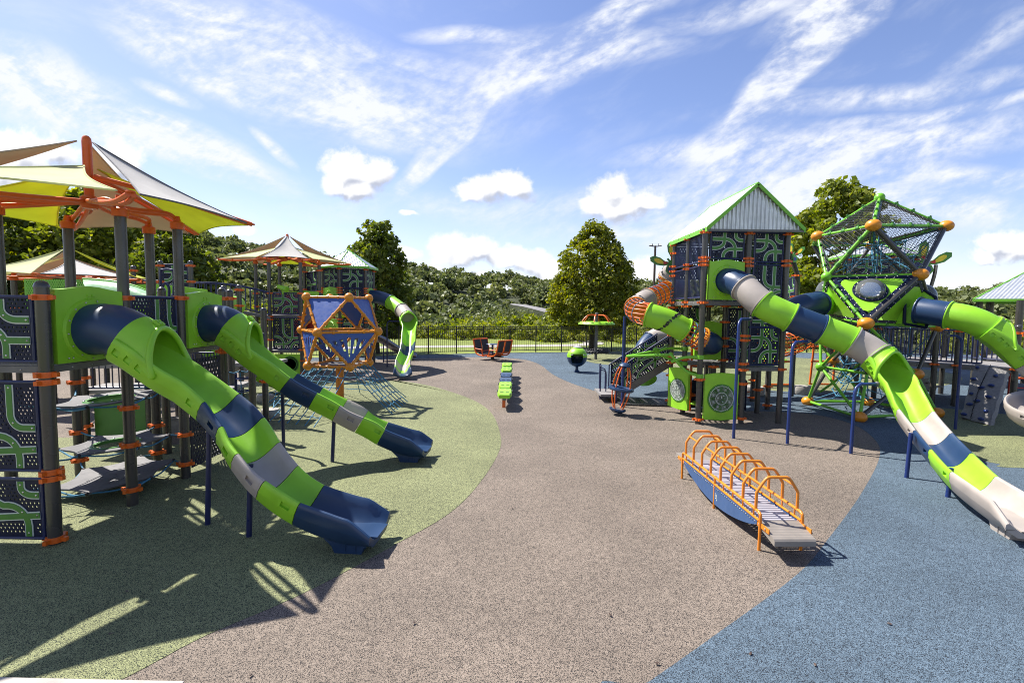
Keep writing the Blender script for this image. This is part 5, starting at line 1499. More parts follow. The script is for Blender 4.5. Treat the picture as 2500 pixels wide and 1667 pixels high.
# green arms reaching out to carry the spinner
mb = MB(); hub = V((2.8, 11.74, 1.44)); A = V((t1[0], t1[1], 0)); B = V((t4[0], t4[1], 0))
mb.tube(crom([hub, hub + V((.9, -.35, .09)), V((3.7, 11.2, 1.55)), V((4.0, 11.05, 1.2)), A + V((-.02, 0, 1.1))], 6), .034, 10)
mb.tube(crom([V((3.72, 11.2, 1.38)), V((3.95, 11.05, 1.5)), A + V((-.02, 0, 1.53))], 6), .034, 10)
mb.tube(crom([hub, hub + V((.8, .25, .13)), V((3.55, 12.0, 1.6)), V((3.8, 12.0, 1.42)), B + V((-.02, 0, 1.25))], 6), .034, 10)
mb.tube(crom([V((3.55, 12.0, 1.5)), V((3.85, 12.05, 1.62)), B + V((-.02, 0, 1.62))], 6), .034, 10)
for q, z in ((A, 1.1), (A, 1.53), (B, 1.25), (B, 1.62)): mb.lathe([(.062, z - .045), (.082, z - .045), (.082, z + .045), (.062, z + .045)], 14, q)
build(mb, 'hanger_arm', M['lime_paint'], G1, 40)

# spinner hanging from the arms
SP = thing('hanging_spinner', 'orange barred spinner with navy ring and foot dish under the green arms', 'spinner', (2.6, 11.74, 0))
c = V((2.6, 11.74, 0))
mb = MB(); mb.lathe([(0, .06), (.12, .06), (.2, .12), (.205, .15), (.17, .155), (.16, .15), (0, .15)], 24, c); build(mb, 'foot_dish', M['navy'], SP, 40)
mb = MB(); mb.lathe([(0, .153), (.15, .153), (.15, .158), (0, .158)], 24, c); build(mb, 'dish_mat', M['pad'], SP, 40)
mb = MB(); mb.lathe([(.2, .62), (.27, .6), (.31, .635), (.3, .68), (.25, .69), (.2, .66), (.2, .62)], 32, c)
for k in range(4): mb.box(c + V((.26 * math.cos(PI / 4 + k * PI / 2), .26 * math.sin(PI / 4 + k * PI / 2), .66)), (.07, .05, .075), Matrix.Rotation(PI / 4 + k * PI / 2, 3, 'Z'))
build(mb, 'hand_ring', M['navy'], SP, 40)
mb = MB(); mb.lathe([(.14, 1.2), (.15, 1.22), (.11, 1.27), (.05, 1.3), (0, 1.3)], 24, c); mb.lathe([(.15, 1.2), (0, 1.2)], 24, c); build(mb, 'cap', M['navy'], SP, 40)
for k in range(4):
    a = PI / 4 + k * PI / 2; d = V((math.cos(a), math.sin(a), 0)); mb = MB()
    mb.tube(crom([c + d * .12 + V((0, 0, .14)), c + d * .2 + V((0, 0, .35)), c + d * .245 + V((0, 0, .66)), c + d * .2 + V((0, 0, 1.0)), c + d * .11 + V((0, 0, 1.22))], 6), .016, 8); build(mb, 'bar', M['orange'], SP, 40)
mb = MB(); mb.tube([c + V((0, 0, 1.28)), c + V((0.02, 0, 1.44))], .03, 10); build(mb, 'hanger', M['orange'], SP, 40)
SP.rotation_euler = (0, R(8), 0)
# dark rubber mat beneath the ramp
mb = MB()
for k in range(11): mb.box((3.0 + k * .165, 13.35 - k * .015, .03), (.15, .95, .03))
build(mb, 'rubber_mat', M['dark'], None, 0, 'dark ribbed mat on blue ground under the perforated ramp', 'mat')

# ================================================================== tall icosahedron net climber
I1 = thing('icosahedron_net_climber', 'huge green and grey icosahedron climber with netting and amber balls', 'climber', (9.3, 12.6, 0))
Vx = dict(a0=at(2147.6, 483, 13.0), a1=at(2132, 550, 11.6), a2=at(2309.6, 552, 12.4), a3=at(1997, 577, 13.2), a4=V((10.9, 14.9, 4.62)), a4b=V((9.2, 15.0, 4.62)),
          b1=at(2018, 676, 12.2), b2=at(2247, 670, 11.4), b3=at(2035, 688, 14.6), b4=V((10.2, 15.2, 3.3)), b5=V((11.4, 13.8, 3.35)),
          c1=at(2114, 789.5, 11.0), c2=at(2288, 797, 12.5), c3=at(2002, 768, 13.3), c4=V((9.0, 14.9, 2.25)), c5=V((10.9, 14.6, 2.25)),
          d1=at(2003.7, 895, 12.7), d2=at(2033, 880, 14.0), d3=at(2237, 913, 12.3), d4=V((10.4, 14.3, 1.1)), d5=at(2117, 912, 11.9),
          g1=gp(1972, 979, .1), g2=gp(2099, 1018, .1), g3=gp(2121, 981, .1), g4=V((10.7, 12.0, .1)), g5=V((9.6, 14.9, .1)))
green = ['a0a1', 'a0a2', 'a0a3', 'a0a4', 'a0a4b', 'a1a2', 'a1a3', 'a3a4b', 'a4a4b', 'a2a4', 'a1b1', 'a3b1', 'b1b2', 'b1c1', 'b1c3', 'b1b3', 'a3b3', 'b3c3', 'c1c2', 'c1c3', 'c3c4', 'c4c5', 'c2c5', 'd1c3', 'd1c1', 'd1g1', 'd1d5', 'd1g2', 'd5g2', 'd5d3', 'g1g3', 'g1g2', 'g2g4', 'g3g4', 'd3g4', 'd2c4', 'd2g1', 'd2g3', 'c1d3', 'd4c5', 'd4g5', 'd4g4']
dark = ['a1b2', 'a2b2', 'b2c1', 'b2c2', 'b2b5', 'a2b5', 'a4b5', 'a4b4', 'b4b5', 'b3b4', 'a4bb3', 'a4bb4', 'b4c5', 'b5c2', 'b4c4', 'b5c5', 'b3c4', 'c1d5', 'c2d3', 'g1d2', 'g2d3', 'd2c1', 'd3d4', 'c3g3']
def split(e):
    for k in Vx:
        if e.startswith(k) and e[len(k):] in Vx: return Vx[k], Vx[e[len(k):]]
for lst, mat, r in ((green, 'lime_paint', .036), (dark, 'post', .05)):
    for e in lst:
        a, b = split(e); mb = MB(); mb.tube([a, b], r, 12); d = (b - a).normalized(); q = d.to_track_quat('Z', 'Y').to_matrix()
        if mat == 'lime_paint' and a.z > 2:
            for t in (.25, .5, .75): mb.lathe([(r, -.05), (r + .016, -.045), (r + .016, .045), (r, .05)], 10, a.lerp(b, t), q, m=1); mb.box(a.lerp(b, t) + q @ V((0, r + .02, 0)), (.04, .05, .05), q, m=1)
        build(mb, 'strut', [M[mat], M['track']], I1, 40)
cen = V((9.7, 13.1, 3.6))
for k in ('a1', 'a2', 'a3', 'b2', 'c1', 'c2', 'd2', 'd3', 'g1', 'g2', 'g3', 'g4', 'a4', 'b4'):
    mb = MB(); mb.ball(Vx[k], .16 if k[0] != 'g' else .15, 20, (1.05, 1.05, .88)); build(mb, 'joint_ball', M['amber'], I1, 60)
for k in ('a0', 'b1', 'd1', 'b3', 'c3', 'c4', 'c5'):
    mb = MB(); mb.ball(Vx[k], .125, 18); build(mb, 'joint_ball', M['lime_paint'], I1, 60)
def edge_frame(mb, P3, w=.09, inset=.0):
    g = sum(P3, V((0, 0, 0))) / 3; n = (P3[1] - P3[0]).cross(P3[2] - P3[0]).normalized()
    o_ = [g + (p - g) * .9 for p in P3]; i_ = [g + (p - g) * .72 for p in P3]
    for i in range(3):
        j = (i + 1) % 3; q = [o_[i], o_[j], i_[j], i_[i]]
        mb.add([p + n * .008 for p in q] + [p - n * .008 for p in q], [(0, 1, 2, 3), (7, 6, 5, 4), (0, 4, 5, 1), (1, 5, 6, 2), (2, 6, 7, 3), (3, 7, 4, 0)])
        for t in (.2, .4, .6, .8): mb.ball(o_[i].lerp(o_[j], t).lerp(i_[i].lerp(i_[j], t), .45) + n * .01, .016, 6, m=1); mb.ball(o_[i].lerp(o_[j], t).lerp(i_[i].lerp(i_[j], t), .45) - n * .01, .016, 6, m=1)
    return i_, n
def net_face(a, b, c, pitch=.075):
    P3 = [Vx[a], Vx[b], Vx[c]]; g = sum(P3, V((0, 0, 0))) / 3; n = (P3[1] - P3[0]).cross(P3[2] - P3[0]).normalized()
    mb = MB(); O = [g + (p - g) * .93 for p in P3]; I = [g + (p - g) * .845 for p in P3]
    for i in range(3):
        j = (i + 1) % 3; q = [O[i], O[j], I[j], I[i]]
        mb.add([p + n * .006 for p in q] + [p - n * .006 for p in q], [(0, 1, 2, 3), (7, 6, 5, 4), (0, 4, 5, 1), (1, 5, 6, 2), (2, 6, 7, 3), (3, 7, 4, 0)])
        for t in (.15, .3, .45, .6, .75, .9): mb.ball(O[i].lerp(O[j], t).lerp(I[i].lerp(I[j], t), .5) - n * .008, .012, 6, m=1); mb.ball(O[i].lerp(O[j], t).lerp(I[i].lerp(I[j], t), .5) + n * .008, .012, 6, m=1)
    o = build(mb, 'net_frame', [M['post'], M['bolt']], I1, 0)
    nb_ = MB(); x = (I[1] - I[0]).normalized(); y = n.cross(x)
    # two families of cords clipped to the triangle
    T2 = [((p - I[0]).dot(x), (p - I[0]).dot(y)) for p in I]
    for fam in (R(35), R(-35)):
        dx, dy = math.cos(fam), math.sin(fam); nx, ny = -dy, dx
        s0 = min(px * nx + py * ny for px, py in T2); s1_ = max(px * nx + py * ny for px, py in T2); s = s0 + pitch / 2
        while s < s1_:
            hits = []
            for i in range(3):
                (ax, ay), (bx, by) = T2[i], T2[(i + 1) % 3]; fa, fb_ = ax * nx + ay * ny - s, bx * nx + by * ny - s
                if fa * fb_ < 0: t = fa / (fa - fb_); hits.append(I[i].lerp(I[(i + 1) % 3], t))
            if len(hits) == 2: nb_.tube(hits, .0045, 4, False)
            s += pitch
    build(nb_, 'netting', M['net'], o, 0)
for f in (('a0', 'a1', 'a2'), ('a0', 'a1', 'a3'), ('a0', 'a3', 'a4b'), ('a0', 'a4', 'a4b'), ('a0', 'a4', 'a2'), ('a1', 'a3', 'b1'), ('a1', 'b1', 'b2'), ('a1', 'a2', 'b2'), ('a2', 'b2', 'b5'), ('a2', 'a4', 'b5'), ('a3', 'b1', 'b3'), ('a4b', 'b3', 'b4')): net_face(*f)
def bubble_panel(a, b, c, bubble=True):
    P3 = [Vx[a], Vx[b], Vx[c]]; g = sum(P3, V((0, 0, 0))) / 3; n = (P3[1] - P3[0]).cross(P3[2] - P3[0]).normalized()
    if n.dot(g - cen) < 0: n = -n
    mb = MB(); q = [g + (p - g) * .93 for p in P3]
    i2 = [g + (p - g) * .78 + n * .012 for p in P3]
    # rounded lime panel
    r1 = []; 
    for i in range(3):
        j = (i + 1) % 3; r1 += [i2[i].lerp(i2[j], .12), i2[i].lerp(i2[j], .88)]
    base = [p for p in r1]
    hole = .0
    if bubble:
        x = (P3[1] - P3[0]).normalized(); y = n.cross(x); rr = .3; gg = g + (P3[0] + P3[1] - P3[2] * 2).normalized() * .0
        ring_ = [gg + n * .012 + (x * math.cos(2 * PI * k / 36) + y * math.sin(2 * PI * k / 36)) * rr for k in range(36)]
        # match ring points to outline by angle
        def onedge(dirv):
            best = None
            for i in range(len(base)):
                a_, b_ = base[i] - gg, base[(i + 1) % len(base)] - gg; ax, ay, bx, by = a_.dot(x), a_.dot(y), b_.dot(x), b_.dot(y); dx, dy = dirv
                den = dx * (by - ay) - dy * (bx - ax)
                if abs(den) < 1e-9: continue
                t = (ax * (by - ay) - ay * (bx - ax)) / den; s_ = (ax * dy - ay * dx) / den
                if t > 0 and -1e-6 <= s_ <= 1 + 1e-6: best = t if best is None else min(best, t)
            return gg + x * dirv[0] * best + y * dirv[1] * best + n * .012
        out = [onedge((math.cos(2 * PI * k / 36), math.sin(2 * PI * k / 36))) for k in range(36)]
        mb.grid([ring_, out], wrap=True); mb.grid([[p - n * .012 for p in ring_], [p - n * .012 for p in out]], wrap=True)
    else:
        mb.add([p for p in base] + [p - n * .012 for p in base], [tuple(range(6)), tuple(range(11, 5, -1))] + [(i, i + 6, (i + 1) % 6 + 6, (i + 1) % 6) for i in range(6)])
    o = build(mb, 'wall_panel', M['lime'], I1, 0)
    fb_ = MB(); i3 = [g + (p - g) * .76 for p in P3]
    for i in range(3):
        j = (i + 1) % 3; w4 = [q[i], q[j], i3[j], i3[i]]
        fb_.add([p + n * .02 for p in w4] + [p - n * .006 for p in w4], [(0, 1, 2, 3), (7, 6, 5, 4), (0, 4, 5, 1), (1, 5, 6, 2), (2, 6, 7, 3), (3, 7, 4, 0)])
        for t in (.08, .2, .32, .44, .56, .68, .8, .92):
            fb_.ball(q[i].lerp(q[j], t).lerp(i3[i].lerp(i3[j], t), .25) + n * .022, .015, 6, m=1)
            if .15 < t < .85: fb_.ball(q[i].lerp(q[j], t).lerp(i3[i].lerp(i3[j], t), .8) + n * .022, .013, 6, m=1)
    if bubble:
        M3 = Matrix((x, y, n)).transposed()
        fb_.lathe([(rr - .02, 0), (rr - .02, .03), (rr + .05, .03), (rr + .055, 0)], 36, gg + n * .012, M3)
        for k in range(16): fb_.ball(gg + n * .045 + (x * math.cos(k * PI / 8) + y * math.sin(k * PI / 8)) * (rr + .016), .012, 6, m=1)
    build(fb_, 'panel_border', [M['navy_plate'], M['bolt']], o, 0)
    if bubble:
        db = MB(); db.lathe([(rr * math.cos(t * PI / 20), rr * .8 * math.sin(t * PI / 20)) for t in range(0, 11)], 32, gg + n * .03, M3); build(db, 'bubble_window', M['glass'], o, 60)
bubble_panel('b1', 'b2', 'c1'); bubble_panel('b2', 'b5', 'c2'); bubble_panel('b1', 'c1', 'c3', False); bubble_panel('b3', 'b1', 'c3', True); bubble_panel('b3', 'b4', 'c4', False); bubble_panel('b4', 'b5', 'c5', False)
bubble_panel('c1', 'c2', 'b2', False); bubble_panel('b5', 'c2', 'c5', False); bubble_panel('b4', 'c4', 'c5', False); bubble_panel('b3', 'c3', 'c4', False)
mb = MB(); pl = [Vx['c1'], Vx['c2'], Vx['c5'], Vx['c4'], Vx['c3']]; pl = [cen.lerp(p, .9) for p in pl]; pl = [V((p.x, p.y, 2.3)) for p in pl]
mb.add(pl + [p - V((0, 0, .04)) for p in pl], [(0, 1, 2, 3, 4), (9, 8, 7, 6, 5)] + [(i, i + 5, (i + 1) % 5 + 5, (i + 1) % 5) for i in range(5)]); build(mb, 'floor_plate', M['navy_plate'], I1, 0)
# ropes inside
rp2 = MB(); rg = random.Random(5)
axis = [V((9.7, 13.0, z)) for z in (2.35, 3.0, 3.6, 4.2, 4.75)]
rp2.tube([axis[0], axis[-1]], .016, 6)
for k in ('a1', 'a2', 'a3', 'a4', 'b1', 'b2', 'b3', 'b5'):
    for z in (3.0, 3.6, 4.2): rp2.tube([V((9.7, 13.0, z)), V((9.7, 13.0, z)).lerp(Vx[k], .92)], .012, 5)
for z, rr in ((2.8, .5), (3.3, .75), (3.9, .8), (4.3, .6)):
    pts = [V((9.7 + rr * math.cos(k * PI / 3), 13.0 + rr * math.sin(k * PI / 3), z + .12 * (k % 2))) for k in range(6)]
    rp2.tube(pts, .013, 5, closed=True)
    for p in pts: rp2.ball(p, .03, 6)
    for p in pts: rp2.tube([p, p - V((0, 0, .5))], .011, 5)
low = V((9.2, 12.6, .6))
for k in ('g1', 'g2', 'g3', 'g4', 'd1', 'd2', 'd3', 'd4', 'd5'):
    e = Vx[k]; rp2.tube([V((9.4, 12.7, 1.2)), V((9.4, 12.7, .9)).lerp(e, .5) - V((0, 0, .08)), e], .012, 5); rp2.tube([low.lerp(e, .3), low.lerp(e, .55) + V((.1, .1, -.1)), e], .012, 5)
for z, rr in ((.35, .7), (.7, .6), (1.2, .55), (1.7, .5)):
    pts = [V((9.4 + rr * math.cos(k * PI / 4), 12.8 + rr * math.sin(k * PI / 4), z + .1 * (k % 2))) for k in range(8)]
    rp2.tube(pts, .013, 5, closed=True)
    for p in pts: rp2.tube([p, V((9.5 + (p.x - 9.5) * .6, 12.9 + (p.y - 12.9) * .6, p.z + .55))], .011, 5); rp2.ball(p, .03, 6)
for e in ('c2', 'c5', 'b5'): rp2.tube([Vx[e] - V((0, 0, .05)), V((10.6, 12.9, 1.4)), V((9.4, 12.8, 1.1))], .012, 5)
build(rp2, 'inner_ropes', M['rope'], I1, 30)
# connecting tube from the gable tower side
jp = [V((6.7, 12.4, 2.2)), V((6.9, 12.2, 2.5)), V((7.3, 12.2, 2.72)), V((7.75, 12.35, 2.78)), V((8.15, 12.6, 2.8)), V((8.5, 12.9, 2.85))]
jt = Path(jp); 
for a, b, c in ((0, jt.len * .62, 'navy'), (jt.len * .62, jt.len, 'lime')): build(sec_tube(jt, a, b, .3), 'link_tube', [M[c], M['bolt']], I1, 40)
# slide out of the right side
mb = MB(); bx = [at(2205, 722, 11.6), at(2238, 700, 11.8), at(2280, 726, 11.5), at(2283, 745, 11.3), at(2255, 800, 11.2), at(2203, 790, 11.4)]
mb.add(bx + [p + V((-.25, .5, 0)) for p in bx], [tuple(range(6)), tuple(range(11, 5, -1))] + [(i, i + 6, (i + 1) % 6 + 6, (i + 1) % 6) for i in range(6)])
build(mb, 'exit_box', M['lime'], I1, 0)
mb = MB(); 
for i in range(6): mb.tube([bx[i] + V((.02, -.03, 0)), bx[(i + 1) % 6] + V((.02, -.03, 0))], .035, 6)
build(mb, 'exit_trim', M['navy_plate'], I1, 30)
s8 = [at(2238, 757, 11.25), at(2275, 762, 11.0), at(2315, 769, 10.75), at(2362, 778, 10.5), at(2412, 800, 10.3), at(2456, 838, 10.15), at(2500, 885, 10.0), V((10.95, 9.75, 1.25)), V((11.3, 9.7, 1.02)), V((11.35, 9.9, .9)), V((11.0, 10.0, .86)), V((10.45, 9.75, .8)), V((10.05, 9.35, .7)), V((10.0, 8.95, .6)), V((10.35, 8.6, .5)), V((10.9, 8.4, .42)), V((11.5, 8.25, .36))]
slide(I1, 'curling_slide', s8, None, 4, rad=.285, hw=.265, tubes=[(.1, 2, 'navy'), (2, 4.05, 'lime')], trs=[(4, 6, 'lime'), (6, 8, 'beige'), (8, 10, 'navy'), (10, 13, 'beige'), (13, 15, 'navy'), (15, 16, 'navy')], hood_len=.56, pockets=True, poles=[(9.97, 10.69, (9.7, 10.75, 2.1)), (10.1, 8.95, (10.1, 8.95, .42))], label='slide leaving the netted climber, curling back at the right edge')

# ================================================================== deck with railings, climbing wall, stairs
D1 = thing('railed_deck', 'low deck with navy bar railings behind the netted climber', 'play structure', (12.5, 13.6, 0))
dk = [(10.9, 14.4), (12.4, 13.4), (13.2, 12.6), (14.6, 13.4), (13.8, 15.4), (11.5, 16.0)]
deck(D1, dk, 1.18, .12)
for (a, b, n) in ((dk[0], dk[1], 16), (dk[1], (12.75, 13.05), 5), (dk[3], dk[4], 18), (dk[4], dk[5], 22), (dk[5], dk[0], 16)):
    bar_panel(D1, a, b, 1.25, 2.12, n, r=.016, rail=.022)
for p in dk + [(12.0, 13.65)]: post(D1, *p, 2.3, (1.15, 2.1), r=.07)
cw = bpy.data.objects.new('climbing_wall', None); COL.objects.link(cw); cw.parent = D1; WLOC[cw.name] = WLOC[D1.name]
bl, br2, tr2, tl = V((11.1, 11.78, .05)), V((11.1, 11.05, .02)), at(2458, 905, 12.1), at(2381, 888, 12.75)
nW = (br2 - bl).cross(tl - bl).normalized()
if nW.y > 0: nW = -nW
mb = MB(); rows = [[bl.lerp(br2, j / 8).lerp(tl.lerp(tr2, j / 8), i / 12) + nW * (.02 * math.sin(i * 2.1 + j * 1.3)) for j in range(9)] for i in range(13)]
mb.grid(rows); mb.grid([[p - nW * .12 for p in r] for r in rows])
bd = rows[0] + [r[-1] for r in rows[1:]] + rows[-1][-2::-1] + [r[0] for r in rows[-2:0:-1]]
mb.grid([bd, [p - nW * .12 for p in bd]], wrap=True)
build(mb, 'wall_slab', M['wall'], cw, 40)
hb = MB()
for (u_, v_) in ((.12, .93), (.75, .85), (.1, .7), (.7, .66), (.42, .58), (.16, .43), (.72, .45), (.4, .33), (.2, .24), (.78, .2), (.1, .05), (.7, .05)):
    p = bl.lerp(br2, u_).lerp(tl.lerp(tr2, u_), v_) + nW * .03; q = nW.to_track_quat('Z', 'Y').to_matrix(); rg = random.Random(int(u_ * 100 + v_ * 1000))
    hb2 = MB(); hb2.ball(p, .055, 10, (1.5 if rg.random() < .6 else .9, .8, .6), q @ Matrix.Rotation(rg.random() * .6 - .3 + PI / 2 * (abs((q @ V((1, 0, 0))).z) > .6), 3, 'Z')); build(hb2, 'climbing_hold', M['blue_paint'], cw, 50)
mb = MB(); ca, cb_ = tl.lerp(tr2, .55) + nW * .06, bl.lerp(br2, .42) + nW * .06
for k in range(46):
    t = k / 45; p = ca.lerp(cb_, t) + (br2 - bl).normalized() * .1 * math.sin(t * PI) * -.6 + nW * .01
    mb.tube([p + V((0, 0, .022)), p + V((.011 if k % 2 else 0, .011 if k % 2 == 0 else 0, 0)), p - V((0, 0, .022))], .008, 5)
build(mb, 'chain', M['black'], cw, 0)
mb = MB(); mb.beam((11.0, 14.0, 1.1), (12.9, 14.6, .25), .06, .26); mb.beam((11.3, 14.9, 1.1), (13.1, 15.4, .25), .06, .26)
for k in range(6): mb.box(V((11.15, 14.45, 1.08)).lerp(V((13.0, 15.0, .3)), (k + .5) / 6), (.32, .9, .03), Matrix.Rotation(R(16), 3, 'Z'))
build(mb, 'stairway', M['deck_edge'], D1, 0)
mb = MB()
for x in (13.5, 14.2): mb.tube([(x, 13.0, 0), (x, 13.0, 1.2)], .03, 8)
for z in (.1, .35, .6, .85, 1.1): mb.tube([(13.5, 13.0, z), (14.2, 13.0, z)], .02, 8)
build(mb, 'rung_ladder', M['red'], D1, 40)
route_panel(D1, (11.7, 15.3), (12.7, 15.5), .25, 1.0, TRACK1, .07, .042)

# ================================================================== far hexagonal tower seen through the nets
H2 = thing('hexagonal_tower', 'distant hexagonal tower seen through the nets of the big climber', 'play structure', (14.6, 19.6, 0))
hc2 = V((14.6, 19.8, 0)); hx2 = [(hc2.x + 1.35 * math.cos(R(-160 + 60 * k)), hc2.y + 1.35 * math.sin(R(-160 + 60 * k))) for k in range(6)]
for p in hx2: post(H2, *p, 4.75, (4.65, 3.6, 3.4, 2.4), cap=False, r=.075)
hex_roof(H2, (hc2.x, hc2.y), 0, 1.65, -160, 4.8, 5.55); deck(H2, hx2, 2.7)
for k in range(4):
    a, b = V((*hx2[k], 0)), V((*hx2[k + 1], 0)); d = (b - a).normalized() * .1
    route_panel(H2, (a + d)[:2], (b - d)[:2], 3.65, 4.6, TRACK1, .09, .055, tw=.1); route_panel(H2, (a + d)[:2], (b - d)[:2], 2.75, 3.5, TRACK2, .09, .055, tw=.1)
butterfly(H2, at(2262, 640, 18.2), (-.4, -1, 0), 1.3, 30)
mb = MB(); mb.tube(crom([(15.9, 18.6, 3.2), (16.0, 18.5, 4.0), (15.95, 18.4, 4.4)], 4), .06, 8); build(mb, 'figure_stem', M['post'], H2, 40)

# shelter-like tower at the right edge
S1 = thing('hip_roof_tower', 'corrugated hip roof on dark posts cut off by the right edge', 'play structure', (17.6, 16.6, 0))
ec = at(2376, 733, 15.4); hcx, hcy, rd_ = 17.55, 16.5, 3.0
rcn = [(ec.x, 15.4), (15.5, 14.55), (18.6, 13.8), (19.8, 18.6), (17.3, 18.05)]
hex_roof(S1, (hcx, hcy), 0, rd_, 201, ec.z + .03, 4.12, 5, rcn)
for (x, y) in ((18.2, 14.4), (19.2, 18.0), (17.2, 17.5)):
    post(S1, x, y, ec.z, (1.9, 1.1, .2), cap=False, r=.085)
pp = at(2391, 745, 15.9); post(S1, pp.x, 15.9, ec.z, (1.9,), cap=False, r=.085); pp = at(2419, 745, 17.0); post(S1, pp.x, 17.0, ec.z, (1.9,), cap=False, r=.085); pp = at(2491, 745, 14.6); post(S1, pp.x, 14.6, ec.z, (1.95, 1.1), cap=False, r=.09)
deck(S1, [(15.3, 15.5), (15.9, 14.9), (18.3, 14.3), (19.2, 18.1), (17.2, 17.4)], 1.15)

# curved arch pole with butterfly between the towers, and back structure pieces
B1 = thing('arch_pole_structure', 'back structure with bent grey pole and small route panel by the gable tower', 'play structure', (9.3, 15.5, 0))
mb = MB(); p = at(1942, 780, 14.6); q = at(1948, 690, 14.6); r_ = at(1940, 650, 14.6); s_ = at(1925, 618, 14.6)
mb.tube(crom([V((p.x, 14.6, 0)), p, q, r_, s_], 6), .064, 12); o = build(mb, 'bent_post', M['post'], B1, 40)
for z in (at(1945, 673, 14.6).z, at(1943, 725, 14.6).z): clamp(o, at(1945, 673, 14.6).x - (.02 if z < 3.2 else 0), 14.6, z, .07)
a, b = at(1925, 700, 14.8), at(1940, 700, 14.6); route_panel(B1, (at(1922, 700, 15.6).x, 15.6), (at(1941, 700, 14.75).x, 14.75), at(1925, 725, 15).z, at(1925, 678, 15).z, TRACK3, .07, .042)
butterfly(B1, at(1938, 622, 14.5), (-1, -.6, 0), .6, 20)
post(B1, at(1880, 800, 15.4).x, 15.4, 2.9, (2.5, 1.6, 1.0)); deck(B1, [(8.2, 15.2), (9.4, 14.7), (9.9, 16), (8.6, 16.6)], 1.9)
# orange caged bridge and frames beyond the climber
cg = Path([V((7.2, 14.6, 1.5)), V((7.9, 14.6, 1.52)), V((8.5, 14.7, 1.6)), V((9.1, 14.9, 1.85)), V((9.7, 15.2, 2.1))])
build(sec_tube(cg, 0, cg.len * .3, .33), 'tube_section', [M['beige'], M['bolt']], B1, 40)
mb = MB()
for j in range(18):
    an = 2 * PI * j / 18; pts = []
    for i in range(9):
        p, t, r, u = cg.frame(cg.len * (.3 + .7 * i / 8)); pts.append(p + (r * math.cos(an) + u * math.sin(an)) * .33)
    mb.tube(pts, .014, 5)
for i in range(9):
    p, t, r, u = cg.frame(cg.len * (.3 + .7 * i / 8)); mb.tube([p + (r * math.cos(q * PI / 10) + u * math.sin(q * PI / 10)) * .34 for q in range(20)], .013, 5, closed=True, m=1 if i % 2 else 0)
build(mb, 'cage_section', [M['orange'], M['navy_paint']], B1, 30)
mb = MB()
for (x, y, w_) in ((8.6, 16.2, .9), (10.2, 16.4, .8)):
    mb.tube([(x, y, .1), (x + .08, y, 1.5)], .035, 8); mb.tube([(x + w_, y, .1), (x + w_, y, 1.5)], .035, 8)
    for z in (.12, .9, 1.4): mb.tube([(x, y, z), (x + w_, y, z)], .03, 8)
build(mb, 'climbing_frame', M['orange'], B1, 40)
mb = MB(); mb.ball((9.0, 16.9, .85), .42, 16, (1.7, .8, .3)); build(mb, 'seat_disc', M['lime'], B1, 50)
for (px, py, w_, h_, lab) in ((1838, 963, .33, .26, 'round grey stone pod on blue ground behind the blue slide pole'), (1962, 962, .3, .26, 'grey stone pod just behind the amber ball of the big climber'), (1755, 1010, .2, .1, 'low stone pod in deep shade beneath the gable tower')):
    stone(px, py, w_, h_, lab, 'stone pods on the right')
# ================================================================== boat-shaped wobble bridge with hoops
BT = thing('hooped_rocking_bridge', 'blue sided rocking bridge with orange hoops and grey end steps', 'bridge', (2.85, 6.2, 0))
bx0, bx1, by0, by1, bz = 2.64, 3.08, 5.12, 7.28, .30
def bz_at(y): return bz
mb = MB()
n = 40
for i in range(n):
    y = by0 + .06 + (by1 - by0 - .12) * i / (n - 1)
    mb.tube([(bx0 + .03, y, bz - .005), (bx1 - .03, y, bz - .005)], .0225, 8)
build(mb, 'roller_slats', M['slat'], BT, 40)
for y0, y1, nm_ in ((4.84, 5.17, 'front'), (7.23, 7.62, 'rear')):
    mb = MB(); k = 24; rows = []
    yy0, yy1 = y0, y1
    prof = [(0, bz - .055), (.0, bz - .005), (.015, bz + .012)] + [(.015 + (yy1 - yy0 - .03) * j / k, bz + .012 + (.004 if j % 2 else 0)) for j in range(1, k)] + [(yy1 - yy0 - .015, bz + .012), (yy1 - yy0, bz - .005), (yy1 - yy0, bz - .055)]
    mb.grid([[V((x, yy0 + a, b)) for a, b in prof] for x in (bx0, bx1)]); 
    for x in (bx0, bx1): mb.add([V((x, yy0 + a, b)) for a, b in prof], [tuple(range(len(prof)))])
    mb.add([(bx0, yy0, bz - .055), (bx1, yy0, bz - .055), (bx1, yy1, bz - .055), (bx0, yy1, bz - .055)], [(0, 1, 2, 3)])
    if nm_ == 'front': mb.v = [(a, b, c - max(0, 5.17 - b) * .22) for a, b, c in mb.v]
    o = build(mb, 'end_step', M['tan_deck'], BT, 20)
    for x in (bx0 - .006, bx1 + .006):
        eb = MB(); eb.box((x, (yy0 * .35 + yy1 * .65) if nm_ == 'front' else (yy0 * .65 + yy1 * .35), bz - .02), (.012, .24, .05)); eb.ball((x - .008 if x < 2.8 else x + .008, yy0 + .16, bz - .02), .012, 6, m=1); eb.ball((x - .008 if x < 2.8 else x + .008, yy0 + .28, bz - .02), .012, 6, m=1)
        build(eb, 'side_bracket', [M['orange_rail'], M['bolt']], o, 30)
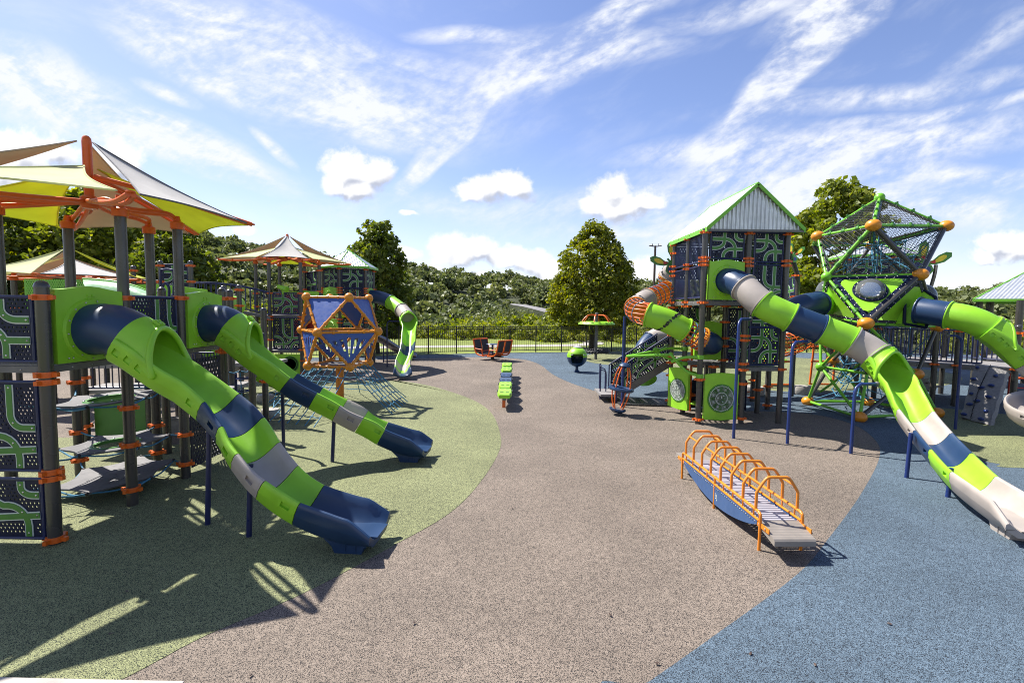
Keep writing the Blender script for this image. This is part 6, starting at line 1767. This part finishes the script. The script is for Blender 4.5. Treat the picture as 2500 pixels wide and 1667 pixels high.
for x, s_ in ((bx0 - .012, -1), (bx1 + .012, 1)):
    mb = MB(); m_ = 24; top, bot = [], []
    for i in range(m_ + 1):
        t = i / m_; y = by0 + .04 + (by1 - by0 - .08) * t
        top.append((y, bz + .012)); bot.append((y, bz - .035 - .2 * math.sin(PI * t) ** .8))
    Mx = Matrix(((0, 1, 0, x), (1, 0, 0, 0), (0, 0, 1, 0), (0, 0, 0, 1)))
    mb.prism(top + bot[::-1], -.006, .006, Mx)
    for i in range(44):
        mb.ball((x + s_ * .008, by0 + .08 + (by1 - by0 - .16) * i / 43, bz - .018), .0075, 6, m=1)
    # small white mark near the middle
    for q, (dy, dz, h, w_) in enumerate(((0, 0, .05, .008), (.02, .0, .008, .04), (.035, .016, .03, .008), (.02, -.03, .008, .04), (-.01, -.045, .02, .012))): mb.box((x + s_ * .0075, 6.12 + dy, bz - .11 + dz), (.004, w_, h), m=2)
    build(mb, 'bow_side', [M['boat_blue'], M['bolt'], M['white']], BT, 30)
    fb = MB(); fb.tube([(x, by0, bz + .022), (x, by1, bz + .022)], .014, 8)
    rl = bz + .115
    fb.tube(crom([(x, by0 - .02, 0), (x, by0 - .02, rl - .07), (x, by0 + .0, rl - .012), (x, by0 + .07, rl), (x, by0 + .3, rl)], 5) + [V((x, by1 - .07, rl))] + crom([(x, by1 - .07, rl), (x, by1, rl - .012), (x, by1 + .02, rl - .07), (x, by1 + .02, 0)], 5), .0165, 10)
    fb.tube([(x, (by0 + by1) / 2, 0), (x, (by0 + by1) / 2, rl)], .015, 8)
    for k in range(9): y = by0 + .12 + k * .24; fb.tube([(x, y, bz + .02), (x, y, rl)], .009, 6)
    build(fb, 'handrail', M['orange_rail'], BT, 40)
for k in range(8):
    y = 5.2 + k * .283; z0 = bz + .115; h = .36; xa, xb = bx0 - .012, bx1 + .012; mb = MB()
    mb.tube(crom([(xa, y, z0), (xa, y, z0 + h * .5)], 2) + crom([(xa, y, z0 + h * .5), (xa + .01, y, z0 + h * .58), (xa + .08, y, z0 + h * .88), (xa + .12, y, z0 + h * .985), (xa + .16, y, z0 + h)], 3) + crom([(xb - .16, y, z0 + h), (xb - .12, y, z0 + h * .985), (xb - .08, y, z0 + h * .88), (xb - .01, y, z0 + h * .58), (xb, y, z0 + h * .5)], 3) + [V((xb, y, z0))], .0165, 10)
    if k in (0, 2, 4, 6):
        for x in (xa + .05, xb - .05): mb.tube([(x, y, z0 + h * .76), (x, y + .283, z0 + h * .76)], .0125, 8)
    build(mb, 'hoop', M['orange_rail'], BT, 40)

BT.rotation_euler = (0, 0, R(1.8)); BT.location = (2.905, 6.2, 0)
# ================================================================== caterpillar balance beam
CB = thing('pod_balance_beam', 'long balance beam of green and navy moulded pods on orange legs', 'balance beam', (-.15, 15, 0))
def pod(y0, L_, z, w_, mat):
    mb = MB(); k = 18; top, sd = [], []; rows = []
    for i in range(k + 1):
        t = i / k; y = y0 + L_ * t; ww = w_ * (.74 + .26 * math.sin(PI * t) ** .7 if .12 < t < .88 else .74); zz = z + .035 * math.sin(PI * t)
        rows.append([V((-.17 - ww, y, zz - .09)), V((-.17 - ww * .98, y, zz - .02)), V((-.17 - ww * .86, y, zz)), V((-.17 + ww * .86, y, zz)), V((-.17 + ww * .98, y, zz - .02)), V((-.17 + ww, y, zz - .09))])
    mb.grid(rows, wrap=True)
    for rr in (rows[0], rows[-1]): mb.add(rr, [tuple(range(6))])
    for t in (.25, .75):
        for s_ in (-1, 1):
            y = y0 + L_ * t; mb.box((-.17 + s_ * w_ * .38, y, z + .035 * math.sin(PI * t) + .001), (.085, .05, .006), m=1)
    for s_ in (-1, 1):
        y = y0 + L_ * .5; mb.box((-.17 + s_ * w_ * .93, y, z + .01), (.05, .22, .03), m=1)
    return build(mb, 'pod', [mat, M['dark']], CB, 40)
for k, (mat, dz) in enumerate((('lime', 0), ('lime', .015), ('navy', -.01), ('navy', 0), ('lime', .05), ('lime', .09))):
    pod(11.95 + 1.07 * k, 1.03, .415 + dz, .19, M[mat])
mb = MB(); mb.beam((-.17, 12.0, .3), (-.17, 18.3, .36), .1, .06); build(mb, 'beam', M['deck_edge'], CB, 20)
for y in (12.45, 18.0):
    mb = MB(); mb.beam((-.19, y, 0), (-.19, y, .32), .085, .085, up=(0, 1, 0)); build(mb, 'leg', M['orange'], CB, 20)

# ================================================================== face-to-face rocker
RK = thing('face_to_face_rocker', 'orange framed rocker with black mesh seats facing each other near the fence', 'rocker', (-.95, 23.6, 0))
rk_c = V((-.95, 23.7, 0)); ang = R(-40)
Rz = Matrix.Rotation(ang, 3, 'Z'); loc = lambda x, y, z: rk_c + Rz @ V((x, y, 0)) + V((0, 0, z))
mb = MB(); mb.tube([loc(0, 0, 0), loc(0, 0, .2)], .09, 10); mb.beam(loc(-.6, 0, .2), loc(.6, 0, .2), .3, .05); build(mb, 'base', M['dark'], RK, 30)
for s_ in (-1, 1):
    fr = MB(); sm = MB()
    for yy in (-.5, 0, .5):
        fr.tube(crom([loc(s_ * .12, yy, .22), loc(s_ * .5, yy, .26), loc(s_ * .68, yy, .4), loc(s_ * .78, yy, .72), loc(s_ * .84, yy, 1.0)], 4), .034, 8)
    for (x, z) in ((.84, 1.0), (.68, .4), (.14, .24)): fr.tube([loc(s_ * x, -.5, z), loc(s_ * x, .5, z)], .034, 8)
    for yy in (-.5, .5): fr.tube([loc(s_ * .2, yy, .25), loc(s_ * .25, yy, .52), loc(s_ * .74, yy, .55)], .028, 8)
    for q in range(11):
        for yy in (-.5, .5): fr.ball(loc(s_ * (.68 + .16 * q / 10), yy * .93, .4 + .6 * q / 10), .022, 6)
    for (ya, yb) in ((-.47, -.04), (.04, .47)):
        sm.add([loc(s_ * .83, ya, .97), loc(s_ * .83, yb, .97), loc(s_ * .69, yb, .42), loc(s_ * .69, ya, .42), loc(s_ * .81, ya, .97), loc(s_ * .81, yb, .97), loc(s_ * .67, yb, .42), loc(s_ * .67, ya, .42)], [(0, 1, 2, 3), (7, 6, 5, 4), (0, 4, 5, 1), (1, 5, 6, 2), (2, 6, 7, 3), (3, 7, 4, 0)])
        sm.add([loc(s_ * .66, ya, .4), loc(s_ * .66, yb, .4), loc(s_ * .2, yb, .3), loc(s_ * .2, ya, .3), loc(s_ * .66, ya, .37), loc(s_ * .66, yb, .37), loc(s_ * .2, yb, .27), loc(s_ * .2, ya, .27)], [(0, 1, 2, 3), (7, 6, 5, 4), (0, 4, 5, 1), (1, 5, 6, 2), (2, 6, 7, 3), (3, 7, 4, 0)])
    build(fr, 'seat_frame', M['orange'], RK, 40); build(sm, 'mesh_seat', M['dark'], RK, 0)
mb = MB(); mb.tube([loc(0, 0, .2), loc(0, 0, .78)], .05, 8); mb.lathe([(.3, .76), (.32, .78), (.3, .8), (0, .8)], 20, loc(0, 0, 0)); build(mb, 'centre_table', M['navy'], RK, 40)

# ================================================================== spinning ball seat
SB = thing('spinning_ball_seat', 'round spinning seat, lime above and navy below, on small foot', 'spinner', (2.66, 19.6, 0))
sc_ = V((2.66, 19.6, .63)); rr = .41
def ball_shell(z0, z1, mat, name, cut):
    mb = MB(); rows = []; k, n = 12, 48
    for i in range(k + 1):
        ph = z0 + (z1 - z0) * i / k; rows.append([(ph, 2 * PI * j / n) for j in range(n)])
    pt = lambda ph, a, r_: sc_ + V((math.cos(ph) * math.cos(a), math.cos(ph) * math.sin(a), math.sin(ph) * (1.0 if ph < 0 else .98))) * r_
    for i in range(k):
        for j in range(n):
            a = (2 * PI * (j + .5) / n + PI / 2) % (2 * PI) - PI; ph = (rows[i][0][0] + rows[i + 1][0][0]) / 2   # a = 0 faces the camera
            if abs((2 * PI * (j + .5) / n) - (1.5 * PI - .12)) < .62 and cut[0] < ph < cut[1]: continue
            p = [pt(*rows[i][j], rr), pt(*rows[i][(j + 1) % n], rr), pt(*rows[i + 1][(j + 1) % n], rr), pt(*rows[i + 1][j], rr)]
            q = [sc_ + (v - sc_) * .93 for v in p]
            mb.add(p + q, [(0, 1, 2, 3), (7, 6, 5, 4), (0, 4, 5, 1), (1, 5, 6, 2), (2, 6, 7, 3), (3, 7, 4, 0)])
    build(mb, name, mat, SB, 50, fix=False)
ball_shell(-.02, PI / 2 - .02, M['lime'], 'upper_shell', (-.4, .38)); ball_shell(-PI / 2 + .02, -.02, M['navy'], 'lower_shell', (-.62, .1))
mb = MB(); mb.lathe([(.16, .99), (.17, 1.03), (.1, 1.06), (0, 1.07)], 20, (2.66, 19.6, 0)); build(mb, 'cap', M['slat'], SB, 40)
mb = MB(); mb.lathe([(.13, 0), (.13, .03), (.06, .1), (.055, .2), (.1, .25)], 18, (2.66, 19.6, 0)); build(mb, 'foot', M['navy'], SB, 40)
for s_ in (-1, 1):
    mb = MB(); mb.tube([sc_ + V((s_ * .33, -.1, .02)), sc_ + V((s_ * .28, -.3, .1)), sc_ + V((s_ * .2, -.36, .12))], .014, 6); build(mb, 'grab_bar', M['white'], SB, 40)

# ================================================================== carousel with overhead ring
UC = thing('overhead_ring_carousel', 'tall carousel pole with lime overhead ring and rope seat ring', 'carousel', (4.29, 24.6, 0))
uc = V((4.29, 24.6, 0))
mb = MB(); mb.lathe([(.075, 0), (.075, 1.5), (.06, 1.5), (.06, 2.3), (.09, 2.32), (.07, 2.38), (0, 2.4)], 16, uc); build(mb, 'mast', M['deck_edge'], UC, 40)
mb = MB(); mb.lathe([(.72, 1.9), (.8, 1.93), (.9, 1.86), (.93, 1.8), (.86, 1.79), (.75, 1.83), (.7, 1.87), (.72, 1.9)], 40, uc)
for k in range(16): a = 2 * PI * k / 16; mb.box(uc + V((.86 * math.cos(a), .86 * math.sin(a), 1.87)), (.06, .12, .05), Matrix.Rotation(a, 3, 'Z'), m=1)
build(mb, 'overhead_ring', [M['lime'], M['track']], UC, 40)
for k in range(6):
    a = 2 * PI * k / 6 + .2; d = V((math.cos(a), math.sin(a), 0)); mb = MB(); mb.tube(crom([uc + d * .07 + V((0, 0, 2.26)), uc + d * .42 + V((0, 0, 2.25)), uc + d * .62 + V((0, 0, 2.12)), uc + d * .78 + V((0, 0, 1.9))], 5), .034, 8); build(mb, 'spoke', M['orange'], UC, 40)
mb = MB()
for k in range(3):
    pts = [uc + V(((.62 + .05 * math.cos(9 * t + k * 2.1)) * math.cos(t), (.62 + .05 * math.cos(9 * t + k * 2.1)) * math.sin(t), .42 + .05 * math.sin(9 * t + k * 2.1) + .03 * math.cos(t))) for t in [2 * PI * i / 72 for i in range(72)]]
    mb.tube(pts, .045, 6, closed=True)
build(mb, 'rope_ring', M['dark'], UC, 40)
for k in range(6):
    a = 2 * PI * k / 6 + .2; mb = MB(); mb.tube([uc + V((.62 * math.cos(a), .62 * math.sin(a), .44)), uc + V((.8 * math.cos(a), .8 * math.sin(a), 1.82))], .008, 4); build(mb, 'suspension_cable', M['dark'], UC, 40)

# ================================================================== perimeter fence, lamp post
FN = thing('picket_fence', 'black metal picket fence along the back of the playground', 'fence', (0, 27.9, 0))
fc = crom([(x, y, 0) for x, y in fence_pts], 40)
# walk the line in equal bays
acc_ = [0]
for a, b in zip(fc, fc[1:]): acc_.append(acc_[-1] + (b - a).length)
def fpos(d):
    i = max(0, min(len(acc_) - 2, int(np.searchsorted(acc_, d)) - 1)); t = (d - acc_[i]) / (acc_[i + 1] - acc_[i]); return fc[i].lerp(fc[i + 1], t)
bay = 1.58; nb_y = int(acc_[-1] / bay)
for k in range(nb_y + 1):
    p = fpos(min(k * bay, acc_[-1])); mb = MB(); mb.box(p + V((0, 0, .76)), (.065, .065, 1.52)); mb.add([p + V((-.04, -.04, 1.52)), p + V((.04, -.04, 1.52)), p + V((.04, .04, 1.52)), p + V((-.04, .04, 1.52)), p + V((0, 0, 1.56))], [(0, 1, 4), (1, 2, 4), (2, 3, 4), (3, 0, 4), (3, 2, 1, 0)])
    build(mb, 'fence_post', M['black'], FN, 0)
    if k == nb_y: break
    q = fpos(min((k + 1) * bay, acc_[-1])); mb = MB()
    for z in (1.47, 1.36, .12): mb.beam(p + V((0, 0, z)), q + V((0, 0, z)), .03, .032)
    for j in range(1, 14): r_ = p.lerp(q, j / 14); mb.beam(r_ + V((0, 0, .08)), r_ + V((0, 0, 1.46)), .016, .016, up=(0, 1, 0))
    build(mb, 'fence_panel', M['black'], FN, 0)
LP = thing('lamp_post', 'tall brown lamp post with two flat lamp heads beyond the fence', 'lamp post', (11.6, 40, -.1))
p = at(1600, 600, 40); lx = p.x
mb = MB(); mb.tube([(lx, 40, -.2), (lx, 40, p.z)], [.11, .085], 12); mb.tube([(lx - .25, 40, p.z - .05), (lx + .25, 40, p.z - .05)], .04, 8); build(mb, 'pole', M['rust'], LP, 40)
for s_ in (-1, 1):
    mb = MB(); mb.box((lx + s_ * .33, 40, p.z - .02), (.34, .24, .05), Matrix.Rotation(R(-8 * s_), 3, 'Y')); mb.tube([(lx + s_ * .22, 40, p.z), (lx + s_ * .26, 40, p.z + .16)], .03, 6); build(mb, 'lamp_head', M['rust'], LP, 30)
# ================================================================== vegetation
nr = np.random.default_rng(5)
def leaf_quads(cent, size, nrm_bias=None, aspect=.62):
    """numpy: one leaf-shaped quad per centre, random orientation"""
    n = len(cent); a = nr.normal(size=(n, 3)); 
    if nrm_bias is not None: a += nrm_bias
    a /= np.linalg.norm(a, axis=1)[:, None] + 1e-9
    t = nr.normal(size=(n, 3)); t -= a * (t * a).sum(1)[:, None]; t /= np.linalg.norm(t, axis=1)[:, None] + 1e-9
    b = np.cross(a, t); s = (size * nr.uniform(.6, 1.25, n))[:, None]
    droop = a * s * .22
    vs = np.stack([cent - t * s, cent + b * s * aspect - droop * .0, cent + t * s - droop, cent - b * s * aspect], 1).reshape(-1, 3)
    return vs
def np_quads(name, vs, mats, parent, mi=None, origin=(0, 0, 0), smooth=False, **kw):
    org = WLOC[parent.name] if parent is not None else V(origin)
    vs = vs - np.array(org)
    n = len(vs) // 4; me = bpy.data.meshes.new(name)
    me.vertices.add(len(vs)); me.vertices.foreach_set('co', vs.astype(np.float32).ravel())
    me.loops.add(n * 4); me.loops.foreach_set('vertex_index', np.arange(n * 4, dtype=np.int32))
    me.polygons.add(n); me.polygons.foreach_set('loop_start', np.arange(0, n * 4, 4, dtype=np.int32)); me.polygons.foreach_set('loop_total', np.full(n, 4, dtype=np.int32))
    for m in mats: me.materials.append(m)
    if mi is not None: me.polygons.foreach_set('material_index', mi.astype(np.int32))
    me.update(); me.validate()
    o = bpy.data.objects.new(name, me); COL.objects.link(o); o.parent = parent
    if parent is None: o.location = org
    WLOC[o.name] = V(org)
    return props(o, **kw)
def crown_points(c, prof, H, nclump, per, cl_r, hollow=.55, squash=.7):
    """clumps of leaves set through a crown given by a radius profile [(height fraction, radius)]"""
    hs = np.array([p[0] for p in prof]); rs = np.array([p[1] for p in prof]); out = []; nb_ = []
    for _ in range(nclump):
        while True:
            h = nr.uniform(0, 1); r = np.interp(h, hs, rs)
            if nr.uniform() < r / rs.max(): break
        a = nr.uniform(0, 2 * PI); k = nr.uniform(hollow, 1) ** .6 * nr.uniform(.9, 1.06)
        ctr = np.array([c[0] + math.cos(a) * r * k, c[1] + math.sin(a) * r * k, c[2] + h * H])
        rad = cl_r * nr.uniform(.6, 1.3)
        d = nr.normal(size=(per, 3)); d /= np.linalg.norm(d, axis=1)[:, None]; d *= (rad * nr.uniform(.35, 1, per) ** .5)[:, None]
        d[:, 2] *= squash; d[:, 2] -= .25 * (d[:, 0] ** 2 + d[:, 1] ** 2) / max(rad, .01)
        out.append(ctr + d); q = d / rad; q[:, 2] += .7; nb_.append(q * .9)
    return np.concatenate(out), np.concatenate(nb_)
def limb(mb, a, b, r0, r1, bend=.15, n=7):
    a, b = V(a), V(b); pts = []; off = V((rnd.uniform(-1, 1), rnd.uniform(-1, 1), 0)) * bend * (b - a).length
    for i in range(n + 1):
        t = i / n; pts.append(a.lerp(b, t) + off * math.sin(PI * t) * .5)
    mb.tube(pts, [r0 + (r1 - r0) * i / n for i in range(n + 1)], 8)
def tree(name, label, base, H, h0, prof, nclump, per, cl_r, leaf, mat, trunk_r=.16, limbs=9, hollow=.5, group=None):
    base = V(base); t = thing(name, label, 'tree', base, group)
    mb = MB(); top = base + V((0, 0, h0 + (H - h0) * .75))
    limb(mb, base - V((0, 0, .1)), top, trunk_r, .03, .04, 12)
    for k in range(limbs):
        f = .18 + .7 * k / limbs; z = h0 * .75 + (H - h0) * f * .8; a = k * 2.4; r = np.interp(f, [p[0] for p in prof], [p[1] for p in prof]) * .8
        limb(mb, base + V((0, 0, z)), base + V((math.cos(a) * r, math.sin(a) * r, z + r * .75)), trunk_r * .42 * (1 - f * .6), .015, .2)
    build(mb, 'trunk', M['bark'], t, 50)
    cpt, bias = crown_points((base.x, base.y, base.z + h0), prof, H - h0, nclump, per, cl_r, hollow)
    np_quads('crown', leaf_quads(cpt, leaf, bias), [M[mat]], t)
    return t
oval = [(0, .35), (.08, .72), (.25, .95), (.42, 1), (.6, .9), (.78, .66), (.92, .34), (1, .08)]
S_ = lambda prof, k: [(h, r * k) for h, r in prof]
b = gp(1446, 853); b = V((at(1446, 800, 31).x, 31, 0)); tz = at(1440, 541, 31).z
tree('maple_tree', 'dense egg-shaped maple tree beyond the middle of the fence', b, tz, 1.3, S_([(0, .62), (.1, .93), (.25, 1), (.45, .93), (.62, .78), (.8, .5), (.93, .22), (1, .03)], 2.72), 340, 100, .5, .11, 'leaf_a', .2, 12, .6)
b = V((at(925, 800, 26.5).x, 26.3, 0)); tz = at(910, 533, 26.3).z
tree('slender_tree', 'loose slender tree just behind the hexagonal roof tower', b, tz, 1.0, S_([(0, .7), (.15, 1), (.35, .98), (.5, .85), (.7, .68), (.88, .42), (1, .1)], 2.05), 215, 60, .42, .13, 'leaf_b', .13, 12, .2)
b = V((at(2035, 800, 23.5).x, 23.5, 0)); tz = at(2040, 438, 23.5).z
tree('tall_light_tree', 'tall light green tree between the gable tower and the netted climber', b, tz, 1.6, S_([(0, .6), (.12, .9), (.3, 1), (.5, 1), (.7, .86), (.85, .55), (.95, .3), (1, .08)], 2.3), 270, 62, .46, .14, 'leaf_c', .18, 12, .4)
for (px, Y, py, k, lab, mt, nc) in ((40, 24, 470, 3.2, 'big dark tree behind the shade sails at the left edge', 'leaf_b', 250), (265, 25, 440, 3.1, 'leafy tree rising behind the orange canopy mast', 'leaf_c', 260), (430, 23.5, 540, 2.1, 'rounded tree to the right of the dark canopy posts', 'leaf_b', 190), (-140, 22, 440, 3.0, 'tree mostly cut off by the left edge of the picture', 'leaf_a', 150), (150, 28, 480, 2.6, 'farther tree filling the gap behind the low yellow sail', 'leaf_b', 170)):
    b = V((at(px, 800, Y).x, Y, 0)); tree('broadleaf_tree', lab, b, at(px, py, Y).z, .9, S_(oval, k), nc, 62, .5, .15, mt, .17, 11, .35, 'trees behind the left structures')
# far hill woods: one mass of crowns
def crown_proto(nq, seed):
    g = np.random.default_rng(seed); n = nq; lob = g.normal(size=(9, 3)); lob[:, 2] = np.abs(lob[:, 2]) * .6; lob *= .34
    k = g.integers(0, 9, n); d = g.normal(size=(n, 3)); d /= np.linalg.norm(d, axis=1)[:, None]; d[:, 2] = np.abs(d[:, 2]) * 1.0 - .35
    return lob[k] + d * g.uniform(.5, .66, n)[:, None] * (.9), d
protos = [crown_proto(210, s) for s in range(6)]
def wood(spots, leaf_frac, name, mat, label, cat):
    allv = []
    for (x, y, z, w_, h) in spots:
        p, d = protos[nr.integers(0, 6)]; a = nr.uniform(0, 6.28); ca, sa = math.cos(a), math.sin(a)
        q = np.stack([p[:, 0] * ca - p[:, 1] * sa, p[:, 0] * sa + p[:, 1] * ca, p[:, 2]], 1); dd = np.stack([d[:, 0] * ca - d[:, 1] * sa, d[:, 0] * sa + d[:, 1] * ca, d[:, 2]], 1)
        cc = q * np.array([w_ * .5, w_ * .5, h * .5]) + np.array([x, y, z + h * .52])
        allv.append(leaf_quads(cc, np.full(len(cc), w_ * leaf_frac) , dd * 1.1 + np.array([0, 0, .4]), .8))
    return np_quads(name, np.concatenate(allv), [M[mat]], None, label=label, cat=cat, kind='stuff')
sp = []
tries = 0
while len(sp) < 1500 and tries < 60000:
    tries += 1
    Y = nr.uniform(105, 265); u = nr.uniform(-1.25, 1.35); x = u * Y
    if 0 < nr.uniform() and (u > -.015 and u < .1 and Y < 130): continue
    w_ = nr.uniform(5.5, 9.5)
    if any((x - s[0]) ** 2 + (Y - s[1]) ** 2 < ((w_ + s[3]) * .27) ** 2 for s in sp[-500:]): continue
    sp.append((x, Y, terrain(x, Y) - .5, w_, w_ * nr.uniform(.95, 1.35)))
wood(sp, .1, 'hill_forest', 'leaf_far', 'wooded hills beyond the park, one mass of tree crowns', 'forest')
# nearer trees in the valley, each its own
MARKS = [(925, 'slender tree'), (1199, 'orange rocker'), (1446, 'egg-shaped maple'), (1598, 'lamp post'), (590, 'arched bridge'), (1800, 'gable tower'), (2400, 'right-hand hip roof')]
ORD = ['first', 'second', 'third', 'fourth', 'fifth', 'sixth', 'seventh', 'eighth', 'ninth', 'tenth', 'eleventh', 'twelfth']
def by_mark(pxs):
    out = {}
    for mx_, nm_ in MARKS:
        own = [p for p in pxs if min(MARKS, key=lambda m: abs(m[0] - p))[0] == mx_]
        for side, lst in (('left', sorted([p for p in own if p < mx_], reverse=True)), ('right', sorted([p for p in own if p >= mx_]))):
            for i, p in enumerate(lst): out[p] = '%s to the %s of the %s' % (ORD[i], side, nm_)
    return out
vt = [(985, 64, 792, 6, 'leaf_b'), (1030, 72, 775, 7, 'leaf_far'), (1075, 60, 782, 5, 'leaf_far'), (1120, 68, 770, 7, 'leaf_c'), (1165, 58, 785, 6, 'leaf_shrub'), (1205, 66, 772, 7, 'leaf_c'), (1250, 62, 776, 6.5, 'leaf_c'), (1290, 70, 770, 7, 'leaf_c'), (1335, 58, 780, 6, 'leaf_shrub'),
      (1520, 56, 745, 6, 'leaf_far'), (1570, 60, 735, 7, 'leaf_far'), (1545, 46, 765, 5, 'leaf_shrub'), (905, 60, 770, 7, 'leaf_b'), (640, 62, 700, 7, 'leaf_c'), (560, 58, 715, 7, 'leaf_far'), (720, 66, 705, 7, 'leaf_far'), (600, 50, 735, 5, 'leaf_shrub'), (680, 52, 735, 5, 'leaf_shrub'), (500, 56, 720, 6, 'leaf_shrub'), (1238, 97, 752, 10, 'leaf_far'), (1268, 100, 757, 10, 'leaf_c'), (1300, 97, 762, 10, 'leaf_far'), (1332, 94, 760, 10, 'leaf_c'), (1360, 96, 750, 10, 'leaf_far'), (1215, 104, 740, 10, 'leaf_far'), (2440, 62, 770, 7, 'leaf_far'), (2380, 70, 760, 8, 'leaf_far'), (2490, 58, 785, 6, 'leaf_shrub'), (1700, 60, 770, 7, 'leaf_far'), (1960, 60, 780, 7, 'leaf_far')]
pl = {'leaf_b': 'dark green', 'leaf_far': 'olive green', 'leaf_c': 'light green', 'leaf_shrub': 'yellowish green'}
vm_ = by_mark([q[0] for q in vt])
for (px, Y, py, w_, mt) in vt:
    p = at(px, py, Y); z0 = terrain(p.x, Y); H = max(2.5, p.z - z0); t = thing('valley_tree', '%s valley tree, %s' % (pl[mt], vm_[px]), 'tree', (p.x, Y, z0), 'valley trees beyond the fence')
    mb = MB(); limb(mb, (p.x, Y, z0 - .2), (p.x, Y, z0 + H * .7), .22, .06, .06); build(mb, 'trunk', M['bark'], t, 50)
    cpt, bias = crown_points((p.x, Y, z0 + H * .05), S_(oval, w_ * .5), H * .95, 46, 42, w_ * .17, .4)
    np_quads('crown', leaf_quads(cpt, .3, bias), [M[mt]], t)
# bushes along the lawn edge
bs = list(range(560, 1140, 44)) + list(range(1180, 1760, 40)) + [1850, 1950, 2300, 2390, 2480]
bm_ = by_mark(bs)
for i, px in enumerate(bs):
    Y = (39 + 3 * ((i * .618) % 1)) if px < 1180 else (37 + 4 * ((i * .618) % 1))
    if 1140 < px < 1300: Y = 41
    p = at(px, 790 + 12 * ((i * .37) % 1), Y); w_ = 2.0 + 1.2 * ((i * .73) % 1); h = max(1.2, p.z + .1)
    t = thing('lawn_edge_shrub', 'yellow-green lawn-edge shrub, %s' % bm_[px], 'shrub', (p.x, Y, -.1), 'shrubs along the lawn edge')
    mb = MB()
    for q in range(4): a = q * 1.7; limb(mb, (p.x, Y, -.2), (p.x + .5 * math.cos(a), Y + .5 * math.sin(a), h * .7), .04, .012, .2)
    build(mb, 'stem', M['bark'], t, 50)
    cpt, bias = crown_points((p.x, Y, -.15), [(0, w_ * .5), (.35, w_ * .56), (.7, w_ * .45), (1, w_ * .16)], h, 30, 38, .42, .3)
    np_quads('foliage', leaf_quads(cpt, .12, bias), [M['leaf_shrub' if (i % 3) else 'leaf_c']], t)
# a few fallen leaves on the rubber
LV = [(1605, 1618, 'dry leaf at the bottom edge of the blue ground, near the tan border'), (1990, 1622, 'dry leaf on the blue ground at the bottom, below the hooped bridge'), (2172, 1522, 'dry leaf alone in the open blue ground at lower right'), (1832, 1595, 'dry leaf on blue ground midway along the bottom edge of that colour'), (1490, 1500, 'dry leaf on tan ground close to the blue border'), (272, 1546, 'dry leaf on green ground in the lower left corner'), (612, 1646, 'dry leaf on tan ground at the bottom edge, left of centre'), (310, 1443, 'dry leaf in the canopy shadow on the green ground'), (1010, 1520, 'dry leaf in the middle of the tan foreground'), (1250, 1240, 'dry leaf on tan ground between the near slide and the hooped bridge')]
for i, (px, py, lab_) in enumerate(LV):
    p = gp(px, py, .012); mb = MB(); a = i * 1.3; s_ = .014
    mb.add([p + V((math.cos(a + t) * s_ * r_, math.sin(a + t) * s_ * r_, .006 * (t % 2))) for t, r_ in ((0, 1.6), (.9, .8), (2.2, .9), (3.14, 1.5), (4.1, .9), (5.4, .8))], [(0, 1, 2, 3, 4, 5)])
    build(mb, 'fallen_leaf', M['rust'], None, 0, lab_, 'leaf', 'dry leaves on the ground')
